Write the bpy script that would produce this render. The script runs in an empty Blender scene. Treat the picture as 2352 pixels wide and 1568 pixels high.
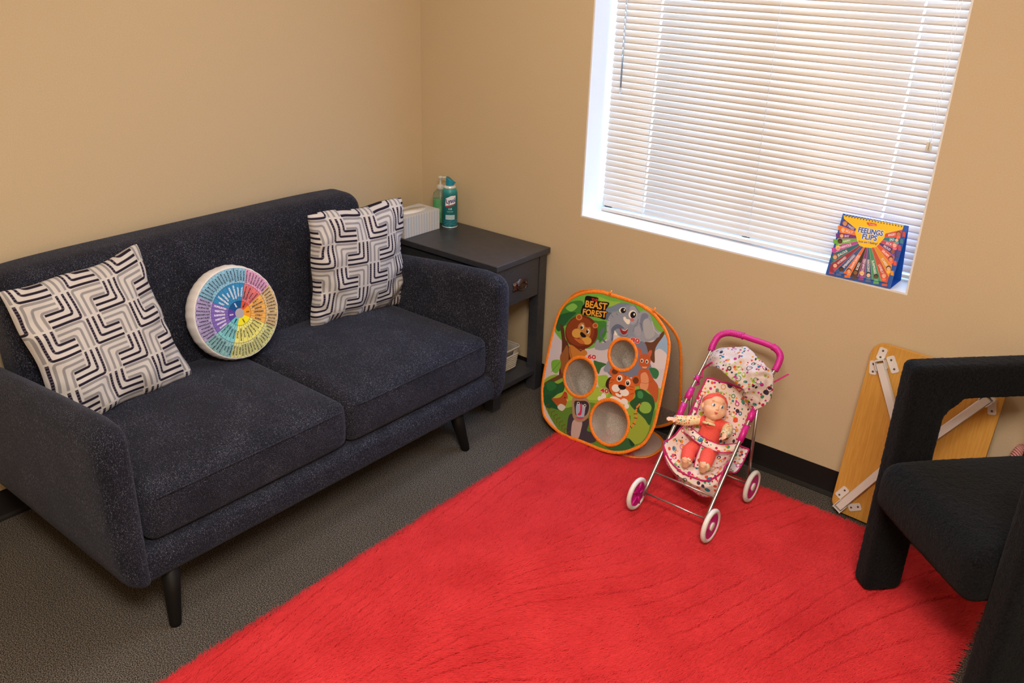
import bpy, bmesh, math, random
import numpy as np
from mathutils import Vector, Matrix, Euler
rng = np.random.default_rng(7); random.seed(7)
SC = bpy.context.scene
COL = SC.collection
PI = math.pi

# ------------------------------------------------------------------ camera
CAM = (2.77249, -2.83023, 1.75998); YAW = -0.666819; PITCH = 0.419481; ROLL = 0.0327775; FPX = 2035.83
cd = bpy.data.cameras.new('camera'); cam = bpy.data.objects.new('camera', cd); COL.objects.link(cam)
cd.sensor_fit = 'HORIZONTAL'; cd.sensor_width = 36.0; cd.lens = 36.0 * FPX / 2352.0
cd.clip_start = 0.05; cd.clip_end = 100
fw = Vector((math.sin(YAW) * math.cos(PITCH), math.cos(YAW) * math.cos(PITCH), -math.sin(PITCH)))
rt = Vector((math.cos(YAW), -math.sin(YAW), 0)); up = rt.cross(fw)
r2 = math.cos(ROLL) * rt + math.sin(ROLL) * up; u2 = -math.sin(ROLL) * rt + math.cos(ROLL) * up
cam.matrix_world = Matrix(((r2.x, u2.x, -fw.x, CAM[0]), (r2.y, u2.y, -fw.y, CAM[1]), (r2.z, u2.z, -fw.z, CAM[2]), (0, 0, 0, 1)))
SC.camera = cam

# ------------------------------------------------------------------ light
SC.view_settings.view_transform = 'Standard'; SC.view_settings.look = 'None'
SC.view_settings.gamma = 1.0; SC.view_settings.use_curve_mapping = False
SC.view_settings.exposure = 0.0
W = bpy.data.worlds.new('sky'); SC.world = W; W.use_nodes = True
nt = W.node_tree; bg = nt.nodes['Background']
tc = nt.nodes.new('ShaderNodeTexCoord'); sp = nt.nodes.new('ShaderNodeSeparateXYZ'); rp = nt.nodes.new('ShaderNodeValToRGB')
nt.links.new(tc.outputs['Generated'], sp.inputs[0]); nt.links.new(sp.outputs['Z'], rp.inputs[0]); nt.links.new(rp.outputs[0], bg.inputs['Color'])
rp.color_ramp.elements[0].position = 0.0; rp.color_ramp.elements[0].color = (0.60, 0.62, 0.66, 1)
rp.color_ramp.elements[1].position = 0.12; rp.color_ramp.elements[1].color = (0.33, 0.56, 1.0, 1)
bg.inputs['Strength'].default_value = 12.5

def area(name, loc, rot, sx, sy, power, col, portal=False):
    l = bpy.data.lights.new(name, 'AREA'); l.shape = 'RECTANGLE'; l.size = sx; l.size_y = sy; l.energy = power; l.color = col
    o = bpy.data.objects.new(name, l); o.location = loc; o.rotation_euler = rot; COL.objects.link(o)
    if portal: l.cycles.is_portal = True
    return o
area('ceiling_lamp', (2.85, -2.75, 2.66), (0, 0, 0), 1.15, 0.6, 101.0, (1.0, 0.88, 0.74))
area('corner_fill_light', (1.3, -1.0, 2.66), (0, 0, 0), 0.6, 0.6, 14.0, (1.0, 0.88, 0.74))  # added fill light that brightens the room corner, no known fixture there
area('window_portal', (1.4955, 0.24, 1.47), (-PI / 2, 0, 0), 1.24, 1.36, 1.0, (1, 1, 1), portal=True)

# ------------------------------------------------------------------ materials
def mat(name, col=(0.8, 0.8, 0.8), rough=0.6, metal=0.0, spec=0.5, **kw):
    m = bpy.data.materials.new(name); m.use_nodes = True
    b = m.node_tree.nodes['Principled BSDF']
    b.inputs['Base Color'].default_value = (*col, 1); b.inputs['Roughness'].default_value = rough
    b.inputs['Metallic'].default_value = metal; b.inputs['Specular IOR Level'].default_value = spec
    for k, v in kw.items(): b.inputs[k].default_value = v
    return m
def N(m, t, **props):
    n = m.node_tree.nodes.new(t)
    for k, v in props.items(): setattr(n, k, v)
    return n
def L(m, a, b): m.node_tree.links.new(a, b)
def bsdf(m): return m.node_tree.nodes['Principled BSDF']
def ramp(m, src, stops, interp='LINEAR'):
    r = N(m, 'ShaderNodeValToRGB'); r.color_ramp.interpolation = interp
    while len(r.color_ramp.elements) < len(stops): r.color_ramp.elements.new(0.5)
    for e, (p, c) in zip(r.color_ramp.elements, stops): e.position = p; e.color = (*c, 1) if len(c) == 3 else c
    L(m, src, r.inputs[0]); return r
def coords(m, scale=(1, 1, 1), rot=(0, 0, 0)):
    t = N(m, 'ShaderNodeTexCoord'); mp = N(m, 'ShaderNodeMapping'); mp.inputs['Scale'].default_value = scale; mp.inputs['Rotation'].default_value = rot
    L(m, t.outputs['Object'], mp.inputs[0]); return mp.outputs[0]
def noise(m, vec, scale, detail=2, rough=0.5):
    n = N(m, 'ShaderNodeTexNoise'); n.inputs['Scale'].default_value = scale; n.inputs['Detail'].default_value = detail; n.inputs['Roughness'].default_value = rough
    L(m, vec, n.inputs['Vector']); return n.outputs['Fac']
def bump(m, h, strength, dist=0.002):
    b = N(m, 'ShaderNodeBump'); b.inputs['Strength'].default_value = strength; b.inputs['Distance'].default_value = dist
    L(m, h, b.inputs['Height']); L(m, b.outputs[0], bsdf(m).inputs['Normal']); return b
def math_(m, op, a, b=None, clamp=False):
    n = N(m, 'ShaderNodeMath', operation=op, use_clamp=clamp)
    for i, v in enumerate((a, b)):
        if v is None: continue
        if isinstance(v, (int, float)): n.inputs[i].default_value = v
        else: L(m, v, n.inputs[i])
    return n.outputs[0]
def mixc(m, f, a, b):
    n = N(m, 'ShaderNodeMix', data_type='RGBA')
    if isinstance(f, (int, float)): n.inputs[0].default_value = f
    else: L(m, f, n.inputs[0])
    for i, v in ((6, a), (7, b)):
        if isinstance(v, tuple): n.inputs[i].default_value = (*v, 1)
        else: L(m, v, n.inputs[i])
    return n.outputs[2]
def srgb(r, g, b): return tuple(((c / 255 + 0.055) / 1.055) ** 2.4 if c > 10 else c / 255 / 12.92 for c in (r, g, b))
def noisy(name, c0, c1, scale, rough=0.7, bstr=0.0, vec=(1, 1, 1), lo=0.35, hi=0.65, bd=0.001, **kw):
    m = mat(name, c0, rough, **kw); v = coords(m, vec); n = noise(m, v, scale, 3)
    r = ramp(m, n, [(lo, c0), (hi, c1)]); L(m, r.outputs[0], bsdf(m).inputs['Base Color'])
    if bstr: bump(m, n, bstr, bd)
    return m

WALL = srgb(207, 187, 154)
M_wall = noisy('tan_wall_paint', tuple(c * 0.97 for c in WALL), tuple(min(1, c * 1.03) for c in WALL), 220, 0.75, 0.12, bd=0.0008)
M_white = mat('white_paint', (0.86, 0.86, 0.87), 0.45)
M_ceil = mat('ceiling_white', (0.75, 0.73, 0.7), 0.9)
M_vinyl = mat('black_vinyl_base', (0.012, 0.010, 0.010), 0.55, spec=0.3)
# carpet
M_carpet = mat('speckled_carpet', (0.12, 0.11, 0.1), 0.95, spec=0.1)
v = coords(M_carpet); n1 = noise(M_carpet, v, 330, 2, 0.7); n2 = noise(M_carpet, v, 3, 2)
r = ramp(M_carpet, n1, [(0.38, srgb(26, 24, 23)), (0.5, srgb(80, 75, 70)), (0.63, srgb(142, 135, 127))])
r2_ = ramp(M_carpet, n2, [(0.3, (0.9, 0.9, 0.9)), (0.7, (1.05, 1.05, 1.05))])
mx = N(M_carpet, 'ShaderNodeMix', data_type='RGBA', blend_type='MULTIPLY'); mx.inputs[0].default_value = 1
L(M_carpet, r.outputs[0], mx.inputs[6]); L(M_carpet, r2_.outputs[0], mx.inputs[7]); L(M_carpet, mx.outputs[2], bsdf(M_carpet).inputs['Base Color'])
bump(M_carpet, n1, 0.9, 0.004)
# tweed
def tweed(name, vs):
    m = mat(name, (0.02, 0.022, 0.03), 0.85, spec=0.2)
    v = coords(m, vs); a = noise(m, v, 1.0, 2, 0.6)
    v2 = coords(m, tuple(s * 0.45 for s in vs)); b = noise(m, v2, 1.0, 2, 0.6)
    v3 = coords(m, (9, 9, 9)); c = noise(m, v3, 1.0, 3, 0.6)
    s = math_(m, 'ADD', math_(m, 'MULTIPLY', a, 0.72), math_(m, 'MULTIPLY', b, 0.28))
    s = math_(m, 'ADD', s, math_(m, 'MULTIPLY', math_(m, 'SUBTRACT', c, 0.5), 0.10))
    r = ramp(m, s, [(0.42, (0.0028, 0.0032, 0.006)), (0.53, (0.012, 0.0135, 0.027)), (0.60, (0.050, 0.055, 0.085)), (0.68, (0.28, 0.29, 0.35))])
    L(m, r.outputs[0], bsdf(m).inputs['Base Color']); bump(m, a, 0.5, 0.0015)
    bsdf(m).inputs['Sheen Weight'].default_value = 0.12; bsdf(m).inputs['Sheen Roughness'].default_value = 0.5
    bsdf(m).inputs['Sheen Tint'].default_value = (0.5, 0.55, 0.75, 1)
    return m
M_tweed = tweed('charcoal_tweed', (700, 700, 270))
M_tweed_top = tweed('charcoal_tweed_seat', (330, 700, 640))
M_leg = mat('dark_wood_leg', (0.004, 0.0035, 0.0035), 0.6, spec=0.25)
M_grey = noisy('charcoal_painted_wood', (0.032, 0.034, 0.043), (0.044, 0.046, 0.056), 30, 0.42, vec=(1, 1, 8))
M_bronze = mat('bronze_metal', (0.10, 0.06, 0.05), 0.35, metal=0.8)
M_bk = mat('boucle_black', (0.009, 0.010, 0.013), 0.95, spec=0.15)
v = coords(M_bk); n1 = noise(M_bk, v, 210, 3, 0.65); r = ramp(M_bk, n1, [(0.38, (0.001, 0.001, 0.0015)), (0.68, (0.008, 0.009, 0.012))])
L(M_bk, r.outputs[0], bsdf(M_bk).inputs['Base Color']); bump(M_bk, n1, 0.8, 0.004)
bsdf(M_bk).inputs['Sheen Weight'].default_value = 0.04
M_navy = noisy('navy_cloth', (0.02, 0.02, 0.035), (0.035, 0.036, 0.055), 500, 0.9)
M_vc = mat('printed_cloth', (0.8, 0.8, 0.8), 0.85, spec=0.2)
at = N(M_vc, 'ShaderNodeVertexColor', layer_name='Col'); L(M_vc, at.outputs[0], bsdf(M_vc).inputs['Base Color'])
n1 = noise(M_vc, coords(M_vc), 600, 2); bump(M_vc, n1, 0.35, 0.0006)
M_vg = mat('printed_card', (0.8, 0.8, 0.8), 0.38, spec=0.5)
at = N(M_vg, 'ShaderNodeVertexColor', layer_name='Col'); L(M_vg, at.outputs[0], bsdf(M_vg).inputs['Base Color'])

# ------------------------------------------------------------------ mesh helpers
class MB:
    def __init__(s): s.v = []; s.f = []; s.m = []; s.n = 0
    def add(s, V, F, mi=0):
        V = np.asarray(V, float).reshape(-1, 3); s.v.append(V)
        s.f += [tuple(int(i) + s.n for i in f) for f in F]; s.m += [mi] * len(F); s.n += len(V); return s
    def box(s, a, b, r=0.0, mi=0, M=None, k=3, dens=0, fn=None):
        a = np.minimum(a, b).astype(float) if not isinstance(a, tuple) else np.array(a, float); b = np.array(b, float)
        lo = np.minimum(a, b); hi = np.maximum(a, b); c = (lo + hi) / 2; h = (hi - lo) / 2
        V, F = rbox(h, r, k, dens)
        if fn is not None: V = fn(V, h)
        V = V + c if M is None else (V + c) @ np.array(M)[:3, :3].T + np.array(M)[:3, 3]
        return s.add(V, F, mi)
    def tube(s, path, r, n=12, mi=0, closed=False, caps=True, squash=None):
        V, F = tube(path, r, n, closed, caps, squash); return s.add(V, F, mi)
    def lathe(s, prof, n=32, c=(0, 0, 0), ax=(0, 0, 1), mi=0):
        ax = np.array(ax, float); ax /= np.linalg.norm(ax); t = np.array((1, 0, 0)) if abs(ax[0]) < 0.9 else np.array((0, 1, 0))
        e1 = np.cross(ax, t); e1 /= np.linalg.norm(e1); e2 = np.cross(ax, e1)
        A = np.arange(n) * 2 * PI / n; V = []; F = []
        for (r, z) in prof: V += [np.array(c) + r * (math.cos(a) * e1 + math.sin(a) * e2) + z * ax for a in A]
        for i in range(len(prof) - 1):
            for j in range(n): F.append((i * n + j, i * n + (j + 1) % n, (i + 1) * n + (j + 1) % n, (i + 1) * n + j))
        if prof[0][0] > 1e-6: F.append(tuple(range(n))[::-1])
        if prof[-1][0] > 1e-6: F.append(tuple((len(prof) - 1) * n + j for j in range(n)))
        return s.add(V, F, mi)
    def ell(s, c, rad, R=None, n=20, mi=0):
        V = []; F = []; nu = n; nv = n // 2 + 1
        for i in range(nv + 1):
            t = PI * i / nv
            for j in range(nu): p = 2 * PI * j / nu; V.append((math.sin(t) * math.cos(p), math.sin(t) * math.sin(p), math.cos(t)))
        for i in range(nv):
            for j in range(nu): F.append((i * nu + j, (i + 1) * nu + j, (i + 1) * nu + (j + 1) % nu, i * nu + (j + 1) % nu))
        V = np.array(V) * np.array(rad)
        if R is not None: V = V @ np.array(R).T
        return s.add(V + np.array(c), F, mi)
    def build(s, name, mats, parent=None, smooth=True, wn=False, base=None, merge=False):
        me = bpy.data.meshes.new(name)
        root = parent
        while root is not None and root.parent is not None: root = root.parent
        off = np.array(root.location) if root is not None else (np.array(base, float) if base is not None else np.zeros(3))
        V = np.concatenate(s.v) - off
        me.from_pydata(V.tolist(), [], s.f)
        if not isinstance(mats, (list, tuple)): mats = [mats]
        for m in mats: me.materials.append(m)
        if len(mats) > 1: me.polygons.foreach_set('material_index', s.m)
        bm = bmesh.new(); bm.from_mesh(me)
        if merge: bmesh.ops.remove_doubles(bm, verts=bm.verts, dist=1e-5)
        bmesh.ops.recalc_face_normals(bm, faces=bm.faces); bm.to_mesh(me); bm.free()
        if smooth: me.polygons.foreach_set('use_smooth', [True] * len(me.polygons))
        o = bpy.data.objects.new(name, me); COL.objects.link(o)
        if parent is not None: o.parent = parent
        else: o.location = off
        if wn:
            w = o.modifiers.new('wn', 'WEIGHTED_NORMAL'); w.keep_sharp = True
            if smooth: me.set_sharp_from_angle(angle=math.radians(50))
        return o

def axis_pts(h, r, k, dens):
    if r <= 0: a = [-h, h]
    else:
        th = [i * (PI / 2) / k for i in range(k + 1)]
        e = [h - r + r * math.tan(t - PI / 4) / 1.0 * 0.5 + r * 0.5 for t in th]
        a = [-x for x in e[::-1]] + e
    if dens > 0:
        n = max(1, int(2 * (h - r) / dens)); mid = list(np.linspace(-(h - r), h - r, n + 1))[1:-1]
        half = len(a) // 2; a = a[:half] + mid + a[half:]
    return np.array(a)
def rbox(h, r, k=3, dens=0):
    r = min(r, min(h) * 0.999)
    if r <= 0: k = 1
    X = [axis_pts(h[i], r, k, dens) for i in range(3)]
    V = []; F = []; idx = {}
    def vid(i, j, l):
        key = (i, j, l)
        if key not in idx: idx[key] = len(V); V.append((X[0][i], X[1][j], X[2][l]))
        return idx[key]
    n = [len(x) for x in X]
    for ax in range(3):
        a, b = [(1, 2), (2, 0), (0, 1)][ax]
        for side in (0, n[ax] - 1):
            for i in range(n[a] - 1):
                for j in range(n[b] - 1):
                    q = []
                    for di, dj in ((0, 0), (1, 0), (1, 1), (0, 1)):
                        t = [0, 0, 0]; t[ax] = side; t[a] = i + di; t[b] = j + dj; q.append(vid(*t))
                    F.append(q if side else q[::-1])
    V = np.array(V)
    if r > 0:
        inner = np.clip(V, -(np.array(h) - r), np.array(h) - r); d = V - inner
        ln = np.linalg.norm(d, axis=1, keepdims=True); ln[ln == 0] = 1; V = inner + d / ln * r
    return V, F
def frames(P, closed=False):
    P = np.asarray(P, float); n = len(P)
    if closed: T = np.roll(P, -1, 0) - np.roll(P, 1, 0)
    else: T = np.gradient(P, axis=0)
    T /= np.linalg.norm(T, axis=1, keepdims=True) + 1e-12
    t0 = T[0]; a = np.array((0, 0, 1.0)) if abs(t0[2]) < 0.9 else np.array((1.0, 0, 0))
    u = np.cross(t0, a); u /= np.linalg.norm(u); U = [u]
    for i in range(1, n):
        u = U[-1] - T[i] * (U[-1] @ T[i]); u /= np.linalg.norm(u) + 1e-12; U.append(u)
    U = np.array(U); return T, U, np.cross(T, U)
def tube(path, r, n=12, closed=False, caps=True, squash=None):
    P = np.asarray(path, float); T, U, B = frames(P, closed); m = len(P)
    r = np.full(m, r) if np.isscalar(r) else np.asarray(r, float)
    A = np.arange(n) * 2 * PI / n; sq = squash or (1, 1)
    V = (P[:, None] + r[:, None, None] * (np.cos(A)[None, :, None] * U[:, None] * sq[0] + np.sin(A)[None, :, None] * B[:, None] * sq[1])).reshape(-1, 3)
    F = []
    for i in range(m if closed else m - 1):
        i2 = (i + 1) % m
        for j in range(n): F.append((i * n + j, i * n + (j + 1) % n, i2 * n + (j + 1) % n, i2 * n + j))
    if caps and not closed: F.append(tuple(range(n))[::-1]); F.append(tuple((m - 1) * n + j for j in range(n)))
    return V, F
def spline(P, n=8, closed=False):
    P = np.asarray(P, float); m = len(P); out = []
    for i in range(m if closed else m - 1):
        if closed: p0, p1, p2, p3 = P[(i - 1) % m], P[i], P[(i + 1) % m], P[(i + 2) % m]
        else: p0, p1, p2, p3 = P[max(i - 1, 0)], P[i], P[i + 1], P[min(i + 2, m - 1)]
        for t in np.arange(n) / n:
            out.append(0.5 * ((2 * p1) + (-p0 + p2) * t + (2 * p0 - 5 * p1 + 4 * p2 - p3) * t * t + (-p0 + 3 * p1 - 3 * p2 + p3) * t ** 3))
    if not closed: out.append(P[-1])
    return np.array(out)
def tag(o, label=None, cat=None, group=None, kind=None):
    if label: o['label'] = label
    if cat: o['category'] = cat
    if group: o['group'] = group
    if kind: o['kind'] = kind
    return o
def thing(name, loc, label, cat, group=None):
    o = bpy.data.objects.new(name, None); o.empty_display_size = 0.1; COL.objects.link(o); o.location = loc
    return tag(o, label, cat, group)
def remesh(o, voxel, smooth=6, disp=None):
    m = o.modifiers.new('r', 'REMESH'); m.mode = 'VOXEL'; m.voxel_size = voxel; m.use_smooth_shade = True
    if smooth:
        s = o.modifiers.new('s', 'SMOOTH'); s.iterations = smooth; s.factor = 0.5
    if disp:
        t = bpy.data.textures.new('d', 'CLOUDS'); t.noise_scale = disp[0]; t.noise_depth = 2
        d = o.modifiers.new('d', 'DISPLACE'); d.texture = t; d.strength = disp[1]; d.mid_level = 0.5; d.texture_coords = 'LOCAL'
    dg = bpy.context.evaluated_depsgraph_get(); dg.update()
    me = bpy.data.meshes.new_from_object(o.evaluated_get(dg)); me.name = o.name
    o.modifiers.clear(); old = o.data; o.data = me
    me.polygons.foreach_set('use_smooth', [True] * len(me.polygons)); bpy.data.meshes.remove(old)
    return o

# ------------------------------------------------------------------ painter: draws prints as vertex colours of a fine mesh
class Paint:
    def __init__(s, x0, y0, x1, y1, step, bg=(255, 255, 255), ss=2):
        s.x0, s.y0, s.step, s.ss = x0, y0, step, ss
        s.nx = int(round((x1 - x0) / step)) + 1; s.ny = int(round((y1 - y0) / step)) + 1
        s.img = np.empty((s.ny * ss, s.nx * ss, 3)); s.img[:] = bg
    def px(s, P):
        P = np.asarray(P, float); return (P - (s.x0, s.y0)) / s.step * s.ss + (s.ss - 1) / 2
    def edges(s, A, B, col, alpha=1.0):
        A = s.px(A); B = s.px(B); H, Wd = s.img.shape[:2]
        x0 = int(max(0, math.floor(min(A[:, 0].min(), B[:, 0].min())))); x1 = int(min(Wd - 1, math.ceil(max(A[:, 0].max(), B[:, 0].max()))))
        y0 = int(max(0, math.floor(min(A[:, 1].min(), B[:, 1].min())))); y1 = int(min(H - 1, math.ceil(max(A[:, 1].max(), B[:, 1].max()))))
        if x1 < x0 or y1 < y0: return
        acc = np.zeros((y1 - y0 + 1, x1 - x0 + 2), int)
        for (ax, ay), (bx, by) in zip(A, B):
            if ay == by: continue
            if ay > by: ax, ay, bx, by = bx, by, ax, ay
            ya = max(y0, math.ceil(ay)); yb = min(y1, math.ceil(by) - 1)
            if yb < ya: continue
            ys = np.arange(ya, yb + 1); xs = ax + (ys - ay) * (bx - ax) / (by - ay)
            xi = np.clip(np.ceil(xs).astype(int) - x0, 0, acc.shape[1] - 1); np.add.at(acc, (ys - y0, xi), 1)
        mask = (np.cumsum(acc, 1) % 2)[:, :-1].astype(bool); sub = s.img[y0:y1 + 1, x0:x1 + 1]
        sub[mask] = sub[mask] * (1 - alpha) + np.array(col) * alpha
    def poly(s, P, col, alpha=1.0): P = np.asarray(P, float); s.edges(P, np.roll(P, -1, 0), col, alpha)
    def blob(s, P, col, alpha=1.0): s.poly(spline(P, 6, True), col, alpha)
    def line(s, P, w, col, closed=False, alpha=1.0):
        P = np.asarray(P, float)
        if closed: P = np.vstack([P, P[:1]])
        for a, b in zip(P[:-1], P[1:]):
            d = b - a; l = np.hypot(*d)
            if l < 1e-9: continue
            n = np.array((-d[1], d[0])) / l * w / 2; s.poly([a + n, b + n, b - n, a - n], col, alpha)
        if len(P) > 2:
            for a in P[1:-1]: s.ell(a, w / 2, w / 2, col, n=8, alpha=alpha)
    def ell(s, c, rx, ry, col, ang=0.0, n=28, alpha=1.0, a0=0, a1=2 * PI):
        t = np.linspace(a0, a1, n, endpoint=(a1 - a0 < 6.28)); x = rx * np.cos(t); y = ry * np.sin(t); ca, sa = math.cos(ang), math.sin(ang)
        s.poly(np.stack([c[0] + ca * x - sa * y, c[1] + sa * x + ca * y], 1), col, alpha)
    def text(s, string, c, h, col, ang=0.0, bold=0.0, maxw=None, alpha=1.0, align='C', sx=1.0, outline=None, fitw=None):
        E = glyphs(string); lo = E.reshape(-1, 2).min(0); hi = E.reshape(-1, 2).max(0)
        k = h / 0.73; kx = k * sx
        if fitw: kx = fitw / (hi[0] - lo[0])
        if maxw and (hi[0] - lo[0]) * kx > maxw: kx = maxw / (hi[0] - lo[0])
        cx = {'C': (lo[0] + hi[0]) / 2, 'L': lo[0], 'R': hi[0]}[align]
        E = (E - (cx, 0.365)) * (kx, k); ca, sa = math.cos(ang), math.sin(ang)
        R = np.array(((ca, -sa), (sa, ca)))
        E = E @ R.T + c
        if outline:
            for a in np.arange(12) * PI / 6:
                o = np.array((math.cos(a), math.sin(a))) * outline[1]; s.edges(E[:, 0] + o, E[:, 1] + o, outline[0])
        offs = [(0, 0)] if not bold else [(0, 0)] + [(q * bold * math.cos(a), q * bold * math.sin(a)) for q in (0.5, 1) for a in np.arange(8) * PI / 4]
        for o in offs: s.edges(E[:, 0] + o, E[:, 1] + o, col, alpha)
    def out(s):
        H, Wd = s.ny, s.nx; a = s.img.reshape(H, s.ss, Wd, s.ss, 3).mean((1, 3)) / 255
        return np.where(a > 0.04045, ((a + 0.055) / 1.055) ** 2.4, a / 12.92)
_G = {}
def glyphs(string):
    if string not in _G:
        c = bpy.data.curves.new('g', 'FONT'); c.body = string; c.fill_mode = 'NONE'; c.resolution_u = 3; c.offset = 0.02
        o = bpy.data.objects.new('g', c); COL.objects.link(o); dg = bpy.context.evaluated_depsgraph_get(); dg.update()
        me = o.evaluated_get(dg).to_mesh(); V = np.array([v.co[:2] for v in me.vertices]); Ed = np.array([e.vertices[:] for e in me.edges])
        _G[string] = V[Ed]; o.evaluated_get(dg).to_mesh_clear(); bpy.data.objects.remove(o); bpy.data.curves.remove(c)
    return _G[string]
def printed(name, paint, fn, material, parent=None, keep=None, base=None, thick=0):
    """grid mesh coloured by the painter; fn maps (u,v) arrays to xyz; keep masks faces"""
    nx, ny = paint.nx, paint.ny; u = paint.x0 + np.arange(nx) * paint.step; v = paint.y0 + np.arange(ny) * paint.step
    Uu, Vv = np.meshgrid(u, v); P = fn(Uu, Vv).reshape(-1, 3); colr = paint.out().reshape(-1, 3)
    i = (np.arange(ny - 1)[:, None] * nx + np.arange(nx - 1)[None]).ravel()
    Fc = np.stack([i, i + 1, i + nx + 1, i + nx], 1)
    if keep is not None:
        k = keep(Uu, Vv).ravel(); Fc = Fc[k[Fc].all(1)]
    used = np.unique(Fc); re = np.full(len(P), -1); re[used] = np.arange(len(used)); Fc = re[Fc]; P = P[used]; colr = colr[used]
    root = parent
    while root is not None and root.parent is not None: root = root.parent
    off = np.array(root.location) if root is not None else (np.array(base) if base is not None else np.zeros(3))
    me = bpy.data.meshes.new(name); me.vertices.add(len(P)); me.vertices.foreach_set('co', (P - off).ravel())
    me.loops.add(Fc.size); me.loops.foreach_set('vertex_index', Fc.ravel().astype(np.int32))
    me.polygons.add(len(Fc)); me.polygons.foreach_set('loop_start', np.arange(len(Fc), dtype=np.int32) * 4)
    me.update(calc_edges=True); me.polygons.foreach_set('use_smooth', np.ones(len(Fc), bool))
    a = me.color_attributes.new('Col', 'FLOAT_COLOR', 'POINT'); a.data.foreach_set('color', np.hstack([colr, np.ones((len(colr), 1))]).ravel())
    me.materials.append(material); o = bpy.data.objects.new(name, me); COL.objects.link(o)
    if parent is not None: o.parent = parent
    else: o.location = off
    return o

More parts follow.
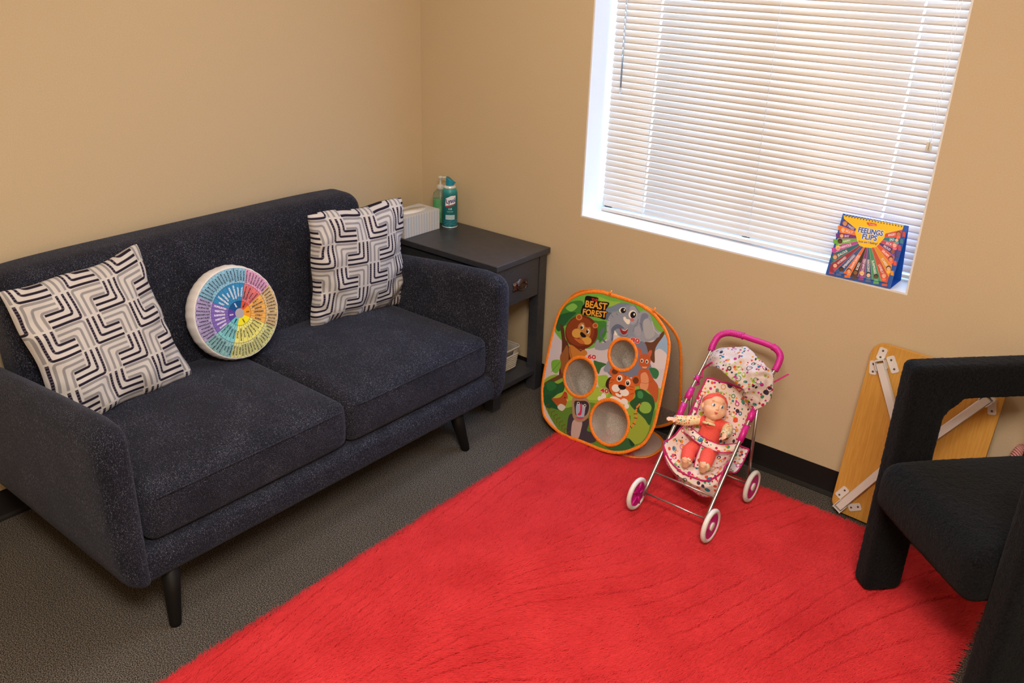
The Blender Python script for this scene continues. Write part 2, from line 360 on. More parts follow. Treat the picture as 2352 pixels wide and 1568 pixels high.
# ---- drawings on the toss game and the flip chart: coordinates in 0.1 mm on each panel's own plane
G_PLANE=([0.93023,-0.32169,0.012],[0.99625,-0.0426,0.07525],[-0.05797,0.31679,0.94672])
G_OUT=[(-145,2740),(-125,3411),(-77,4053),(-8,4516),(96,4823),(344,5174),(710,5474),(1097,5652),(1495,5762),(1903,5804),(2253,5785),(2874,5758),(3520,5699),(3891,5606),(4312,5444),(4649,5218),(4932,4968),(5130,4685),(5229,4382),(5278,3985),(5296,3667),(5303,3052),(5311,2312),(5293,1559),(5233,1216),(5019,673),(4587,286),(4059,5),(3327,-119),(2305,-88),(1449,-88),(827,62),(383,293),(171,546),(-50,1208),(-131,1668),(-153,2381)]
G_HOLES=[(3346,3671,594),(1661,2382,763),(3351,1054,851)]
G_ART=[('b',(112,176,72),[(-338,5500),(5017,6497),(5344,5122),(4556,4951),(3604,5141),(3001,4616),(2496,4056),(1852,3545),(736,3474),(-71,3905),(-326,4466)]),('b',(66,128,52),[(137,4748),(516,5103),(1049,5254),(1230,4969),(1411,4685),(1916,4654),(2341,4699),(2444,4270),(2124,3791),(1408,3996),(565,4183),(136,3903),(39,4306)]),('b',(40,92,52),[(17,4395),(447,4671),(885,4761),(665,4484),(454,4160),(258,3883),(58,3981)]),('b',(128,186,84),[(349,4838),(636,5081),(886,4992),(656,4760)]),('b',(150,188,70),[(1698,5562),(2362,5511),(2778,5548),(2505,5360),(2197,5299)]),('b',(150,178,212),[(4415,4921),(5163,4869),(5282,4169),(5121,3614),(4756,3698),(4552,4345)]),('b',(214,204,212),[(4630,4016),(4779,4224),(4985,4185),(5163,4055),(5214,3637),(4795,3534)]),('b',(120,170,66),[(4193,5221),(4697,4982),(4942,4777),(4633,4839),(4300,4983)]),('b',(140,176,66),[(-69,1668),(463,2185),(1240,2099),(2518,2153),(2845,2602),(3487,2586),(5157,2844),(5405,2216),(5092,1032),(3798,-35),(1578,-17),(341,721)]),('b',(168,192,72),[(413,1411),(1120,1881),(2713,2249),(3089,2030),(2621,1722),(1774,1540),(942,1173)]),('b',(96,134,50),[(298,901),(1214,1011),(2331,1552),(3422,1533),(4851,1623),(5147,2057),(5072,1114),(4547,333),(3278,-105),(1341,7)]),('b',(150,170,60),[(4178,1877),(4612,1776),(5051,1416),(4859,741),(4305,483),(3972,562),(4231,1223)]),('b',(176,190,74),[(3199,2241),(2865,2516),(2414,2583),(2507,2652),(2875,2700),(3158,2636)]),('b',(92,50,34),[(244,4122),(433,4073),(619,3669),(785,3528),(1081,3032),(1091,2443),(756,2090),(632,2329),(573,3033),(472,3546)]),('b',(150,92,50),[(646,3193),(764,3434),(929,3116),(1008,2423),(778,2276),(538,2902)]),('b',(110,66,40),[(34,1742),(485,2095),(938,2398),(1024,2279),(628,1990),(123,1622)]),('b',(120,174,66),[(159,2584),(272,2730),(583,2781),(648,2514),(536,2250),(291,2284)]),('l',(70,120,50),[(246,2225),(572,2708)],12),('b',(40,92,52),[(21,1547),(294,1904),(660,1856),(969,2030),(1027,1668),(757,1455),(422,1127),(119,1141)]),('b',(48,112,60),[(101,1712),(416,1888),(637,1708),(335,1486)]),('b',(34,84,50),[(130,1096),(312,1336),(722,1113),(952,891),(665,859),(319,811)]),('b',(104,66,46),[(4805,4875),(4857,4739),(4671,4335),(4637,4080),(4713,3684),(4379,3886),(4127,4294),(4465,4404),(4650,4660)]),('b',(112,46,22),[(2074,4071),(1978,3786),(1751,3555),(1436,3423),(1093,3419),(791,3545),(592,3778),(539,4071),(642,4362),(878,4594),(1199,4719),(1539,4715),(1832,4585),(2022,4355)]),('b',(136,62,30),[(1915,4093),(1832,3848),(1635,3650),(1361,3537),(1064,3534),(803,3643),(631,3843),(585,4093),(674,4343),(878,4541),(1156,4649),(1450,4646),(1705,4534),(1870,4337)]),('b',(206,140,66),[(1214,4654),(1212,4598),(1181,4548),(1127,4512),(1061,4499),(996,4509),(945,4543),(918,4592),(920,4647),(951,4698),(1005,4733),(1071,4747),(1135,4736),(1186,4703)]),('b',(170,80,44),[(1163,4643),(1162,4607),(1142,4573),(1106,4550),(1063,4541),(1020,4548),(986,4570),(968,4603),(970,4639),(990,4672),(1026,4696),(1069,4705),(1112,4698),(1146,4676)]),('b',(206,140,66),[(2014,4492),(2012,4445),(1987,4402),(1942,4372),(1887,4360),(1833,4369),(1790,4397),(1767,4439),(1768,4486),(1794,4529),(1839,4559),(1894,4571),(1948,4562),(1991,4533)]),('b',(170,80,44),[(1972,4483),(1971,4452),(1954,4424),(1925,4404),(1888,4396),(1852,4402),(1824,4420),(1809,4448),(1810,4479),(1827,4507),(1857,4527),(1893,4535),(1929,4529),(1957,4510)]),('b',(190,126,62),[(1099,4217),(1182,4410),(1345,4445),(1438,4325),(1547,4313),(1688,4344),(1756,4150),(1716,3966),(1546,3789),(1200,3887)]),('b',(214,158,74),[(1336,4040),(1332,3959),(1284,3884),(1202,3830),(1101,3808),(1002,3821),(924,3869),(883,3940),(887,4022),(936,4097),(1019,4151),(1119,4173),(1218,4158),(1295,4111)]),('b',(214,158,74),[(1870,3821),(1842,3754),(1776,3700),(1683,3669),(1583,3668),(1494,3698),(1435,3751),(1418,3819),(1446,3886),(1514,3940),(1607,3970),(1707,3970),(1795,3941),(1853,3887)]),('b',(196,108,54),[(1035,3762),(1245,3791),(1461,3787),(1570,3689),(1367,3643)]),('b',(30,20,24),[(1270,4043),(1346,4086),(1559,4001),(1554,3930),(1433,3903),(1315,3947)]),('b',(236,232,226),[(1387,4284),(1379,4240),(1356,4203),(1322,4182),(1283,4179),(1247,4196),(1222,4229),(1212,4272),(1220,4315),(1243,4352),(1278,4373),(1317,4376),(1352,4359),(1377,4326)]),('b',(36,28,34),[(1344,4269),(1338,4236),(1322,4208),(1297,4192),(1269,4190),(1244,4203),(1226,4228),(1219,4261),(1224,4294),(1241,4321),(1266,4338),(1294,4339),(1319,4327),(1337,4301)]),('b',(236,232,226),[(1685,4184),(1679,4144),(1659,4110),(1630,4090),(1597,4088),(1567,4103),(1546,4134),(1537,4174),(1544,4214),(1564,4248),(1593,4268),(1626,4270),(1656,4254),(1677,4224)]),('b',(36,28,34),[(1639,4177),(1634,4146),(1620,4120),(1599,4104),(1575,4102),(1553,4115),(1538,4139),(1532,4169),(1536,4201),(1551,4227),(1572,4242),(1595,4244),(1617,4232),(1633,4208)]),('b',(250,250,250),[(1316,4316),(1316,4307),(1312,4299),(1305,4293),(1296,4291),(1287,4293),(1280,4299),(1275,4307),(1275,4316),(1279,4325),(1287,4330),(1296,4332),(1305,4330),(1312,4324)]),('b',(250,250,250),[(1610,4219),(1611,4211),(1607,4203),(1601,4198),(1593,4196),(1584,4198),(1578,4203),(1574,4211),(1574,4219),(1578,4227),(1584,4232),(1592,4234),(1600,4232),(1607,4226)]),('b',(104,44,24),[(960,3532),(1194,3462),(1423,3409),(1638,3494),(1557,3300),(1370,3273),(1128,3376)]),('b',(196,124,52),[(872,3441),(1013,3491),(1341,3390),(1674,3257),(1846,2983),(1563,2826),(1151,2921),(970,3126)]),('l',(112,60,30),[(901,3412),(995,3203),(1135,2988)],14),('b',(196,124,52),[(1786,3326),(1762,3279),(1713,3242),(1648,3224),(1580,3228),(1522,3253),(1487,3295),(1481,3344),(1505,3392),(1554,3429),(1620,3447),(1688,3442),(1745,3417),(1780,3375)]),('b',(22,16,18),[(1179,5463),(1490,5513),(1766,5508),(1803,5402),(2285,5429),(2230,5162),(2331,5079),(2278,4784),(1885,4784),(1170,4750),(1113,5037),(1183,5166)]),('t',(236,166,58),'BEAST',[1737,5231],266,0.079,990,None,5,1),('t',(236,166,58),'FOREST',[1736,4922],231,0.094,1081,None,5,1),('t',(196,52,48),'THE',[1619,5406],115,0.099,292,None,3,1),('b',(120,134,160),[(2204,5167),(2470,5339),(2771,5518),(3118,5570),(3225,5456),(3013,5347),(2760,5228),(2525,5112),(2306,5084)]),('b',(98,106,134),[(2267,4991),(2369,5080),(2540,5047),(2400,4779),(2287,4823)]),('b',(118,124,148),[(2844,3054),(2903,3699),(3342,4069),(4103,4330),(4500,3723),(4799,3099),(4112,3013),(3447,2755),(3077,2751),(2762,2944)]),('b',(138,146,164),[(2660,2918),(2782,3310),(2873,3602),(3146,3128),(2885,2883)]),('b',(138,146,164),[(2486,5104),(2768,5196),(2871,5352),(3134,5506),(3379,5554),(3686,5332),(3810,4975),(3961,4507),(3721,4370),(3350,4270),(2977,4323),(2777,4483),(2815,4832)]),('b',(160,164,178),[(3232,5424),(3390,5506),(3611,5317),(3647,5007),(3490,4840),(3347,4944)]),('b',(240,232,220),[(3068,5352),(3082,5308),(3068,5258),(3029,5213),(2971,5181),(2907,5169),(2849,5179),(2808,5209),(2794,5254),(2808,5303),(2848,5349),(2906,5380),(2970,5392),(3028,5382)]),('b',(28,24,34),[(3085,5294),(3084,5250),(3060,5210),(3019,5182),(2968,5171),(2918,5180),(2878,5208),(2856,5247),(2858,5292),(2881,5332),(2923,5360),(2974,5370),(3024,5361),(3064,5333)]),('b',(240,236,230),[(3043,5302),(3044,5286),(3040,5272),(3031,5263),(3019,5261),(3007,5266),(2996,5276),(2990,5291),(2989,5307),(2993,5321),(3002,5330),(3014,5332),(3027,5328),(3037,5317)]),('b',(240,232,220),[(3570,5216),(3556,5148),(3511,5091),(3445,5057),(3370,5053),(3301,5080),(3252,5131),(3234,5198),(3248,5267),(3294,5324),(3360,5357),(3435,5361),(3504,5335),(3552,5283)]),('b',(28,24,34),[(3557,5204),(3546,5150),(3514,5105),(3465,5079),(3411,5076),(3361,5097),(3326,5138),(3312,5191),(3322,5245),(3355,5289),(3404,5316),(3458,5318),(3508,5297),(3543,5256)]),('b',(240,236,230),[(3505,5232),(3506,5213),(3501,5197),(3490,5186),(3476,5183),(3461,5189),(3449,5201),(3441,5219),(3440,5237),(3445,5254),(3456,5264),(3470,5267),(3485,5262),(3497,5249)]),('b',(196,112,110),[(3520,5003),(3507,4978),(3478,4960),(3440,4952),(3400,4956),(3365,4971),(3343,4994),(3339,5020),(3352,5045),(3381,5063),(3419,5071),(3460,5067),(3494,5052),(3516,5030)]),('b',(146,152,168),[(2396,4880),(2497,5055),(2757,5159),(3059,5153),(3317,5072),(3389,4852),(3307,4699),(3182,4639),(2961,4727),(2769,4686),(2673,4495),(2793,4248),(2766,4019),(2639,3784),(2365,3635),(2105,3592),(2033,3801),(2184,3870),(2389,3882),(2553,4057),(2471,4313),(2373,4636)]),('b',(98,106,134),[(2769,4686),(2961,4727),(3182,4639),(3072,4598),(2846,4532),(2777,4312),(2805,4114),(2739,3962),(2716,4230),(2634,4486)]),('b',(168,170,180),[(2408,4746),(2490,4832),(2541,4534),(2638,4213),(2638,4042),(2525,4085),(2447,4411)]),('l',(70,74,96),[(2706,5115),(2784,5046)],9),('l',(70,74,96),[(2499,5004),(2606,4941)],9),('l',(70,74,96),[(2400,4779),(2482,4779)],9),('l',(70,74,96),[(2383,4552),(2480,4573)],9),('l',(70,74,96),[(2443,4342),(2533,4353)],9),('b',(98,106,134),[(2166,4188),(2233,4427),(2324,4481),(2324,4309),(2261,4140),(2531,3959),(2433,3937),(2257,4070)]),('b',(148,152,168),[(2063,3749),(2099,3948),(2202,3954),(2241,3876),(2515,3939),(2663,4075),(2830,3993),(2733,3782),(2504,3643),(2205,3591)]),('b',(234,226,214),[(3048,5033),(3122,5057),(3196,4996),(3336,4992),(3366,4864),(3280,4812),(3143,4884),(3067,4952)]),('b',(234,228,220),[(2781,4467),(2850,4431),(2954,4335),(2839,4309)]),('b',(150,40,44),[(2988,4614),(3144,4546),(3333,4671),(3319,4483),(3179,4401),(3061,4477)]),('l',(238,234,228),[(3123,4550),(3241,4559),(3326,4661)],16),('l',(70,74,104),[(3023,4384),(3175,4333),(3331,4350),(3391,4431)],10),('l',(70,74,104),[(3397,5558),(3686,5332)],8),('b',(150,156,172),[(3701,5352),(3833,5445),(4054,5408),(4230,5229),(4373,5028),(4689,4735),(4611,4586),(4367,4415),(4120,4326),(3917,4364),(3702,4450),(3589,4593),(3584,4776),(3696,4884),(3687,5082),(3620,5202)]),('b',(122,128,152),[(3779,5268),(3911,5362),(4080,5297),(4001,5148),(3906,5062),(3922,4832),(3978,4678),(3889,4725),(3792,4971)]),('b',(168,170,178),[(3924,5065),(4110,5171),(4360,4926),(4492,4691),(4312,4486),(4107,4540)]),('b',(160,160,176),[(3633,4736),(3803,4840),(3915,4697),(3887,4491),(3723,4521)]),('l',(84,88,120),[(3755,4963),(3881,4923),(3963,4741)],9),('l',(84,88,120),[(3589,4593),(3584,4776),(3696,4884),(3687,5082)],8),('l',(210,204,200),[(4253,5135),(4436,4844),(4671,4731)],14),('b',(188,92,52),[(4163,3288),(4512,3399),(4665,3238),(4845,3084),(5061,2891),(5150,2516),(5094,2277),(4937,2459),(4600,2670),(4349,2630),(4226,2900)]),('b',(222,150,110),[(4279,3166),(4459,3261),(4624,3052),(4654,2684),(4442,2604),(4332,2701),(4303,2945)]),('l',(150,70,44),[(4298,2843),(4552,2871),(4802,3023)],7),('b',(188,92,52),[(4106,3525),(4044,3661),(4098,3800),(4399,3871),(4536,3779),(4548,3608),(4474,3440),(4255,3386)]),('b',(226,160,110),[(4216,3552),(4434,3605),(4447,3433),(4283,3393)]),('b',(198,96,64),[(3934,4050),(4030,4055),(4133,3945),(4145,3815),(4076,3781),(3990,3895)]),('b',(198,96,64),[(4382,3954),(4428,4081),(4522,4086),(4523,3921),(4473,3809)]),('b',(188,92,52),[(4076,3781),(4222,3899),(4415,3895),(4485,3762),(4540,3529),(4140,3431),(4091,3634)]),('b',(240,235,228),[(4260,3658),(4261,3626),(4251,3597),(4230,3577),(4203,3571),(4175,3579),(4153,3600),(4139,3629),(4138,3661),(4149,3690),(4170,3710),(4197,3716),(4224,3708),(4247,3687)]),('b',(240,235,228),[(4466,3675),(4468,3643),(4457,3614),(4436,3595),(4410,3588),(4382,3596),(4360,3617),(4347,3646),(4345,3679),(4356,3707),(4377,3727),(4403,3733),(4431,3725),(4453,3705)]),('b',(40,28,34),[(4229,3643),(4231,3622),(4225,3603),(4214,3591),(4200,3587),(4184,3593),(4171,3607),(4163,3627),(4161,3649),(4167,3667),(4178,3680),(4192,3683),(4208,3677),(4221,3663)]),('b',(40,28,34),[(4433,3660),(4434,3638),(4429,3620),(4418,3607),(4404,3604),(4389,3610),(4376,3624),(4367,3644),(4366,3665),(4371,3684),(4382,3696),(4396,3700),(4412,3694),(4425,3679)]),('l',(120,60,40),[(4316,3376),(4406,3361)],6),('b',(56,118,74),[(4561,3436),(4744,3506),(4927,3452),(4987,3318),(4940,3158),(4833,3131),(4687,3268)]),('b',(150,190,70),[(2490,2587),(2649,2705),(2887,2739),(2946,2495),(2830,2336),(2602,2251)]),('b',(58,108,60),[(2461,2710),(2141,3127),(2384,3160),(2631,3168),(2730,3140),(2555,2967),(2519,2855)]),('b',(196,96,46),[(3389,3032),(3384,2953),(3337,2879),(3256,2824),(3156,2799),(3059,2809),(2982,2852),(2942,2921),(2947,3000),(2995,3075),(3077,3130),(3176,3154),(3274,3144),(3349,3100)]),('b',(104,56,34),[(3295,3009),(3293,2961),(3266,2917),(3219,2885),(3161,2870),(3105,2877),(3061,2903),(3037,2945),(3039,2992),(3067,3036),(3114,3069),(3171,3083),(3228,3076),(3272,3050)]),('b',(196,96,46),[(4330,2915),(4332,2822),(4294,2738),(4224,2678),(4135,2655),(4046,2673),(3974,2730),(3933,2813),(3932,2906),(3970,2991),(4041,3050),(4129,3072),(4218,3053),(4290,2997)]),('b',(104,56,34),[(4237,2903),(4237,2849),(4214,2799),(4170,2763),(4116,2749),(4062,2760),(4018,2792),(3994,2841),(3994,2896),(4018,2946),(4061,2982),(4115,2995),(4169,2985),(4213,2952)]),('b',(60,36,30),[(2882,2375),(2917,2617),(3107,2717),(3252,2110),(2999,2276)]),('b',(214,104,44),[(3032,2647),(3170,2836),(3443,2956),(3776,2938),(4016,2796),(4162,2555),(4175,2255),(4043,2067),(3640,2008),(3252,2110),(3039,2364)]),('b',(236,226,222),[(3190,1990),(3384,2068),(3702,2000),(3669,1888),(3247,1876)]),('b',(238,232,226),[(3546,2771),(3525,2718),(3484,2676),(3432,2654),(3378,2656),(3334,2683),(3308,2729),(3305,2784),(3326,2838),(3367,2880),(3420,2902),(3473,2899),(3517,2872),(3543,2827)]),('b',(238,232,226),[(3919,2716),(3910,2659),(3881,2611),(3839,2582),(3791,2577),(3746,2597),(3715,2639),(3702,2694),(3711,2751),(3740,2799),(3782,2829),(3831,2834),(3875,2813),(3906,2771)]),('b',(50,34,30),[(3486,2788),(3487,2753),(3473,2721),(3447,2698),(3414,2690),(3381,2697),(3354,2719),(3339,2750),(3338,2786),(3352,2818),(3378,2840),(3411,2849),(3444,2841),(3471,2820)]),('b',(50,34,30),[(3872,2708),(3874,2671),(3862,2638),(3839,2615),(3809,2608),(3778,2616),(3753,2640),(3738,2674),(3736,2711),(3748,2744),(3771,2767),(3801,2774),(3832,2765),(3857,2742)]),('b',(245,245,245),[(3432,2825),(3432,2815),(3428,2806),(3420,2800),(3410,2797),(3399,2799),(3391,2805),(3387,2814),(3387,2824),(3391,2833),(3399,2840),(3409,2842),(3420,2840),(3428,2834)]),('b',(245,245,245),[(3823,2741),(3823,2731),(3818,2722),(3810,2716),(3800,2713),(3790,2715),(3782,2721),(3778,2730),(3778,2740),(3782,2749),(3790,2755),(3800,2758),(3810,2756),(3818,2750)]),('b',(236,228,224),[(3525,2347),(3485,2289),(3419,2248),(3340,2234),(3264,2250),(3205,2292),(3176,2351),(3183,2417),(3223,2476),(3289,2516),(3368,2529),(3444,2514),(3502,2472),(3531,2412)]),('b',(236,228,224),[(3945,2325),(3921,2265),(3863,2215),(3781,2185),(3692,2182),(3613,2206),(3560,2252),(3544,2312),(3569,2372),(3628,2422),(3710,2452),(3799,2454),(3877,2430),(3929,2384)]),('b',(236,228,224),[(3384,2197),(3650,2216),(3645,2112),(3467,2103)]),('b',(150,60,60),[(3477,2247),(3613,2245),(3567,2189)]),('b',(40,26,28),[(3431,2505),(3537,2565),(3750,2549),(3745,2446),(3610,2385),(3479,2428)]),('l',(60,36,30),[(3562,2960),(3675,2861),(3630,2799)],9),('l',(60,36,30),[(3680,2965),(3669,2886)],9),('l',(60,36,30),[(3015,2462),(3170,2579)],9),('l',(60,36,30),[(3009,2615),(3213,2654)],9),('l',(60,36,30),[(3940,2497),(4085,2510)],9),('l',(60,36,30),[(4014,2313),(4141,2398)],9),('l',(60,36,30),[(3917,2593),(4090,2612)],9),('b',(232,224,222),[(3005,1966),(3007,1911),(2987,1860),(2948,1824),(2899,1811),(2849,1823),(2808,1857),(2784,1907),(2783,1963),(2803,2014),(2842,2050),(2891,2063),(2941,2051),(2982,2016)]),('b',(232,224,222),[(2851,1847),(2851,1806),(2831,1768),(2795,1740),(2751,1728),(2707,1735),(2672,1758),(2653,1794),(2653,1835),(2674,1873),(2710,1901),(2754,1912),(2798,1906),(2832,1883)]),('b',(232,224,222),[(3972,1964),(3940,1919),(3884,1889),(3817,1879),(3750,1892),(3698,1926),(3670,1973),(3673,2024),(3706,2069),(3762,2099),(3829,2108),(3896,2095),(3948,2062),(3975,2015)]),('b',(232,224,222),[(4059,1880),(4059,1835),(4040,1795),(4005,1765),(3962,1753),(3918,1761),(3883,1787),(3863,1826),(3863,1870),(3882,1911),(3917,1940),(3960,1952),(4004,1944),(4039,1918)]),('b',(44,88,50),[(4055,2019),(4230,2270),(4174,2508),(4437,2627),(4715,2550),(4937,2459),(5084,2199),(5082,1849),(5038,1435),(4799,1593),(4537,1721),(4211,1858)]),('b',(70,140,84),[(4295,2489),(4426,2549),(4536,2452),(4516,2296),(4340,2299)]),('b',(140,180,76),[(4550,2154),(4793,2220),(4967,2092),(4931,1882),(4694,1790),(4497,1887)]),('l',(224,136,58),[(4501,2115),(4384,1931),(4381,1702),(4446,1492),(4403,1302),(4294,1143)],46),('l',(60,34,28),[(4408,2140),(4539,2075)],17),('l',(60,34,28),[(4321,1889),(4470,1879)],17),('l',(60,34,28),[(4304,1655),(4455,1698)],17),('l',(60,34,28),[(4352,1516),(4495,1531)],17),('l',(60,34,28),[(4342,1310),(4464,1294)],17),('l',(60,34,28),[(4255,1182),(4360,1111)],17),('b',(52,100,58),[(3357,139),(3756,261),(4008,596),(4308,712),(4431,570),(4579,564),(4510,364),(4022,162),(3684,57)]),('b',(30,66,44),[(4308,712),(4574,588),(4591,517),(4454,475)]),('b',(66,58,70),[(1493,446),(1516,829),(1778,926),(2394,938),(2472,729),(2451,468),(2679,443),(2931,195),(2561,13),(2106,39),(1584,71)]),('b',(192,166,162),[(1730,655),(1921,803),(2151,729),(2174,456),(2106,39),(1798,17),(1713,368)]),('b',(170,134,104),[(1502,1482),(1679,1576),(2101,1690),(2336,1522),(2414,1313),(2383,981),(2211,770),(1953,672),(1698,787),(1597,1086)]),('b',(64,50,60),[(1635,1401),(1869,1488),(2190,1552),(2342,1385),(2263,1017),(1842,897),(1704,1116)]),('b',(168,180,208),[(1755,1317),(1927,1364),(2148,1378),(2190,1205),(2174,922),(1906,869),(1779,1043)]),('b',(206,52,88),[(1927,1364),(1988,1404),(2049,1212),(2056,1005),(1974,935),(1885,956),(1964,1095)]),('b',(180,84,112),[(1831,824),(2174,922),(2140,831),(1956,778)]),('b',(228,228,228),[(1889,1393),(1889,1367),(1876,1342),(1853,1324),(1825,1317),(1797,1321),(1774,1336),(1762,1358),(1762,1385),(1775,1410),(1798,1427),(1827,1435),(1855,1431),(1877,1416)]),('b',(30,24,30),[(1863,1386),(1863,1371),(1855,1357),(1842,1346),(1825,1342),(1809,1344),(1796,1353),(1789,1366),(1789,1381),(1797,1395),(1810,1406),(1826,1410),(1843,1408),(1856,1399)]),('b',(228,228,228),[(2202,1388),(2202,1362),(2191,1338),(2170,1321),(2145,1314),(2119,1319),(2098,1334),(2087,1357),(2086,1383),(2098,1407),(2118,1424),(2144,1431),(2170,1427),(2190,1411)]),('b',(30,24,30),[(2178,1382),(2178,1367),(2172,1353),(2159,1343),(2144,1339),(2129,1341),(2117,1350),(2110,1363),(2110,1378),(2117,1392),(2129,1402),(2144,1406),(2159,1404),(2172,1395)]),('b',(176,84,40),[(518,1216),(817,1321),(966,1432),(1043,1594),(1146,1645),(1265,1512),(1275,1232),(1182,1018),(892,1009),(661,1112)]),('b',(214,204,196),[(870,979),(1008,1136),(1253,1085),(1154,892),(979,891)]),('b',(196,52,44),[(1048,1572),(1087,1653),(1211,1615),(1173,1534)]),('b',(30,24,28),[(1175,1429),(1175,1417),(1170,1406),(1160,1397),(1148,1394),(1136,1396),(1126,1404),(1121,1414),(1121,1427),(1126,1438),(1136,1446),(1148,1449),(1160,1447),(1170,1440)]),('b',(226,180,90),[(1219,1405),(1316,1361),(1286,1306)]),('l',(124,60,34),[(303,871),(483,992)],15),('l',(124,60,34),[(303,871),(369,721)],15),('l',(124,60,34),[(461,774),(640,895)],15),('l',(124,60,34),[(461,774),(527,625)],15),('l',(124,60,34),[(618,677),(796,798)],15),('l',(124,60,34),[(618,677),(684,528)],15),('l',(124,60,34),[(775,581),(952,702)],15),('l',(124,60,34),[(775,581),(840,433)],15),('l',(124,60,34),[(931,485),(1106,607)],15),('l',(124,60,34),[(931,485),(996,337)],15),('l',(124,60,34),[(1086,390),(1260,511)],15),('l',(124,60,34),[(1086,390),(1151,243)],15),('l',(124,60,34),[(1240,295),(1414,417)],15),('l',(124,60,34),[(1240,295),(1305,148)],15),('l',(124,60,34),[(1393,201),(1566,322)],15),('l',(124,60,34),[(1393,201),(1458,54)],15),('l',(124,60,34),[(1546,107),(1718,229)],15),('l',(124,60,34),[(1546,107),(1610,-39)],15),('l',(38,84,50),[(181,1126),(289,1298)],12),('l',(38,84,50),[(181,1126),(355,1149)],12),('l',(38,84,50),[(253,1181),(361,1353)],12),('l',(38,84,50),[(253,1181),(426,1204)],12),('l',(38,84,50),[(324,1236),(432,1408)],12),('l',(38,84,50),[(324,1236),(497,1259)],12),('l',(38,84,50),[(395,1291),(503,1463)],12),('l',(38,84,50),[(395,1291),(568,1313)],12),('l',(38,84,50),[(466,1346),(573,1517)],12),('l',(38,84,50),[(466,1346),(639,1368)],12),('l',(38,84,50),[(537,1400),(644,1571)],12),('l',(38,84,50),[(537,1400),(709,1422)],12),('l',(38,84,50),[(608,1455),(714,1625)],12),('l',(38,84,50),[(608,1455),(779,1477)],12),('t',(190,44,56),'80',[3742,4308],156,0.043,371,((240,214,214),20),5,1),('t',(190,44,56),'60',[2027,3275],160,0.135,357,((240,214,214),20),5,1),('t',(190,44,56),'40',[2885,2166],156,0.133,362,((240,214,214),20),5,1)]
F_PLANE=([1.86035,-0.00658,0.7995],[0.99936,0.03567,0.0],[-0.01209,0.33876,0.9408])
F_PAGE=[(38,1990),(1937,2034),(1948,153),(82,110)]
F_TABS=[((200,70,70),[(90,123),(252,147),(277,58),(115,33)]),((90,110,160),[(322,122),(484,147),(509,58),(347,33)]),((235,120,50),[(595,123),(774,152),(800,60),(621,30)]),((90,70,60),[(825,153),(983,177),(1013,69),(855,45)]),((150,70,130),[(1046,136),(1203,160),(1227,73),(1070,49)]),((90,110,150),[(1273,126),(1429,150),(1453,63),(1298,39)]),((100,170,110),[(1521,125),(1685,151),(1709,65),(1546,38)]),((205,90,70),[(1790,110),(1952,136),(1973,60),(1812,33)]),((225,150,60),[(1931,567),(2027,576),(2067,432),(1972,422)]),((225,80,70),[(1929,889),(2025,898),(2065,754),(1970,744)]),((90,60,130),[(1938,1172),(2016,1176),(2056,1032),(1979,1027)]),((195,70,90),[(1929,1397),(2015,1403),(2061,1240),(1975,1233)]),((60,130,140),[(1938,1606),(2019,1610),(2059,1466),(1978,1462)]),((205,70,60),[(1945,1829),(2031,1834),(2074,1681),(1988,1675)]),((240,130,50),[(-43,1643),(60,1651),(102,1501),(0,1493)]),((110,185,80),[(-68,1172),(55,1184),(94,1045),(-29,1032)]),((205,75,170),[(-37,893),(76,904),(118,754),(5,743)]),((120,60,150),[(-41,1376),(22,1376),(53,1266),(-10,1266)]),((50,120,120),[(2,621),(85,627),(116,517),(33,512)])]
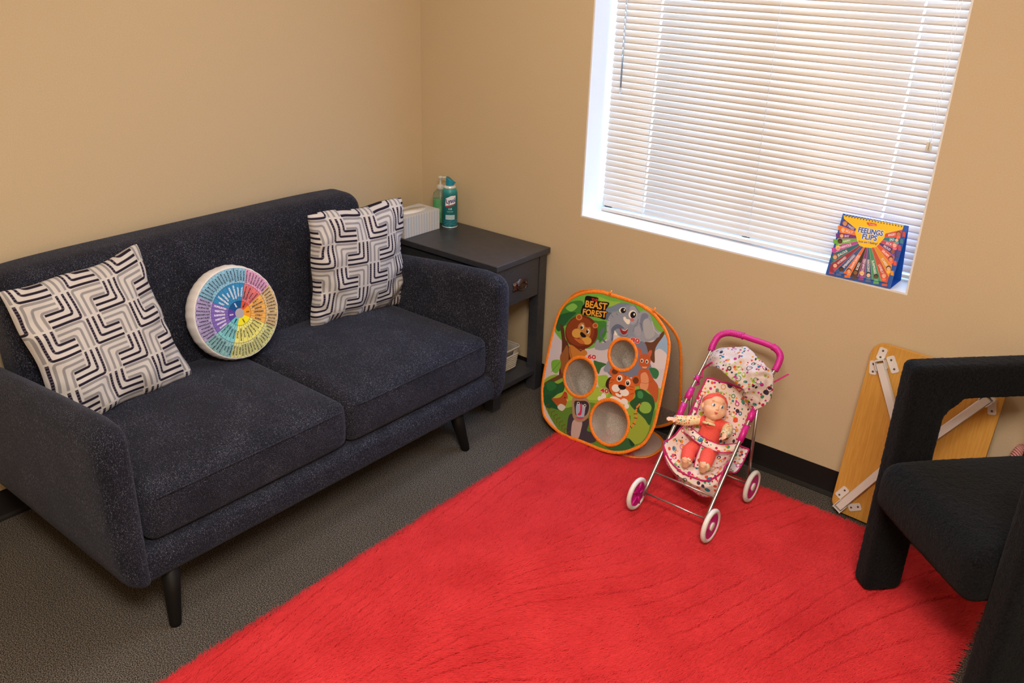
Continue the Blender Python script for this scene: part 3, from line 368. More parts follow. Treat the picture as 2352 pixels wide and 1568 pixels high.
F_ART=[('p',(75,55,130),[(540,1643),(89,1882),(43,1639),(543,1559)]),('b',(200,120,70),[(231,1759),(233,1725),(220,1695),(194,1674),(161,1668),(128,1676),(100,1699),(83,1730),(81,1764),(94,1794),(120,1815),(153,1821),(187,1813),(215,1791)]),('b',(214,160,120),[(221,1732),(223,1705),(212,1682),(193,1666),(167,1661),(141,1668),(120,1685),(107,1709),(105,1735),(116,1759),(135,1775),(161,1780),(187,1773),(208,1756)]),('b',(100,76,166),[(260,1632),(259,1610),(245,1590),(221,1575),(191,1569),(161,1573),(138,1586),(125,1605),(126,1627),(140,1648),(165,1663),(194,1669),(224,1665),(247,1652)]),('b',(40,30,36),[(149,1722),(150,1718),(149,1714),(147,1712),(144,1711),(141,1713),(138,1715),(136,1719),(136,1723),(137,1727),(139,1729),(142,1730),(145,1728),(148,1726)]),('b',(40,30,36),[(190,1730),(190,1726),(189,1722),(187,1720),(184,1719),(181,1721),(178,1723),(176,1727),(176,1731),(177,1735),(179,1737),(182,1738),(185,1736),(188,1734)]),('t',(236,226,232),'TIRED',[371,1658],70,-0.326,250,None,3,0),('p',(240,125,50),[(543,1559),(43,1639),(60,1428),(599,1433)]),('b',(250,150,60),[(218,1556),(220,1525),(208,1497),(185,1479),(155,1473),(125,1481),(100,1500),(85,1529),(83,1559),(95,1587),(118,1605),(148,1611),(178,1604),(203,1584)]),('b',(250,205,170),[(210,1528),(211,1505),(202,1483),(184,1469),(161,1464),(138,1470),(118,1486),(107,1507),(106,1531),(115,1552),(133,1567),(155,1571),(179,1565),(198,1550)]),('b',(255,160,70),[(244,1440),(244,1420),(231,1401),(209,1388),(182,1382),(156,1386),(135,1397),(123,1415),(124,1435),(137,1453),(159,1467),(185,1472),(212,1469),(233,1457)]),('b',(40,30,36),[(146,1520),(146,1516),(145,1512),(143,1510),(140,1509),(137,1510),(134,1513),(132,1517),(132,1521),(133,1524),(135,1527),(138,1527),(141,1526),(144,1523)]),('b',(40,30,36),[(182,1527),(183,1523),(182,1519),(179,1517),(176,1516),(173,1518),(170,1520),(169,1524),(168,1528),(169,1532),(171,1534),(174,1535),(178,1534),(180,1531)]),('t',(236,226,232),'SILLY',[363,1511],78,-0.073,245,None,3,0),('p',(125,45,130),[(599,1433),(60,1428),(47,1212),(657,1339)]),('b',(150,60,60),[(234,1364),(236,1332),(224,1303),(200,1284),(169,1277),(137,1285),(111,1306),(96,1335),(94,1367),(106,1396),(130,1415),(161,1421),(193,1414),(219,1393)]),('b',(240,190,150),[(225,1336),(227,1312),(217,1290),(199,1275),(175,1270),(150,1276),(130,1292),(118,1314),(117,1339),(126,1361),(145,1376),(169,1381),(193,1375),(213,1359)]),('b',(160,64,166),[(261,1244),(260,1223),(247,1204),(225,1190),(197,1184),(169,1187),(147,1199),(135,1218),(136,1238),(149,1258),(172,1272),(200,1277),(228,1274),(249,1262)]),('b',(40,30,36),[(158,1327),(159,1323),(158,1319),(156,1317),(153,1316),(150,1317),(147,1320),(145,1324),(145,1328),(146,1332),(148,1334),(151,1335),(154,1333),(157,1331)]),('b',(40,30,36),[(196,1335),(197,1331),(196,1327),(193,1325),(190,1324),(187,1325),(185,1328),(183,1332),(182,1336),(183,1339),(186,1342),(188,1342),(192,1341),(194,1338)]),('t',(236,226,232),'SHY',[328,1351],78,0.117,145,None,3,0),('p',(110,180,70),[(657,1339),(47,1212),(70,981),(698,1263)]),('b',(40,26,26),[(238,1164),(240,1130),(227,1100),(202,1080),(169,1073),(136,1081),(108,1103),(92,1134),(90,1168),(103,1198),(128,1218),(161,1225),(194,1217),(222,1195)]),('b',(96,62,48),[(228,1137),(230,1110),(220,1087),(200,1071),(175,1066),(149,1072),(128,1089),(115,1113),(114,1139),(124,1162),(144,1178),(169,1184),(194,1177),(216,1160)]),('b',(142,226,94),[(267,1038),(266,1017),(252,996),(228,981),(198,975),(169,978),(146,991),(134,1010),(135,1032),(148,1053),(172,1067),(202,1074),(231,1070),(254,1058)]),('b',(40,30,36),[(158,1126),(158,1122),(157,1118),(155,1116),(152,1115),(149,1117),(146,1119),(144,1123),(144,1127),(145,1131),(147,1133),(150,1134),(153,1133),(156,1130)]),('b',(40,30,36),[(197,1134),(198,1130),(197,1127),(195,1124),(192,1124),(189,1125),(186,1128),(184,1132),(184,1136),(185,1139),(187,1142),(190,1142),(193,1141),(196,1138)]),('t',(236,226,232),'HAPPY',[369,1198],79,0.319,239,None,3,0),('p',(180,75,160),[(698,1263),(70,981),(59,720),(757,1201)]),('b',(250,210,120),[(235,940),(237,906),(224,875),(198,854),(165,847),(131,855),(103,877),(87,909),(85,943),(98,974),(123,995),(157,1002),(190,993),(218,972)]),('b',(236,180,140),[(225,913),(226,886),(216,862),(196,846),(171,840),(145,847),(123,864),(110,888),(109,914),(119,938),(139,954),(164,960),(190,954),(212,937)]),('b',(226,100,202),[(264,813),(263,791),(249,770),(224,755),(195,748),(165,751),(141,764),(129,784),(130,806),(144,827),(168,842),(198,848),(228,845),(251,832)]),('b',(40,30,36),[(153,901),(153,897),(152,894),(150,891),(147,891),(144,892),(141,895),(139,898),(139,903),(140,906),(142,908),(145,909),(148,908),(151,905)]),('b',(40,30,36),[(193,910),(194,906),(193,902),(191,900),(188,899),(184,901),(182,903),(180,907),(179,911),(180,915),(183,917),(186,918),(189,917),(192,914)]),('t',(236,226,232),'NERVOUS',[389,1037],79,0.523,332,None,3,0),('p',(40,110,120),[(757,1201),(59,720),(67,355),(803,1147)]),('b',(170,90,60),[(219,647),(221,613),(208,582),(183,561),(149,554),(116,562),(87,583),(71,615),(69,649),(82,680),(108,701),(141,709),(175,701),(203,679)]),('b',(232,180,140),[(209,619),(211,593),(201,569),(181,553),(155,547),(129,553),(107,570),(95,594),(93,621),(103,645),(123,661),(149,667),(175,660),(197,644)]),('b',(58,142,154),[(248,520),(247,497),(233,476),(209,461),(179,454),(149,458),(126,470),(113,490),(114,512),(128,533),(153,548),(183,555),(212,552),(236,539)]),('b',(40,30,36),[(137,608),(138,604),(137,600),(135,598),(132,597),(128,598),(126,601),(124,605),(123,609),(124,613),(127,615),(130,616),(133,614),(136,612)]),('b',(40,30,36),[(178,617),(178,613),(177,609),(175,607),(172,606),(169,607),(166,610),(164,614),(164,618),(165,622),(167,624),(170,625),(173,623),(176,621)]),('t',(236,226,232),'JEALOUS',[342,786],81,0.726,332,None,3,0),('p',(150,50,70),[(803,1147),(67,355),(80,120),(257,129),(252,149),(857,1138)]),('b',(170,70,80),[(299,378),(301,344),(288,313),(262,291),(229,284),(195,292),(167,313),(151,345),(149,379),(162,410),(187,432),(221,439),(254,431),(282,409)]),('b',(240,190,160),[(289,350),(290,323),(280,299),(260,283),(235,277),(209,283),(187,300),(174,324),(173,351),(183,375),(203,391),(228,397),(254,391),(276,374)]),('b',(190,70,94),[(328,250),(327,228),(313,207),(289,192),(259,185),(229,188),(205,200),(193,220),(194,242),(208,263),(232,279),(262,285),(292,282),(315,270)]),('b',(40,30,36),[(217,338),(217,334),(216,330),(214,328),(211,327),(208,328),(205,331),(204,335),(203,339),(204,343),(206,345),(209,346),(212,345),(215,342)]),('b',(40,30,36),[(257,347),(258,343),(257,340),(255,337),(252,336),(249,338),(246,340),(244,344),(244,348),(245,352),(247,354),(250,355),(253,354),(256,351)]),('t',(236,226,232),'WORRIED',[385,552],80,0.925,334,None,3,0),('p',(60,90,150),[(857,1138),(252,149),(552,165),(932,1122)]),('b',(40,26,30),[(524,294),(526,260),(513,229),(487,207),(455,200),(421,208),(393,229),(377,260),(375,295),(388,326),(413,347),(446,354),(479,347),(507,325)]),('b',(92,58,44),[(514,266),(515,239),(505,216),(486,199),(460,193),(434,199),(413,216),(400,240),(399,267),(409,290),(428,307),(454,313),(480,307),(501,290)]),('b',(82,118,190),[(552,167),(552,144),(538,123),(514,108),(484,101),(455,104),(431,116),(419,136),(420,158),(433,179),(458,195),(487,202),(517,198),(540,186)]),('b',(40,30,36),[(443,254),(443,250),(442,246),(440,244),(437,243),(434,244),(431,247),(429,251),(429,255),(430,259),(432,261),(435,262),(438,260),(441,258)]),('b',(40,30,36),[(483,263),(483,259),(482,255),(480,253),(477,252),(474,254),(471,256),(469,260),(469,264),(470,268),(472,270),(475,271),(478,270),(481,267)]),('t',(236,226,232),'EMBARRASSED',[615,577],79,1.101,525,None,3,0),('p',(235,110,50),[(932,1122),(552,165),(786,144),(983,1122)]),('b',(90,50,40),[(771,299),(773,265),(760,234),(735,213),(702,206),(669,213),(642,235),(625,266),(623,300),(636,331),(661,352),(694,359),(727,352),(755,330)]),('b',(236,180,140),[(761,271),(763,245),(753,221),(733,205),(708,199),(683,205),(661,222),(649,245),(647,272),(657,296),(676,312),(702,318),(727,312),(748,295)]),('b',(255,142,70),[(799,173),(799,150),(785,129),(761,114),(732,107),(703,110),(679,123),(667,142),(668,164),(682,185),(706,200),(735,207),(764,204),(787,192)]),('b',(40,30,36),[(691,259),(691,255),(690,252),(688,249),(685,249),(682,250),(679,253),(677,256),(677,260),(678,264),(680,266),(683,267),(686,266),(689,263)]),('b',(40,30,36),[(730,269),(731,264),(730,261),(728,259),(725,258),(721,259),(719,262),(717,265),(717,270),(718,273),(720,275),(723,276),(726,275),(728,272)]),('t',(236,226,232),'DISAPPOINTED',[801,597],76,1.282,504,None,3,0),('p',(60,40,40),[(983,1122),(786,144),(1020,156),(1022,1131)]),('b',(70,46,36),[(983,300),(985,266),(972,235),(947,214),(915,207),(882,214),(855,236),(838,267),(836,301),(849,331),(874,352),(906,360),(939,352),(967,331)]),('b',(150,100,70),[(973,272),(975,246),(965,222),(946,206),(921,200),(895,206),(874,222),(862,246),(860,273),(870,296),(889,313),(914,318),(940,312),(961,296)]),('b',(82,58,58),[(1011,174),(1011,152),(997,131),(973,115),(944,109),(915,112),(892,124),(880,143),(881,165),(894,186),(918,201),(947,208),(976,205),(999,193)]),('b',(40,30,36),[(903,260),(904,256),(903,253),(901,250),(898,250),(894,251),(892,253),(890,257),(890,261),(890,265),(893,267),(896,268),(899,267),(901,264)]),('b',(40,30,36),[(943,269),(943,265),(942,262),(940,259),(937,259),(934,260),(931,263),(929,266),(929,270),(930,274),(932,276),(935,277),(938,276),(941,273)]),('t',(236,226,232),'BORED',[937,481],77,1.472,243,None,3,0),('p',(130,60,130),[(1022,1131),(1020,156),(1242,165),(1060,1139)]),('b',(240,190,90),[(1186,311),(1188,278),(1176,248),(1152,227),(1120,220),(1088,227),(1061,248),(1045,278),(1043,312),(1055,342),(1080,363),(1111,370),(1144,362),(1170,341)]),('b',(240,200,160),[(1177,284),(1178,258),(1169,234),(1150,218),(1126,213),(1101,219),(1080,235),(1068,258),(1066,284),(1076,307),(1095,324),(1119,329),(1144,323),(1165,307)]),('b',(166,82,166),[(1214,187),(1214,165),(1200,145),(1177,130),(1149,123),(1120,126),(1098,138),(1086,157),(1087,179),(1100,199),(1123,214),(1152,221),(1180,218),(1202,206)]),('b',(40,30,36),[(1108,272),(1109,268),(1108,264),(1106,262),(1103,261),(1100,263),(1097,265),(1095,269),(1095,273),(1096,277),(1098,279),(1101,280),(1104,278),(1107,276)]),('b',(40,30,36),[(1147,281),(1147,277),(1147,273),(1144,271),(1142,270),(1138,271),(1136,274),(1134,278),(1134,282),(1135,285),(1137,288),(1140,288),(1143,287),(1145,285)]),('t',(236,226,232),'CONFUSED',[1093,566],73,1.665,392,None,3,0),('p',(70,100,130),[(1060,1139),(1242,165),(1474,167),(1108,1149)]),('b',(50,40,60),[(1393,314),(1395,280),(1382,249),(1358,228),(1326,221),(1294,229),(1267,250),(1250,281),(1248,314),(1261,345),(1285,366),(1317,373),(1350,365),(1377,344)]),('b',(244,204,170),[(1383,286),(1385,260),(1375,236),(1356,220),(1332,215),(1307,220),(1286,237),(1273,261),(1272,287),(1281,310),(1300,326),(1325,332),(1350,326),(1371,310)]),('b',(94,130,166),[(1421,188),(1420,166),(1407,146),(1384,131),(1355,124),(1326,127),(1304,139),(1292,158),(1292,180),(1306,201),(1329,216),(1358,223),(1386,220),(1409,207)]),('b',(40,30,36),[(1314,274),(1315,270),(1314,267),(1312,264),(1309,264),(1306,265),(1303,268),(1301,271),(1301,275),(1302,279),(1304,281),(1307,282),(1310,281),(1313,278)]),('b',(40,30,36),[(1353,283),(1354,279),(1353,276),(1350,273),(1348,273),(1345,274),(1342,277),(1340,280),(1340,284),(1341,288),(1343,290),(1346,291),(1349,290),(1351,287)]),('t',(236,226,232),'INNOCENT',[1247,562],73,-1.295,396,None,3,0),('p',(70,150,110),[(1108,1149),(1474,167),(1764,172),(1165,1161)]),('b',(44,30,30),[(1633,309),(1635,276),(1622,245),(1598,224),(1567,217),(1535,225),(1508,246),(1492,276),(1490,310),(1502,340),(1526,361),(1558,368),(1590,361),(1617,340)]),('b',(110,72,52),[(1623,282),(1625,256),(1615,232),(1597,216),(1573,211),(1548,217),(1527,233),(1515,256),(1513,282),(1523,306),(1541,322),(1566,328),(1590,322),(1611,305)]),('b',(94,190,142),[(1661,185),(1660,163),(1647,142),(1624,127),(1596,120),(1567,123),(1545,136),(1533,154),(1534,176),(1547,197),(1570,212),(1598,219),(1627,216),(1649,204)]),('b',(40,30,36),[(1555,270),(1556,266),(1555,263),(1553,260),(1550,260),(1547,261),(1544,263),(1542,267),(1542,271),(1543,275),(1545,277),(1548,278),(1551,276),(1553,274)]),('b',(40,30,36),[(1594,279),(1594,275),(1593,272),(1591,269),(1588,269),(1585,270),(1582,272),(1581,276),(1580,280),(1581,284),(1583,286),(1586,287),(1589,285),(1592,283)]),('t',(236,226,232),'SURPRISED',[1426,562],72,-1.114,446,None,3,0),('p',(200,85,60),[(1165,1161),(1764,172),(1945,163),(1951,352),(1241,1178)]),('b',(230,120,90),[(1853,391),(1855,358),(1843,327),(1819,307),(1788,299),(1756,307),(1730,328),(1714,359),(1712,392),(1724,422),(1748,443),(1779,450),(1811,442),(1838,421)]),('b',(240,190,160),[(1844,364),(1846,338),(1836,315),(1818,299),(1794,293),(1769,299),(1749,315),(1736,339),(1735,365),(1744,388),(1763,404),(1787,409),(1811,403),(1832,387)]),('b',(250,112,82),[(1881,267),(1881,245),(1868,225),(1845,210),(1817,203),(1789,206),(1767,218),(1755,237),(1755,259),(1768,279),(1791,294),(1819,301),(1847,298),(1870,286)]),('b',(40,30,36),[(1777,352),(1777,348),(1776,345),(1774,342),(1771,342),(1768,343),(1766,346),(1764,349),(1763,353),(1764,357),(1766,359),(1769,360),(1772,359),(1775,356)]),('b',(40,30,36),[(1815,361),(1815,357),(1814,354),(1812,351),(1809,351),(1806,352),(1804,354),(1802,358),(1801,362),(1802,366),(1804,368),(1807,369),(1810,367),(1813,365)]),('t',(236,226,232),'LONELY',[1646,556],72,-0.943,296,None,3,0),('p',(225,150,40),[(1241,1178),(1951,352),(1939,715),(1306,1233)]),('b',(70,44,60),[(1926,649),(1928,616),(1916,586),(1893,565),(1862,558),(1830,566),(1803,587),(1787,617),(1785,651),(1797,681),(1821,701),(1852,708),(1884,700),(1911,679)]),('b',(236,190,150),[(1917,622),(1919,596),(1909,573),(1891,557),(1867,552),(1843,558),(1822,574),(1810,597),(1808,623),(1818,646),(1836,662),(1860,668),(1885,661),(1905,645)]),('b',(255,190,58),[(1954,525),(1954,504),(1941,483),(1918,468),(1890,462),(1862,465),(1840,477),(1828,496),(1829,518),(1842,538),(1864,553),(1893,559),(1920,556),(1943,544)]),('b',(40,30,36),[(1850,611),(1850,607),(1849,603),(1847,601),(1845,600),(1842,601),(1839,604),(1837,608),(1837,612),(1838,615),(1840,617),(1843,618),(1846,617),(1848,614)]),('b',(40,30,36),[(1888,619),(1888,615),(1887,612),(1885,610),(1882,609),(1879,610),(1877,613),(1875,616),(1875,620),(1876,624),(1878,626),(1880,627),(1883,626),(1886,623)]),('t',(236,226,232),'SCARED',[1690,788],72,-0.785,295,None,3,0),('p',(225,90,55),[(1306,1233),(1939,715),(1945,1007),(1355,1307)]),('b',(90,40,50),[(1910,957),(1912,924),(1899,894),(1876,874),(1845,867),(1813,875),(1786,896),(1771,926),(1768,960),(1781,990),(1805,1010),(1836,1017),(1867,1009),(1894,987)]),('b',(226,160,120),[(1900,930),(1902,905),(1893,882),(1874,866),(1850,860),(1826,867),(1805,883),(1793,906),(1791,932),(1801,955),(1819,971),(1843,976),(1868,970),(1888,954)]),('b',(255,118,76),[(1937,834),(1937,812),(1924,792),(1901,777),(1873,771),(1845,774),(1823,787),(1811,805),(1812,827),(1825,847),(1848,862),(1876,868),(1904,865),(1926,853)]),('b',(40,30,36),[(1833,919),(1833,915),(1833,912),(1830,910),(1828,909),(1825,910),(1822,913),(1820,917),(1820,921),(1821,924),(1823,926),(1826,927),(1829,926),(1831,923)]),('b',(40,30,36),[(1871,928),(1871,924),(1870,920),(1868,918),(1866,918),(1863,919),(1860,921),(1858,925),(1858,929),(1859,932),(1861,935),(1864,935),(1867,934),(1869,932)]),('t',(236,226,232),'GRUMPY',[1645,1059],73,-0.589,293,None,3,0),('p',(85,50,130),[(1355,1307),(1945,1007),(1947,1246),(1389,1366)]),('b',(90,60,70),[(1903,1197),(1905,1164),(1893,1134),(1869,1114),(1838,1107),(1806,1115),(1780,1136),(1764,1167),(1762,1200),(1774,1230),(1798,1250),(1829,1257),(1861,1248),(1887,1227)]),('b',(150,96,70),[(1894,1170),(1895,1144),(1886,1121),(1868,1106),(1844,1101),(1819,1107),(1799,1123),(1786,1147),(1785,1172),(1794,1195),(1813,1211),(1837,1216),(1861,1210),(1882,1193)]),('b',(112,70,166),[(1931,1073),(1930,1052),(1917,1032),(1895,1017),(1867,1011),(1839,1015),(1817,1027),(1805,1046),(1805,1067),(1818,1087),(1841,1102),(1869,1108),(1897,1105),(1919,1092)]),('b',(40,30,36),[(1826,1159),(1827,1156),(1826,1152),(1824,1150),(1821,1149),(1818,1150),(1815,1153),(1814,1157),(1813,1161),(1814,1164),(1816,1166),(1819,1167),(1822,1166),(1825,1163)]),('b',(40,30,36),[(1864,1168),(1865,1164),(1864,1160),(1862,1158),(1859,1157),(1856,1159),(1853,1161),(1852,1165),(1851,1169),(1852,1172),(1854,1175),(1857,1175),(1860,1174),(1863,1171)]),('t',(236,226,232),'PROUD',[1639,1239],72,-0.348,240,None,3,0),('p',(200,70,100),[(1389,1366),(1947,1246),(1945,1463),(1426,1447)]),('b',(220,140,120),[(1901,1395),(1903,1363),(1892,1334),(1869,1315),(1839,1309),(1808,1316),(1783,1337),(1768,1366),(1766,1398),(1778,1427),(1801,1446),(1830,1452),(1861,1444),(1886,1424)]),('b',(244,190,170),[(1893,1368),(1894,1343),(1885,1321),(1868,1306),(1845,1301),(1821,1307),(1801,1323),(1790,1346),(1788,1371),(1797,1393),(1815,1408),(1838,1412),(1862,1406),(1881,1390)]),('b',(250,94,130),[(1928,1275),(1928,1255),(1916,1235),(1894,1221),(1867,1216),(1840,1219),(1819,1231),(1807,1249),(1808,1270),(1820,1289),(1842,1303),(1869,1309),(1896,1305),(1917,1293)]),('b',(40,30,36),[(1828,1358),(1829,1354),(1828,1351),(1826,1349),(1823,1348),(1820,1349),(1817,1352),(1816,1356),(1815,1360),(1816,1363),(1818,1365),(1821,1366),(1824,1365),(1827,1362)]),('b',(40,30,36),[(1865,1366),(1865,1362),(1864,1359),(1862,1356),(1859,1356),(1856,1357),(1854,1360),(1852,1363),(1852,1367),(1853,1371),(1855,1373),(1857,1374),(1860,1372),(1863,1370)]),('t',(236,226,232),'SICK',[1660,1382],76,-0.096,186,None,3,0),('p',(45,125,140),[(1426,1447),(1945,1463),(1960,1652),(1467,1549)]),('b',(60,46,60),[(1907,1574),(1908,1545),(1898,1520),(1878,1503),(1852,1498),(1825,1505),(1802,1523),(1789,1549),(1787,1577),(1797,1602),(1818,1619),(1844,1625),(1871,1618),(1893,1599)]),('b',(244,204,170),[(1900,1547),(1901,1526),(1893,1506),(1878,1493),(1857,1489),(1836,1494),(1819,1508),(1809,1528),(1807,1550),(1815,1570),(1831,1583),(1851,1587),(1872,1581),(1890,1567)]),('b',(64,160,178),[(1931,1466),(1931,1448),(1920,1431),(1900,1419),(1876,1414),(1853,1417),(1834,1428),(1824,1444),(1824,1462),(1835,1479),(1855,1491),(1879,1496),(1902,1493),(1921,1482)]),('b',(40,30,36),[(1843,1540),(1844,1536),(1843,1532),(1841,1530),(1838,1530),(1835,1531),(1833,1533),(1831,1537),(1830,1541),(1831,1544),(1833,1547),(1836,1547),(1839,1546),(1842,1543)]),('b',(40,30,36),[(1876,1546),(1876,1542),(1875,1539),(1873,1537),(1870,1536),(1867,1537),(1865,1540),(1863,1544),(1863,1548),(1864,1551),(1866,1553),(1868,1554),(1871,1553),(1874,1550)]),('t',(236,226,232),'SAD',[1709,1529],77,0.116,137,None,3,0),('p',(210,75,55),[(1467,1549),(1960,1652),(1941,1895),(1455,1662)]),('b',(130,60,50),[(1918,1770),(1920,1737),(1908,1708),(1884,1688),(1854,1681),(1822,1690),(1796,1711),(1780,1742),(1778,1775),(1790,1804),(1814,1824),(1845,1830),(1876,1822),(1903,1800)]),('b',(200,130,90),[(1909,1743),(1911,1718),(1901,1695),(1883,1680),(1859,1675),(1835,1681),(1814,1698),(1802,1721),(1801,1747),(1810,1770),(1828,1785),(1852,1790),(1877,1783),(1897,1767)]),('b',(255,100,76),[(1946,1647),(1945,1626),(1933,1606),(1910,1592),(1882,1586),(1854,1590),(1832,1602),(1820,1621),(1821,1642),(1834,1662),(1857,1676),(1885,1682),(1912,1678),(1934,1666)]),('b',(40,30,36),[(1842,1734),(1842,1730),(1842,1726),(1839,1724),(1837,1724),(1834,1725),(1831,1727),(1829,1731),(1829,1735),(1830,1739),(1832,1741),(1835,1741),(1838,1740),(1840,1737)]),('b',(40,30,36),[(1880,1742),(1880,1738),(1879,1734),(1877,1732),(1874,1731),(1871,1733),(1869,1735),(1867,1739),(1867,1743),(1868,1746),(1870,1749),(1872,1749),(1875,1748),(1878,1745)]),('t',(236,226,232),'ANGRY',[1665,1675],78,0.329,226,None,3,0),('l',(244,214,186),[(540,1643),(89,1882)],9),('l',(244,214,186),[(543,1559),(43,1639)],9),('l',(244,214,186),[(599,1433),(60,1428)],9),('l',(244,214,186),[(657,1339),(47,1212)],9),('l',(244,214,186),[(698,1263),(70,981)],9),('l',(244,214,186),[(757,1201),(59,720)],9),('l',(244,214,186),[(803,1147),(67,355)],9),('l',(244,214,186),[(857,1138),(252,149)],9),('l',(244,214,186),[(932,1122),(552,165)],9),('l',(244,214,186),[(983,1122),(786,144)],9),('l',(244,214,186),[(1022,1131),(1020,156)],9),('l',(244,214,186),[(1060,1139),(1242,165)],9),('l',(244,214,186),[(1108,1149),(1474,167)],9),('l',(244,214,186),[(1165,1161),(1764,172)],9),('l',(244,214,186),[(1241,1178),(1951,352)],9),('l',(244,214,186),[(1306,1233),(1939,715)],9),('l',(244,214,186),[(1355,1307),(1945,1007)],9),('l',(244,214,186),[(1389,1366),(1947,1246)],9),('l',(244,214,186),[(1426,1447),(1945,1463)],9),('l',(244,214,186),[(1467,1549),(1960,1652)],9),('l',(244,214,186),[(1455,1662),(1941,1895)],9),('p',(250,204,34),[(38,1990),(1937,2034),(1947,1907),(1462,1673),(1473,1530),(1385,1344),(1305,1202),(1161,1139),(945,1114),(793,1145),(680,1291),(552,1529),(546,1644),(89,1882)]),('l',(250,226,150),[(546,1644),(552,1529),(680,1291),(793,1145),(945,1114),(1161,1139),(1305,1202),(1385,1344),(1473,1530),(1462,1673)],9),('p',(222,86,50),[(813,1909),(941,1923),(1124,1918),(1143,1849),(911,1813),(840,1851)]),('t',(250,235,220),'Torlam',[1000,1874],53,0.035,230,None,0,0),('t',(44,92,186),'FEELINGS',[1014,1650],167,0.025,763,((240,236,232),52),8,1),('t',(44,92,186),'FLIPS',[1033,1465],171,0.044,450,((240,236,232),52),8,1),('t',(110,70,130),'how am I feeling?',[1030,1291],69,0.068,588,None,3,0),('b',(60,44,20),[(146,1978),(147,1968),(145,1958),(140,1952),(133,1951),(125,1955),(119,1962),(114,1972),(113,1983),(115,1992),(120,1998),(127,2000),(134,1996),(141,1989)]),('b',(60,44,20),[(240,1979),(242,1968),(240,1959),(235,1953),(228,1952),(220,1955),(214,1963),(209,1973),(208,1983),(210,1993),(215,1999),(222,2000),(229,1997),(236,1989)]),('b',(60,44,20),[(335,1979),(336,1968),(334,1959),(329,1953),(322,1952),(315,1955),(308,1963),(304,1973),(302,1984),(304,1993),(309,1999),(316,2000),(324,1997),(331,1989)]),('b',(60,44,20),[(429,1980),(431,1969),(429,1960),(424,1954),(417,1952),(409,1956),(402,1963),(398,1973),(397,1984),(399,1993),(404,1999),(411,2001),(418,1997),(425,1990)]),('b',(60,44,20),[(523,1980),(525,1969),(523,1960),(518,1954),(511,1953),(503,1956),(496,1964),(492,1974),(491,1985),(493,1994),(498,2000),(504,2001),(512,1998),(519,1990)]),('b',(60,44,20),[(617,1980),(618,1970),(616,1960),(611,1955),(604,1953),(597,1957),(590,1964),(586,1974),(584,1985),(586,1994),(591,2000),(598,2001),(606,1998),(612,1990)]),('b',(60,44,20),[(710,1981),(711,1970),(709,1961),(704,1955),(698,1954),(690,1957),(683,1965),(679,1975),(678,1985),(680,1994),(684,2000),(691,2002),(699,1998),(705,1991)]),('b',(60,44,20),[(803,1981),(804,1970),(802,1961),(797,1955),(791,1954),(783,1957),(776,1965),(772,1975),(771,1986),(773,1995),(777,2001),(784,2002),(792,1999),(798,1991)]),('b',(60,44,20),[(895,1981),(897,1971),(895,1962),(890,1956),(883,1954),(876,1958),(869,1965),(865,1975),(863,1986),(865,1995),(870,2001),(877,2002),(884,1999),(891,1991)]),('b',(60,44,20),[(988,1982),(989,1971),(987,1962),(982,1956),(975,1955),(968,1958),(961,1966),(957,1976),(956,1986),(958,1996),(962,2001),(969,2003),(977,1999),(983,1992)]),('b',(60,44,20),[(1080,1982),(1081,1972),(1079,1962),(1074,1957),(1067,1955),(1060,1959),(1053,1966),(1049,1976),(1048,1987),(1050,1996),(1054,2002),(1061,2003),(1069,2000),(1075,1992)]),('b',(60,44,20),[(1171,1983),(1173,1972),(1171,1963),(1166,1957),(1159,1956),(1152,1959),(1145,1967),(1141,1977),(1139,1987),(1141,1996),(1146,2002),(1153,2003),(1160,2000),(1167,1993)]),('b',(60,44,20),[(1262,1983),(1264,1972),(1262,1963),(1257,1957),(1250,1956),(1243,1959),(1237,1967),(1232,1977),(1231,1987),(1233,1997),(1237,2002),(1244,2004),(1252,2000),(1258,1993)]),('b',(60,44,20),[(1353,1983),(1355,1973),(1353,1964),(1348,1958),(1341,1957),(1334,1960),(1328,1967),(1323,1977),(1322,1988),(1324,1997),(1329,2003),(1335,2004),(1343,2001),(1349,1993)]),('b',(60,44,20),[(1444,1984),(1445,1973),(1444,1964),(1439,1958),(1432,1957),(1425,1960),(1418,1968),(1414,1978),(1413,1988),(1415,1997),(1419,2003),(1426,2004),(1433,2001),(1440,1994)]),('b',(60,44,20),[(1534,1984),(1536,1973),(1534,1964),(1529,1959),(1523,1957),(1515,1961),(1509,1968),(1504,1978),(1503,1989),(1505,1998),(1510,2003),(1516,2005),(1524,2001),(1530,1994)]),('b',(60,44,20),[(1624,1984),(1626,1974),(1624,1965),(1619,1959),(1613,1958),(1605,1961),(1599,1968),(1595,1978),(1593,1989),(1595,1998),(1600,2004),(1606,2005),(1614,2002),(1620,1994)]),('b',(60,44,20),[(1714,1985),(1716,1974),(1714,1965),(1709,1959),(1702,1958),(1695,1961),(1689,1969),(1684,1979),(1683,1989),(1685,1998),(1690,2004),(1696,2005),(1703,2002),(1710,1995)]),('b',(60,44,20),[(1804,1985),(1805,1975),(1803,1966),(1799,1960),(1792,1959),(1785,1962),(1778,1969),(1774,1979),(1773,1990),(1774,1999),(1779,2004),(1786,2006),(1793,2002),(1799,1995)]),('b',(60,44,20),[(1893,1985),(1894,1975),(1892,1966),(1888,1960),(1881,1959),(1874,1962),(1868,1970),(1863,1979),(1862,1990),(1864,1999),(1868,2005),(1875,2006),(1882,2003),(1888,1995)])]

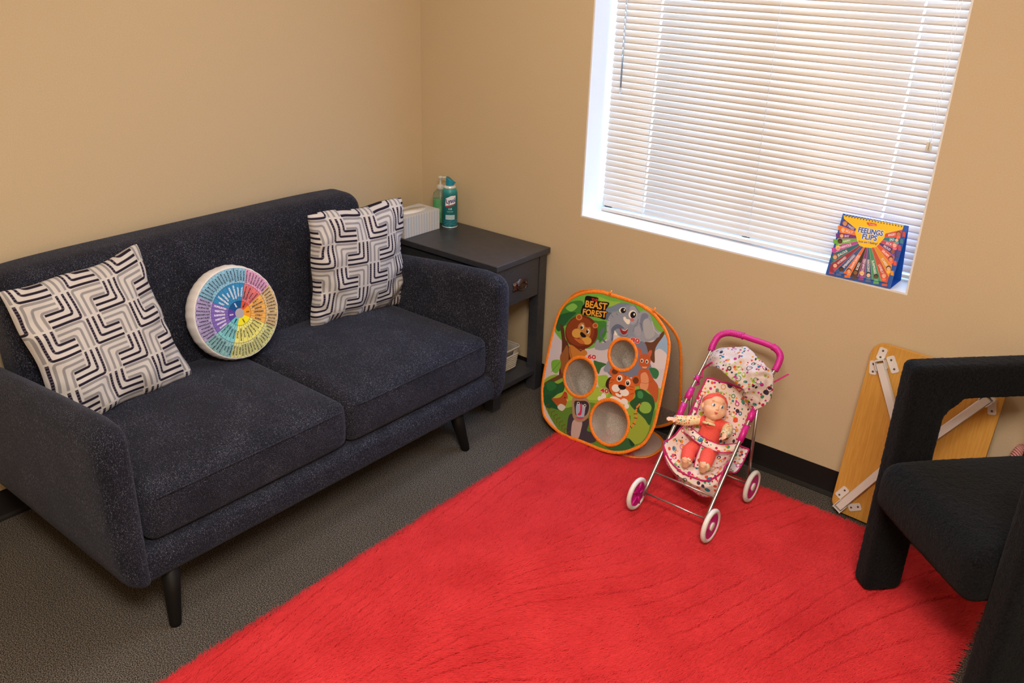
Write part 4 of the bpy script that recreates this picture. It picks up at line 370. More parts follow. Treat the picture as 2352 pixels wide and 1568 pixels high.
# ================================================================== the room
def structure(o): o['kind'] = 'structure'; return o
WX0, WX1, WZ0, WZ1 = 0.8752, 2.1159, 0.7985, 2.14
RX, RY, RZ = 3.9, -4.3, 2.7
mb = MB().box((-0.1, RY - 0.1, -0.1), (RX + 0.1, 0.1, 0.0)); structure(mb.build('floor', M_carpet, smooth=False))
mb = MB().box((-0.1, RY - 0.1, RZ), (RX + 0.1, 0.2, RZ + 0.1)); structure(mb.build('ceiling', M_ceil, smooth=False))
mb = MB().box((-0.1, RY - 0.1, 0), (0, 0, RZ)); structure(mb.build('wall_left', M_wall, smooth=False))
mb = MB().box((RX, RY - 0.1, 0), (RX + 0.1, 0, RZ)); structure(mb.build('wall_right', M_wall, smooth=False))
mb = MB().box((0, RY - 0.1, 0), (RX, RY, RZ)); structure(mb.build('wall_front', M_wall, smooth=False))
mb = MB(); e = 0.006
mb.box((-0.1, 0, 0), (WX0 - e, 0.20, RZ)); mb.box((WX1 + e, 0, 0), (RX + 0.1, 0.20, RZ))
mb.box((WX0 - e, 0, 0), (WX1 + e, 0.20, WZ0 - e)); mb.box((WX0 - e, 0, WZ1 + e), (WX1 + e, 0.20, RZ))
structure(mb.build('wall_back', M_wall, smooth=False))
def cove(name, path, z=0.1016):
    # vinyl cove base: thin sheet with a toe that flares out at the carpet; path is (point, outward normal)
    prof = [(0.0, z), (0.0025, z), (0.003, 0.03), (0.004, 0.014), (0.008, 0.005), (0.014, 0.002), (0.014, 0.0), (0.0, 0.0)]
    (a, b, nrm) = path; V = []; F = []
    for p in (a, b):
        for d, zz in prof: V.append((p[0] + nrm[0] * d, p[1] + nrm[1] * d, zz))
    n = len(prof)
    for i in range(n): F.append((i, (i + 1) % n, n + (i + 1) % n, n + i))
    F.append(tuple(range(n))); F.append(tuple(range(n, 2 * n)))
    structure(MB().add(V, F).build(name, M_vinyl, smooth=False))
cove('baseboard_back', ((0, 0), (RX, 0), (0, -1))); cove('baseboard_left', ((0, RY), (0, 0), (1, 0)))
cove('baseboard_right', ((RX, RY), (RX, 0), (-1, 0)))
# window: white liner of the recess, frame, glass
M_glass = bpy.data.materials.new('window_glass'); M_glass.use_nodes = True
g = M_glass.node_tree; g.nodes.clear(); o_ = g.nodes.new('ShaderNodeOutputMaterial'); t_ = g.nodes.new('ShaderNodeBsdfTransparent'); gl = g.nodes.new('ShaderNodeBsdfGlossy'); mx_ = g.nodes.new('ShaderNodeMixShader')
gl.inputs['Roughness'].default_value = 0.02; mx_.inputs[0].default_value = 0.06; t_.inputs[0].default_value = (0.93, 0.96, 0.96, 1)
g.links.new(t_.outputs[0], mx_.inputs[1]); g.links.new(gl.outputs[0], mx_.inputs[2]); g.links.new(mx_.outputs[0], o_.inputs[0])
mb = MB()
mb.box((WX0 - e, 0.0, WZ0 - e), (WX1 + e, 0.19, WZ0)); mb.box((WX0 - e, 0.0, WZ1), (WX1 + e, 0.19, WZ1 + e))
mb.box((WX0 - e, 0.0, WZ0), (WX0, 0.19, WZ1)); mb.box((WX1, 0.0, WZ0), (WX1 + e, 0.19, WZ1))
win = structure(mb.build('window_1', M_white, smooth=False))
M_alu = mat('window_frame_white', (0.62, 0.62, 0.63), 0.5)
mb = MB(); y0, y1 = 0.160, 0.185; f = 0.035
mb.box((WX0, y0, WZ0), (WX1, y1, WZ0 + f)); mb.box((WX0, y0, WZ1 - f), (WX1, y1, WZ1)); mb.box((WX0, y0, WZ0), (WX0 + f, y1, WZ1)); mb.box((WX1 - f, y0, WZ0), (WX1, y1, WZ1))
mb.box((1.48, y0, WZ0), (1.51, y1, WZ1)); mb.build('window_frame', M_alu, win, smooth=False)
MB().box((WX0 + 0.01, 0.170, WZ0 + 0.01), (WX1 - 0.01, 0.173, WZ1 - 0.01)).build('window_pane', M_glass, win, smooth=False)

# ------------------------------------------------------------------ blind
M_slat = mat('blind_slat_enamel', (0.70, 0.655, 0.60), 0.35, spec=0.5)
M_cord = mat('white_cord', (0.85, 0.84, 0.82), 0.7)
M_clear = mat('clear_plastic', (0.85, 0.9, 0.92), 0.08, **{'Transmission Weight': 0.85, 'IOR': 1.45})
bl = thing('window_blind', (1.5, 0.124, WZ0), 'white aluminium mini blind, closed, hanging inside the window recess', 'window blind')
BX0, BX1, BY = 0.890, 2.108, 0.124
def slat(z, dz):
    # convex slat, room-side edge down; punched route holes at the two ladders
    Wd = 0.0125; th = math.radians(66); xs = [BX0, BX0 + 0.006]
    for c in (1.080, 1.524, 1.966): xs += [c - 0.0035, c + 0.0035]
    xs += [BX1 - 0.006, BX1]; ts = [-1, -0.55, 0.0, 0.55, 1]; V = []; F = []
    for xi, x in enumerate(xs):
        for t in ts:
            w = Wd * (t * (0.80 if xi in (0, len(xs) - 1) else 1.0)); crown = 0.0022 * (1 - t * t)
            yy = BY + w * math.cos(th) - crown * math.sin(th); zz = z + dz * (x - BX0) / (BX1 - BX0) + w * math.sin(th) + crown * math.cos(th)
            V.append((x, yy, zz))
    for i in range(len(xs) - 1):
        for j in range(4):
            if i in (2, 6) and j in (1, 2): continue
            F.append((i * 5 + j, (i + 1) * 5 + j, (i + 1) * 5 + j + 1, i * 5 + j + 1))
    return MB().add(V, F)
z = 0.832; k = 0
while z < 2.085:
    dz = 0.008 * max(0, 1 - k / 6.0)
    o = slat(z, dz).build('slat', M_slat, bl); z += 0.0231; k += 1
    sm = o.modifiers.new('t', 'SOLIDIFY'); sm.thickness = 0.0004
MB().box((BX0, BY - 0.0125, 0.8045), (BX1, BY + 0.0125, 0.8165), 0.003, fn=lambda V, h: V + np.stack([V[:, 0] * 0, V[:, 0] * 0, 0.0045 * V[:, 0] / h[0]], 1)).build('bottom_rail', M_slat, bl)
MB().box((BX0, BY - 0.014, 2.095), (BX1, BY + 0.02, 2.135), 0.002).build('head_rail', M_slat, bl, wn=True)
for x in (1.080, 1.966):
    mb = MB()
    for yy in (BY - 0.0125, BY + 0.0115): mb.tube([(x, yy, 0.812), (x, yy, 2.1)], 0.0006, 5)
    mb.build('ladder_cord', M_cord, bl)
mb = MB(); mb.tube([(1.524, BY - 0.0145, 0.812), (1.522, BY - 0.0145, 2.1)], 0.0007, 5); mb.build('ladder_cord', M_cord, bl)
mb = MB(); mb.tube([(0.940, 0.098, 2.09), (0.946, 0.098, 1.287)], 0.0032, 6); mb.lathe([(0.0035, 0), (0.0045, -0.003), (0.0045, -0.018), (0.003, -0.022)], 8, (0.946, 0.098, 1.287)); mb.build('tilt_wand', M_clear, bl)
mb = MB(); mb.tube([(2.052, 0.098, 2.09), (2.064, 0.094, 1.275), (2.066, 0.090, 1.250)], 0.0008, 5); mb.tube([(2.068, 0.098, 2.09), (2.072, 0.094, 1.275), (2.069, 0.090, 1.250)], 0.0008, 5)
lc = mb.build('lift_cord', M_cord, bl)
M_tas = mat('cream_plastic', (0.70, 0.62, 0.45), 0.5)
MB().box((2.061, 0.082, 1.228), (2.0685, 0.094, 1.254), 0.002).box((2.0695, 0.082, 1.226), (2.077, 0.094, 1.252), 0.002).build('cord_equalizer', M_tas, bl)

# ================================================================== sofa
sofa = thing('sofa', (0.46, -1.21, 0), 'charcoal tweed two-seat sofa with flared arms and dark tapered legs, along the left wall', 'sofa')
SY0, SY1 = -2.01, -0.43
# base frame: long front rail under the cushions
def base_fn(V, h):
    return V
mb = MB(); mb.box((0.07, SY0 + 0.035, 0.162), (0.866, SY1 - 0.035, 0.272), 0.040, dens=0.08, k=4); mb.build('base_frame', M_tweed, sofa)
# arms: a flared slab, one closed outline in (y,z) swept along x with a rounded front
def arm(sgn):
    yi = -1.922 if sgn < 0 else -0.518; prof_in = [(0.17, 0.045), (0.20, 0.01), (0.27, 0.0), (0.40, 0.002), (0.52, 0.0), (0.60, -0.004)]
    # inner edge z, offset outward from yi ; outer edge from bottom to top
    zs = np.linspace(0, 1, 15); V = []; F = []
    def outline(s, zt, zb):
        # returns loop of (y,z) shrunk by s (0..1) about its centre line
        pts = []
        outer = [(zb - 0.002, -0.020), (zb + 0.010, -0.048), (zb + 0.045, -0.074), (zb + 0.16, -0.088), (zb + 0.30, -0.092), (zt - 0.055, -0.090), (zt - 0.02, -0.080), (zt, -0.055)]
        inner = [(zt + 0.002, -0.035), (zt - 0.012, -0.012), (zt - 0.04, -0.001), (zt - 0.12, 0.0), (zb + 0.22, 0.0), (zb + 0.12, 0.0), (zb + 0.05, 0.0), (zb + 0.005, 0.0)]
        L_ = spline(np.array(outer + inner), 4, True); c = np.array(((zt + zb) / 2, -0.045)); 
        d = L_ - c; r = np.array((1 - s / (zt - zb) * 2, 1 - s / 0.045)); return c + d * r
    xs = [0.05, 0.056, 0.07, 0.2, 0.35, 0.5, 0.65, 0.78, 0.835, 0.855, 0.868, 0.874, 0.876]; sh = [0.03, 0.01, 0, 0, 0, 0, 0, 0, 0.0, 0.003, 0.010, 0.020, 0.035]
    for x, s in zip(xs, sh):
        t = (x - 0.05) / 0.82; zt = 0.585 + 0.082 * min(1, t * 1.15) ** 0.8 - 0.012 * max(0, (t - 0.9) / 0.1) ** 2; zb = 0.168
        lp = outline(s, zt, zb)
        for (zz, oy) in lp: V.append((x, yi + (-sgn) * oy * (1.0 if True else 1), zz))
    n = len(lp)
    for i in range(len(xs) - 1):
        for j in range(n): F.append((i * n + j, i * n + (j + 1) % n, (i + 1) * n + (j + 1) % n, (i + 1) * n + j))
    F.append(tuple(range(n))); F.append(tuple((len(xs) - 1) * n + j for j in range(n)))
    return MB().add(V, F).build('arm', M_tweed, sofa)
arm(-1); arm(1)
# backrest: rounded slab leaning back
def back_fn(V, h):
    V = V.copy(); t = (V[:, 2] + h[2]) / (2 * h[2]); front = np.clip(V[:, 0] / h[0], 0, 1)
    V[:, 0] += -0.085 * t - 0.0 + 0.012 * front * np.cos(np.clip(V[:, 1] / h[1], -1, 1) * PI / 2)
    for (y, zz) in ((-0.235, 0.02), (0.235, 0.02), (-0.55, 0.02), (0.55, 0.02)):
        V[:, 0] -= front * 0.016 * np.exp(-((V[:, 1] - y) ** 2 + (V[:, 2] - zz) ** 2) / 0.0016)
    V[:, 2] -= 0.012 * np.clip(np.abs(V[:, 1]) / h[1], 0, 1) ** 6
    return V
mb = MB(); mb.box((0.115, -1.905, 0.20), (0.285, -0.535, 0.872), 0.055, dens=0.02, k=6, fn=back_fn); bk_ = mb.build('backrest', M_tweed, sofa)
for y in (-1.455, -0.985, -1.77, -0.67):
    MB().ell((0.236, y, 0.556), (0.006, 0.014, 0.014), n=14).build('button', M_tweed, sofa)
# seat cushions
def cush_fn(V, h):
    V = V.copy(); u = np.clip(V[:, 0] / h[0], -1, 1); w = np.clip(V[:, 1] / h[1], -1, 1); t = V[:, 2] / h[2]
    V[:, 2] += np.where(t > 0, 1, 0) * t * 0.030 * (1 - u ** 4) * (1 - np.abs(w) ** 3) * 1.0
    V[:, 0] += 0.012 * np.clip(u, 0, 1) * (1 - t * t) * (1 - w ** 4); V[:, 1] += 0.006 * w * (1 - t * t)
    return V
for (a, b, nm) in ((-1.905, -1.213, 'l'), (-1.207, -0.528, 'r')):
    mb = MB(); mb.box((0.22, a, 0.272), (0.848, b, 0.436), 0.034, dens=0.03, k=5, fn=cush_fn); c_ = mb.build('seat_cushion', M_tweed_top, sofa)
    # welted seam along the top front edge
    ys = np.linspace(a + 0.03, b - 0.03, 24); w = (ys - (a + b) / 2) / ((b - a) / 2)
    P = [(0.8545 + 0.0045 * (1 - q ** 4), y, 0.4135 + 0.001 * (1 - abs(q) ** 3)) for y, q in zip(ys, w)]
    mb = MB(); mb.tube(P, 0.0024, 6); mb.build('seam_piping', M_tweed_top, c_)
# legs: tapered, splayed
for (x, y, dx, dy) in ((0.838, -0.636, 0.030, 0.032), (0.862, -1.880, 0.035, -0.030), (0.10, -0.60, -0.03, 0.03), (0.10, -1.86, -0.03, -0.03)):
    top = np.array((x - dx * 1.1, y - dy * 1.0, 0.185)); bot = np.array((x, y, 0.0))
    P = [bot, bot + (top - bot) * 0.03, bot + (top - bot) * 0.5, top]; mb = MB(); mb.tube(P, [0.0145, 0.0165, 0.0225, 0.028], 20); mb.build('leg', M_leg, sofa)

# ================================================================== scatter cushions
def euler_m(a, b, g):
    ca, sa, cb, sb, cg, sg = math.cos(a), math.sin(a), math.cos(b), math.sin(b), math.cos(g), math.sin(g)
    return np.array([[ca, -sa, 0], [sa, ca, 0], [0, 0, 1]]) @ np.array([[cb, 0, sb], [0, 1, 0], [-sb, 0, cb]]) @ np.array([[1, 0, 0], [0, cg, -sg], [0, sg, cg]]) @ np.array([[0, 0, 1], [1, 0, 0], [0, 1, 0]], float)
TW, TH = 0.150, 0.094
def key_pattern(u0, v0):
    p = Paint(-0.225, -0.225, 0.225, 0.225, 0.0011, (206, 203, 204), ss=2)
    dark, grey = (34, 28, 46), (146, 145, 150); w = 0.0078; r = 0.008
    def stroke(pts, col, dash=False):
        pts = np.array(pts); (x0, y0), (x1, y1), (x2, y2) = pts
        # rounded corner at the middle point
        d0 = np.array((x0 - x1, y0 - y1)); d2 = np.array((x2 - x1, y2 - y1)); d0 /= np.linalg.norm(d0); d2 /= np.linalg.norm(d2)
        arc = [pts[1] + d0 * r * (1 - math.sin(t)) + d2 * r * (1 - math.cos(t)) for t in np.linspace(0, PI / 2, 5)]
        p.line([pts[0]] + arc + [pts[2]], w, col)
        if dash:
            a, b = (pts[0], pts[1]); n = int(abs(a[1] - b[1]) / 0.0085)
            for i in range(n):
                y = a[1] + (b[1] - a[1]) * (i + 0.5) / n; p.poly([(a[0] - w * .6, y - 0.0011), (a[0] + w * .6, y - 0.0007), (a[0] + w * .6, y + 0.0011), (a[0] - w * .6, y + 0.0007)], (140, 134, 150), 0.8)
    for i in range(-4, 5):
        for j in range(-4, 5):
            for row in (0, 1):
                bx = u0 + i * TW; by = v0 + j * 2 * TH - row * TH
                X = (lambda x: bx + x) if row == 0 else (lambda x: bx + TW - x)
                for q in range(3):
                    o = 0.0060 + q * 0.0190; g = 0.0060 + q * 0.0175; gx = 0.0070 + q * 0.0195
                    stroke([(X(o), by - 0.004), (X(o), by - TH + 0.0045 + q * 0.0195), (X(TW * 0.65), by - TH + 0.0045 + q * 0.0195)], dark, True)
                    stroke([(X(TW * 0.37), by - g), (X(TW - gx), by - g), (X(TW - gx), by - TH + 0.003)], grey)
    nz = rng.normal(0, 4, p.img.shape[:2]); p.img += nz[..., None]
    yy, xx = np.mgrid[0:p.img.shape[0], 0:p.img.shape[1]]; p.img += (5 * np.sin(yy * 1.1) * np.sin(xx * 0.9))[..., None]; p.img = np.clip(p.img, 0, 255)
    return p
def cushion(name, C, ang, T, label, phase, seed, pull=(0, 0, 0, 0)):
    C = np.array(C); M = euler_m(*ang); S = 0.22; rr = np.random.default_rng(seed); fx = rr.uniform(0, 6, 12)
    def shape(Uu, Vv, side):
        u = Uu / 0.225; v = Vv / 0.225; e_ = np.maximum(0, (1 - np.abs(u) ** 2.6) * (1 - np.abs(v) ** 2.6))
        x = u * S * (1 - 0.06 * (1 - v * v)) * (1 - 0.03 * np.abs(v) ** 9 * np.abs(u) ** 9); y = v * S * (1 - 0.06 * (1 - u * u)) * (1 - 0.03 * np.abs(v) ** 9 * np.abs(u) ** 9)
        z = side * T * e_ ** 0.46
        wr = 0.0035 * np.sin(9 * u + 5 * v + fx[0]) + 0.003 * np.sin(13 * v - 6 * u + fx[1]) + 0.0025 * np.sin(21 * u * v + fx[2])
        edge = np.clip((np.maximum(np.abs(u), np.abs(v)) - 0.35) / 0.55, 0, 1)
        x = x + 0.0035 * np.sin(7 * v + fx[4]) * edge; y = y + 0.0035 * np.sin(6 * u + fx[5]) * edge; wr = wr * 1.7
        z = z + wr * edge * (e_ ** 0.3) + 0.004 * np.sin(4 * u + fx[3]) * e_
        cr = [(1, 1), (-1, 1), (-1, -1), (1, -1)]
        for (cx, cy), pl in zip(cr, pull):
            wgt = np.clip(1 - np.hypot(u - cx, v - cy) / 0.8, 0, 1) ** 2; x = x + pl * cx * wgt; y = y + pl * cy * wgt
        P = np.stack([x, y, z], -1); return C + P @ M.T
    base = (C[0], C[1], 0.43)
    root = thing('throw_pillow', base, label, 'pillow', None)
    o1 = printed('pillow_cover', key_pattern(*phase), lambda a, b: shape(a, b, 1.0), M_vc, root)
    n = 60; g = np.linspace(-0.225, 0.225, n); A, B = np.meshgrid(g, g); V = shape(A, B, -0.85).reshape(-1, 3)
    F = [(i * n + j, (i + 1) * n + j, (i + 1) * n + j + 1, i * n + j + 1) for i in range(n - 1) for j in range(n - 1)]
    MB().add(V, F).build('pillow_back', M_navy, root)
    return root
cushion('throw_pillow', (0.307, -1.691, 0.650), (0.073, -0.396, 0.048), 0.070, 'black, grey and white key-pattern throw pillow leaning by the left sofa arm', (-0.209 + 0.15, 0.080), 1, (0.012, 0.004, 0, 0.008))
cushion('throw_pillow', (0.345, -0.705, 0.656), (-0.065, -0.011, -0.046), 0.074, 'black, grey and white key-pattern throw pillow upright by the right sofa arm', (-0.154, 0.014), 2, (0.004, 0, 0.004, 0))

# round feelings-wheel cushion
def wheel():
    p = Paint(-0.155, -0.155, 0.155, 0.155, 0.00058, (228, 226, 232), ss=2); R = 0.150
    blk = (35, 38, 60)
    secs = [(-62, 18, (24, 86, 150), (54, 140, 198), (138, 194, 226), 'ANGRY', (235, 240, 250), 'HURT THREATENED HATEFUL MAD AGGRESSIVE FRUSTRATED DISTANT CRITICAL', 'EMBARRASSED DEVASTATED INSECURE JEALOUS RESENTFUL VIOLATED FURIOUS ENRAGED PROVOKED HOSTILE INFURIATED IRRITATED WITHDRAWN SUSPICIOUS SKEPTICAL SARCASTIC'),
            (18, 58, (216, 92, 62), (228, 122, 122), (226, 168, 206), 'DISGUST', blk, 'DISAPPROVAL DISAPPOINTED AWFUL AVOIDANCE', 'JUDGMENTAL LOATHING REPUGNANT REVOLTING REVULSION DETESTABLE AVERSION HESITANT'),
            (58, 118, (246, 166, 48), (242, 184, 96), (226, 198, 142), 'SAD', blk, 'GUILTY ABANDONED DESPAIR DEPRESSED LONELY BORED', 'REMORSEFUL ASHAMED IGNORED VICTIMIZED POWERLESS VULNERABLE INFERIOR EMPTY ABANDONED ISOLATED APATHETIC INDIFFERENT'),
            (118, 198, (246, 236, 46), (240, 238, 134), (220, 224, 150), 'HAPPY', blk, 'OPTIMISTIC INTIMATE PEACEFUL POWERFUL ACCEPTED PROUD INTERESTED JOYFUL', 'INSPIRED OPEN PLAYFUL SENSITIVE HOPEFUL LOVING PROVOCATIVE COURAGEOUS FULFILLED RESPECTED CONFIDENT IMPORTANT INQUISITIVE AMUSED ECSTATIC LIBERATED'),
            (198, 238, (104, 198, 214), (132, 208, 218), (142, 196, 204), 'SURPRISE', blk, 'EXCITED AMAZED CONFUSED STARTLED', 'ENERGETIC EAGER AWE ASTONISHED PERPLEXED DISILLUSIONED DISMAYED SHOCKED'),
            (238, 298, (92, 72, 172), (128, 106, 196), (178, 168, 218), 'FEAR', (235, 235, 250), 'SCARED ANXIOUS INSECURE SUBMISSIVE REJECTED HUMILIATED', 'TERRIFIED FRIGHTENED OVERWHELMED WORRIED INADEQUATE INFERIOR WORTHLESS INSIGNIFICANT INADEQUATE ALIENATED DISRESPECTED RIDICULED')]
    rad = (0.024, 0.041, 0.100, R)
    def wedge(a0, a1, r0, r1, col):
        t = np.radians(np.linspace(a0, a1, max(3, int((a1 - a0) / 2)))); q = [(r1 * math.sin(x), r1 * math.cos(x)) for x in t] + [(r0 * math.sin(x), r0 * math.cos(x)) for x in t[::-1]]
        p.poly(q, col)
    def word(s, a, rm, h, col, mw):
        th = math.radians(a); c = (rm * math.sin(th), rm * math.cos(th)); ang = PI / 2 - th
        if math.cos(ang) < 0: ang += PI
        p.text(s, c, h, col, ang, maxw=mw, bold=0.00035)
    for a0, a1, c0, c1, c2, core, tcol, mid, outw in secs:
        wedge(a0, a1, 0, rad[1], c0); wedge(a0, a1, rad[1], rad[2], c1); wedge(a0, a1, rad[2], rad[3], c2)
        mid = mid.split(); outw = outw.split()
        word(core, (a0 + a1) / 2, 0.030, 0.0045, tcol, 0.016)
        tm = (240, 240, 250) if tcol[0] > 200 else blk
        for i, s in enumerate(mid): word(s, a0 + (i + 0.5) * (a1 - a0) / len(mid), 0.0715, 0.0055, tm, 0.045)
        for i, s in enumerate(outw): word(s, a0 + (i + 0.5) * (a1 - a0) / len(outw), 0.1255, 0.0050, blk, 0.044)
        n = len(outw)
        for i in range(n + 1):
            th = math.radians(a0 + i * (a1 - a0) / n); d = np.array((math.sin(th), math.cos(th))); r0 = rad[1] if i % 2 == 0 else rad[2]
            p.line([d * r0, d * R], 0.0008, (60, 62, 110))
    t = np.linspace(0, 2 * PI, 160)
    for r in rad[1:]: p.line([(r * math.cos(x), r * math.sin(x)) for x in t], 0.0011, (40, 50, 100))
    p.ell((0, 0), 0.0165, 0.0165, (176, 172, 184)); return p
def round_cushion():
    C = np.array((0.352, -1.255, 0.612)); M = euler_m(-0.061, -0.249, -0.124); R = 0.150
    root = thing('round_pillow', (C[0], C[1], 0.44), 'white round pillow printed with a rainbow wheel of feelings, mid sofa', 'pillow')
    def dome(Uu, Vv):
        r = np.hypot(Uu, Vv) / 0.158; z = 0.030 + 0.020 * np.sqrt(np.clip(1 - r ** 3, 0, 1))
        return C + np.stack([Uu, Vv, z - 0.022], -1) @ M.T
    printed('printed_wheel', wheel(), dome, M_vc, root, keep=lambda a, b: np.hypot(a, b) < 0.1505)
    # puffy white side band and back, with puckered seam
    n = 200; V = []; F = []; prof = [(0.1500, 0.0185), (0.1525, 0.018), (0.1575, 0.010), (0.166, -0.010), (0.170, -0.030), (0.166, -0.052), (0.155, -0.066), (0.13, -0.076), (0.08, -0.084), (0.03, -0.087), (0.0, -0.088)]
    z0 = 0.030 + 0.020 * math.sqrt(1 - (0.15 / 0.158) ** 3) - 0.022
    prof = [(0.1498, z0), (0.1515, z0 + 0.0005), (0.1545, z0 - 0.005), (0.158, z0 - 0.017), (0.160, z0 - 0.035), (0.158, z0 - 0.052), (0.150, z0 - 0.066), (0.13, z0 - 0.074), (0.08, z0 - 0.080), (0.0, z0 - 0.082)]
    for k, (r, z) in enumerate(prof):
        for j in range(n):
            a = 2 * PI * j / n; w = math.exp(-((k - 3.5) / 2.0) ** 2) if k > 0 else 0
            pk = w * (0.0009 * math.sin(a * 37 + 2 * math.sin(3 * a)) + 0.0012 * math.sin(a * 17 + 3 * math.sin(2 * a)) * math.sin(a * 2 + 1) ** 2); rr = r + pk * (1 if k > 1 else .5)
            V.append(C + M @ np.array((rr * math.cos(a), rr * math.sin(a), z)))
    for i in range(len(prof) - 1):
        for j in range(n): F.append((i * n + j, i * n + (j + 1) % n, (i + 1) * n + (j + 1) % n, (i + 1) * n + j))
    M_wc = mat('white_cotton', (0.80, 0.79, 0.82), 0.9, spec=0.2)
    MB().add(V, F).build('pillow_body', M_wc, root)
round_cushion()

# ================================================================== end table
TX0, TX1, TY0, TY1, TZ = 0.135, 0.742, -0.358, -0.014, 0.640
tb = thing('end_table', (0.45, -0.19, 0), 'narrow charcoal wooden end table with one drawer, in the room corner', 'side table')
MB().box((TX0, TY0, TZ - 0.024), (TX1, TY1, TZ), 0.003, k=2).build('table_top', M_grey, tb, wn=True)
lx0, lx1, ly0, ly1 = TX0 + 0.014, TX1 - 0.012, TY0 + 0.012, TY1 - 0.006; lw = 0.048
for (a, b) in ((lx0, ly0), (lx0, ly1 - lw), (lx1 - lw, ly0), (lx1 - lw, ly1 - lw)):
    MB().box((a, b, 0), (a + lw, b + lw, TZ - 0.024), 0.002, k=1).build('leg', M_grey, tb, wn=True)
mb = MB(); mb.box((lx0 + 0.01, ly0 + 0.006, 0.45), (lx1 - 0.03, ly0 + 0.022, TZ - 0.024)); mb.box((lx0 + 0.01, ly1 - 0.022, 0.45), (lx1 - 0.03, ly1 - 0.006, TZ - 0.024)); mb.box((lx0 + 0.008, ly0 + 0.02, 0.45), (lx0 + 0.024, ly1 - 0.02, TZ - 0.024)); mb.build('apron', M_grey, tb, smooth=False)
M_dkin = mat('dark_inside', (0.02, 0.018, 0.018), 0.8)
dr = MB().box((lx1 - 0.020, ly0 + lw + 0.003, 0.446), (lx1 - 0.003, ly1 - lw - 0.003, TZ - 0.032), 0.0015, k=1).build('drawer', M_grey, tb, wn=True)
MB().box((lx0 + 0.03, ly0 + 0.03, 0.452), (lx1 - 0.021, ly1 - 0.03, 0.56)).build('drawer_box', M_dkin, dr, smooth=False)
# bail pull: shaped back plate, two posts and a drop ring
X = lx1 - 0.003; yc, zc = -0.190, 0.522
pl = [(-0.047, -0.022), (0.047, -0.022), (0.047, -0.012), (0.042, -0.004), (0.047, 0.004), (0.047, 0.016), (0.018, 0.019), (0.008, 0.026), (-0.008, 0.026), (-0.018, 0.019), (-0.047, 0.016), (-0.047, 0.004), (-0.042, -0.004), (-0.047, -0.012)]
V = [(X, yc + a, zc + b) for a, b in pl] + [(X + 0.002, yc + a, zc + b) for a, b in pl]; n = len(pl)
F = [tuple(range(n)), tuple(range(n, 2 * n))] + [(i, (i + 1) % n, n + (i + 1) % n, n + i) for i in range(n)]
mb = MB().add(V, F)
for s in (-1, 1): mb.lathe([(0.005, 0), (0.004, 0.003), (0.0035, 0.006), (0.0055, 0.008), (0.0055, 0.011), (0.002, 0.013)], 12, (X + 0.002, yc + s * 0.024, zc + 0.004), (1, 0, 0))
for a in (-0.042, 0.042):
    for b in (-0.018, 0.012): mb.ell((X + 0.002, yc + a, zc + b), (0.0015, 0.0025, 0.0025), n=8)
P = spline([(X + 0.009, yc - 0.024, zc + 0.003), (X + 0.010, yc - 0.027, zc - 0.006), (X + 0.012, yc - 0.018, zc - 0.016), (X + 0.013, yc, zc - 0.019), (X + 0.012, yc + 0.018, zc - 0.016), (X + 0.010, yc + 0.027, zc - 0.006), (X + 0.009, yc + 0.024, zc + 0.003)], 5)
mb.tube(P, 0.003, 8); mb.build('drawer_pull', M_bronze, dr)
SHZ = 0.098
MB().box((lx0 + 0.006, ly0 + 0.008, SHZ - 0.022), (lx1 - 0.006, ly1 - 0.008, SHZ), 0.0015, k=1).build('lower_shelf', M_grey, tb, wn=True)
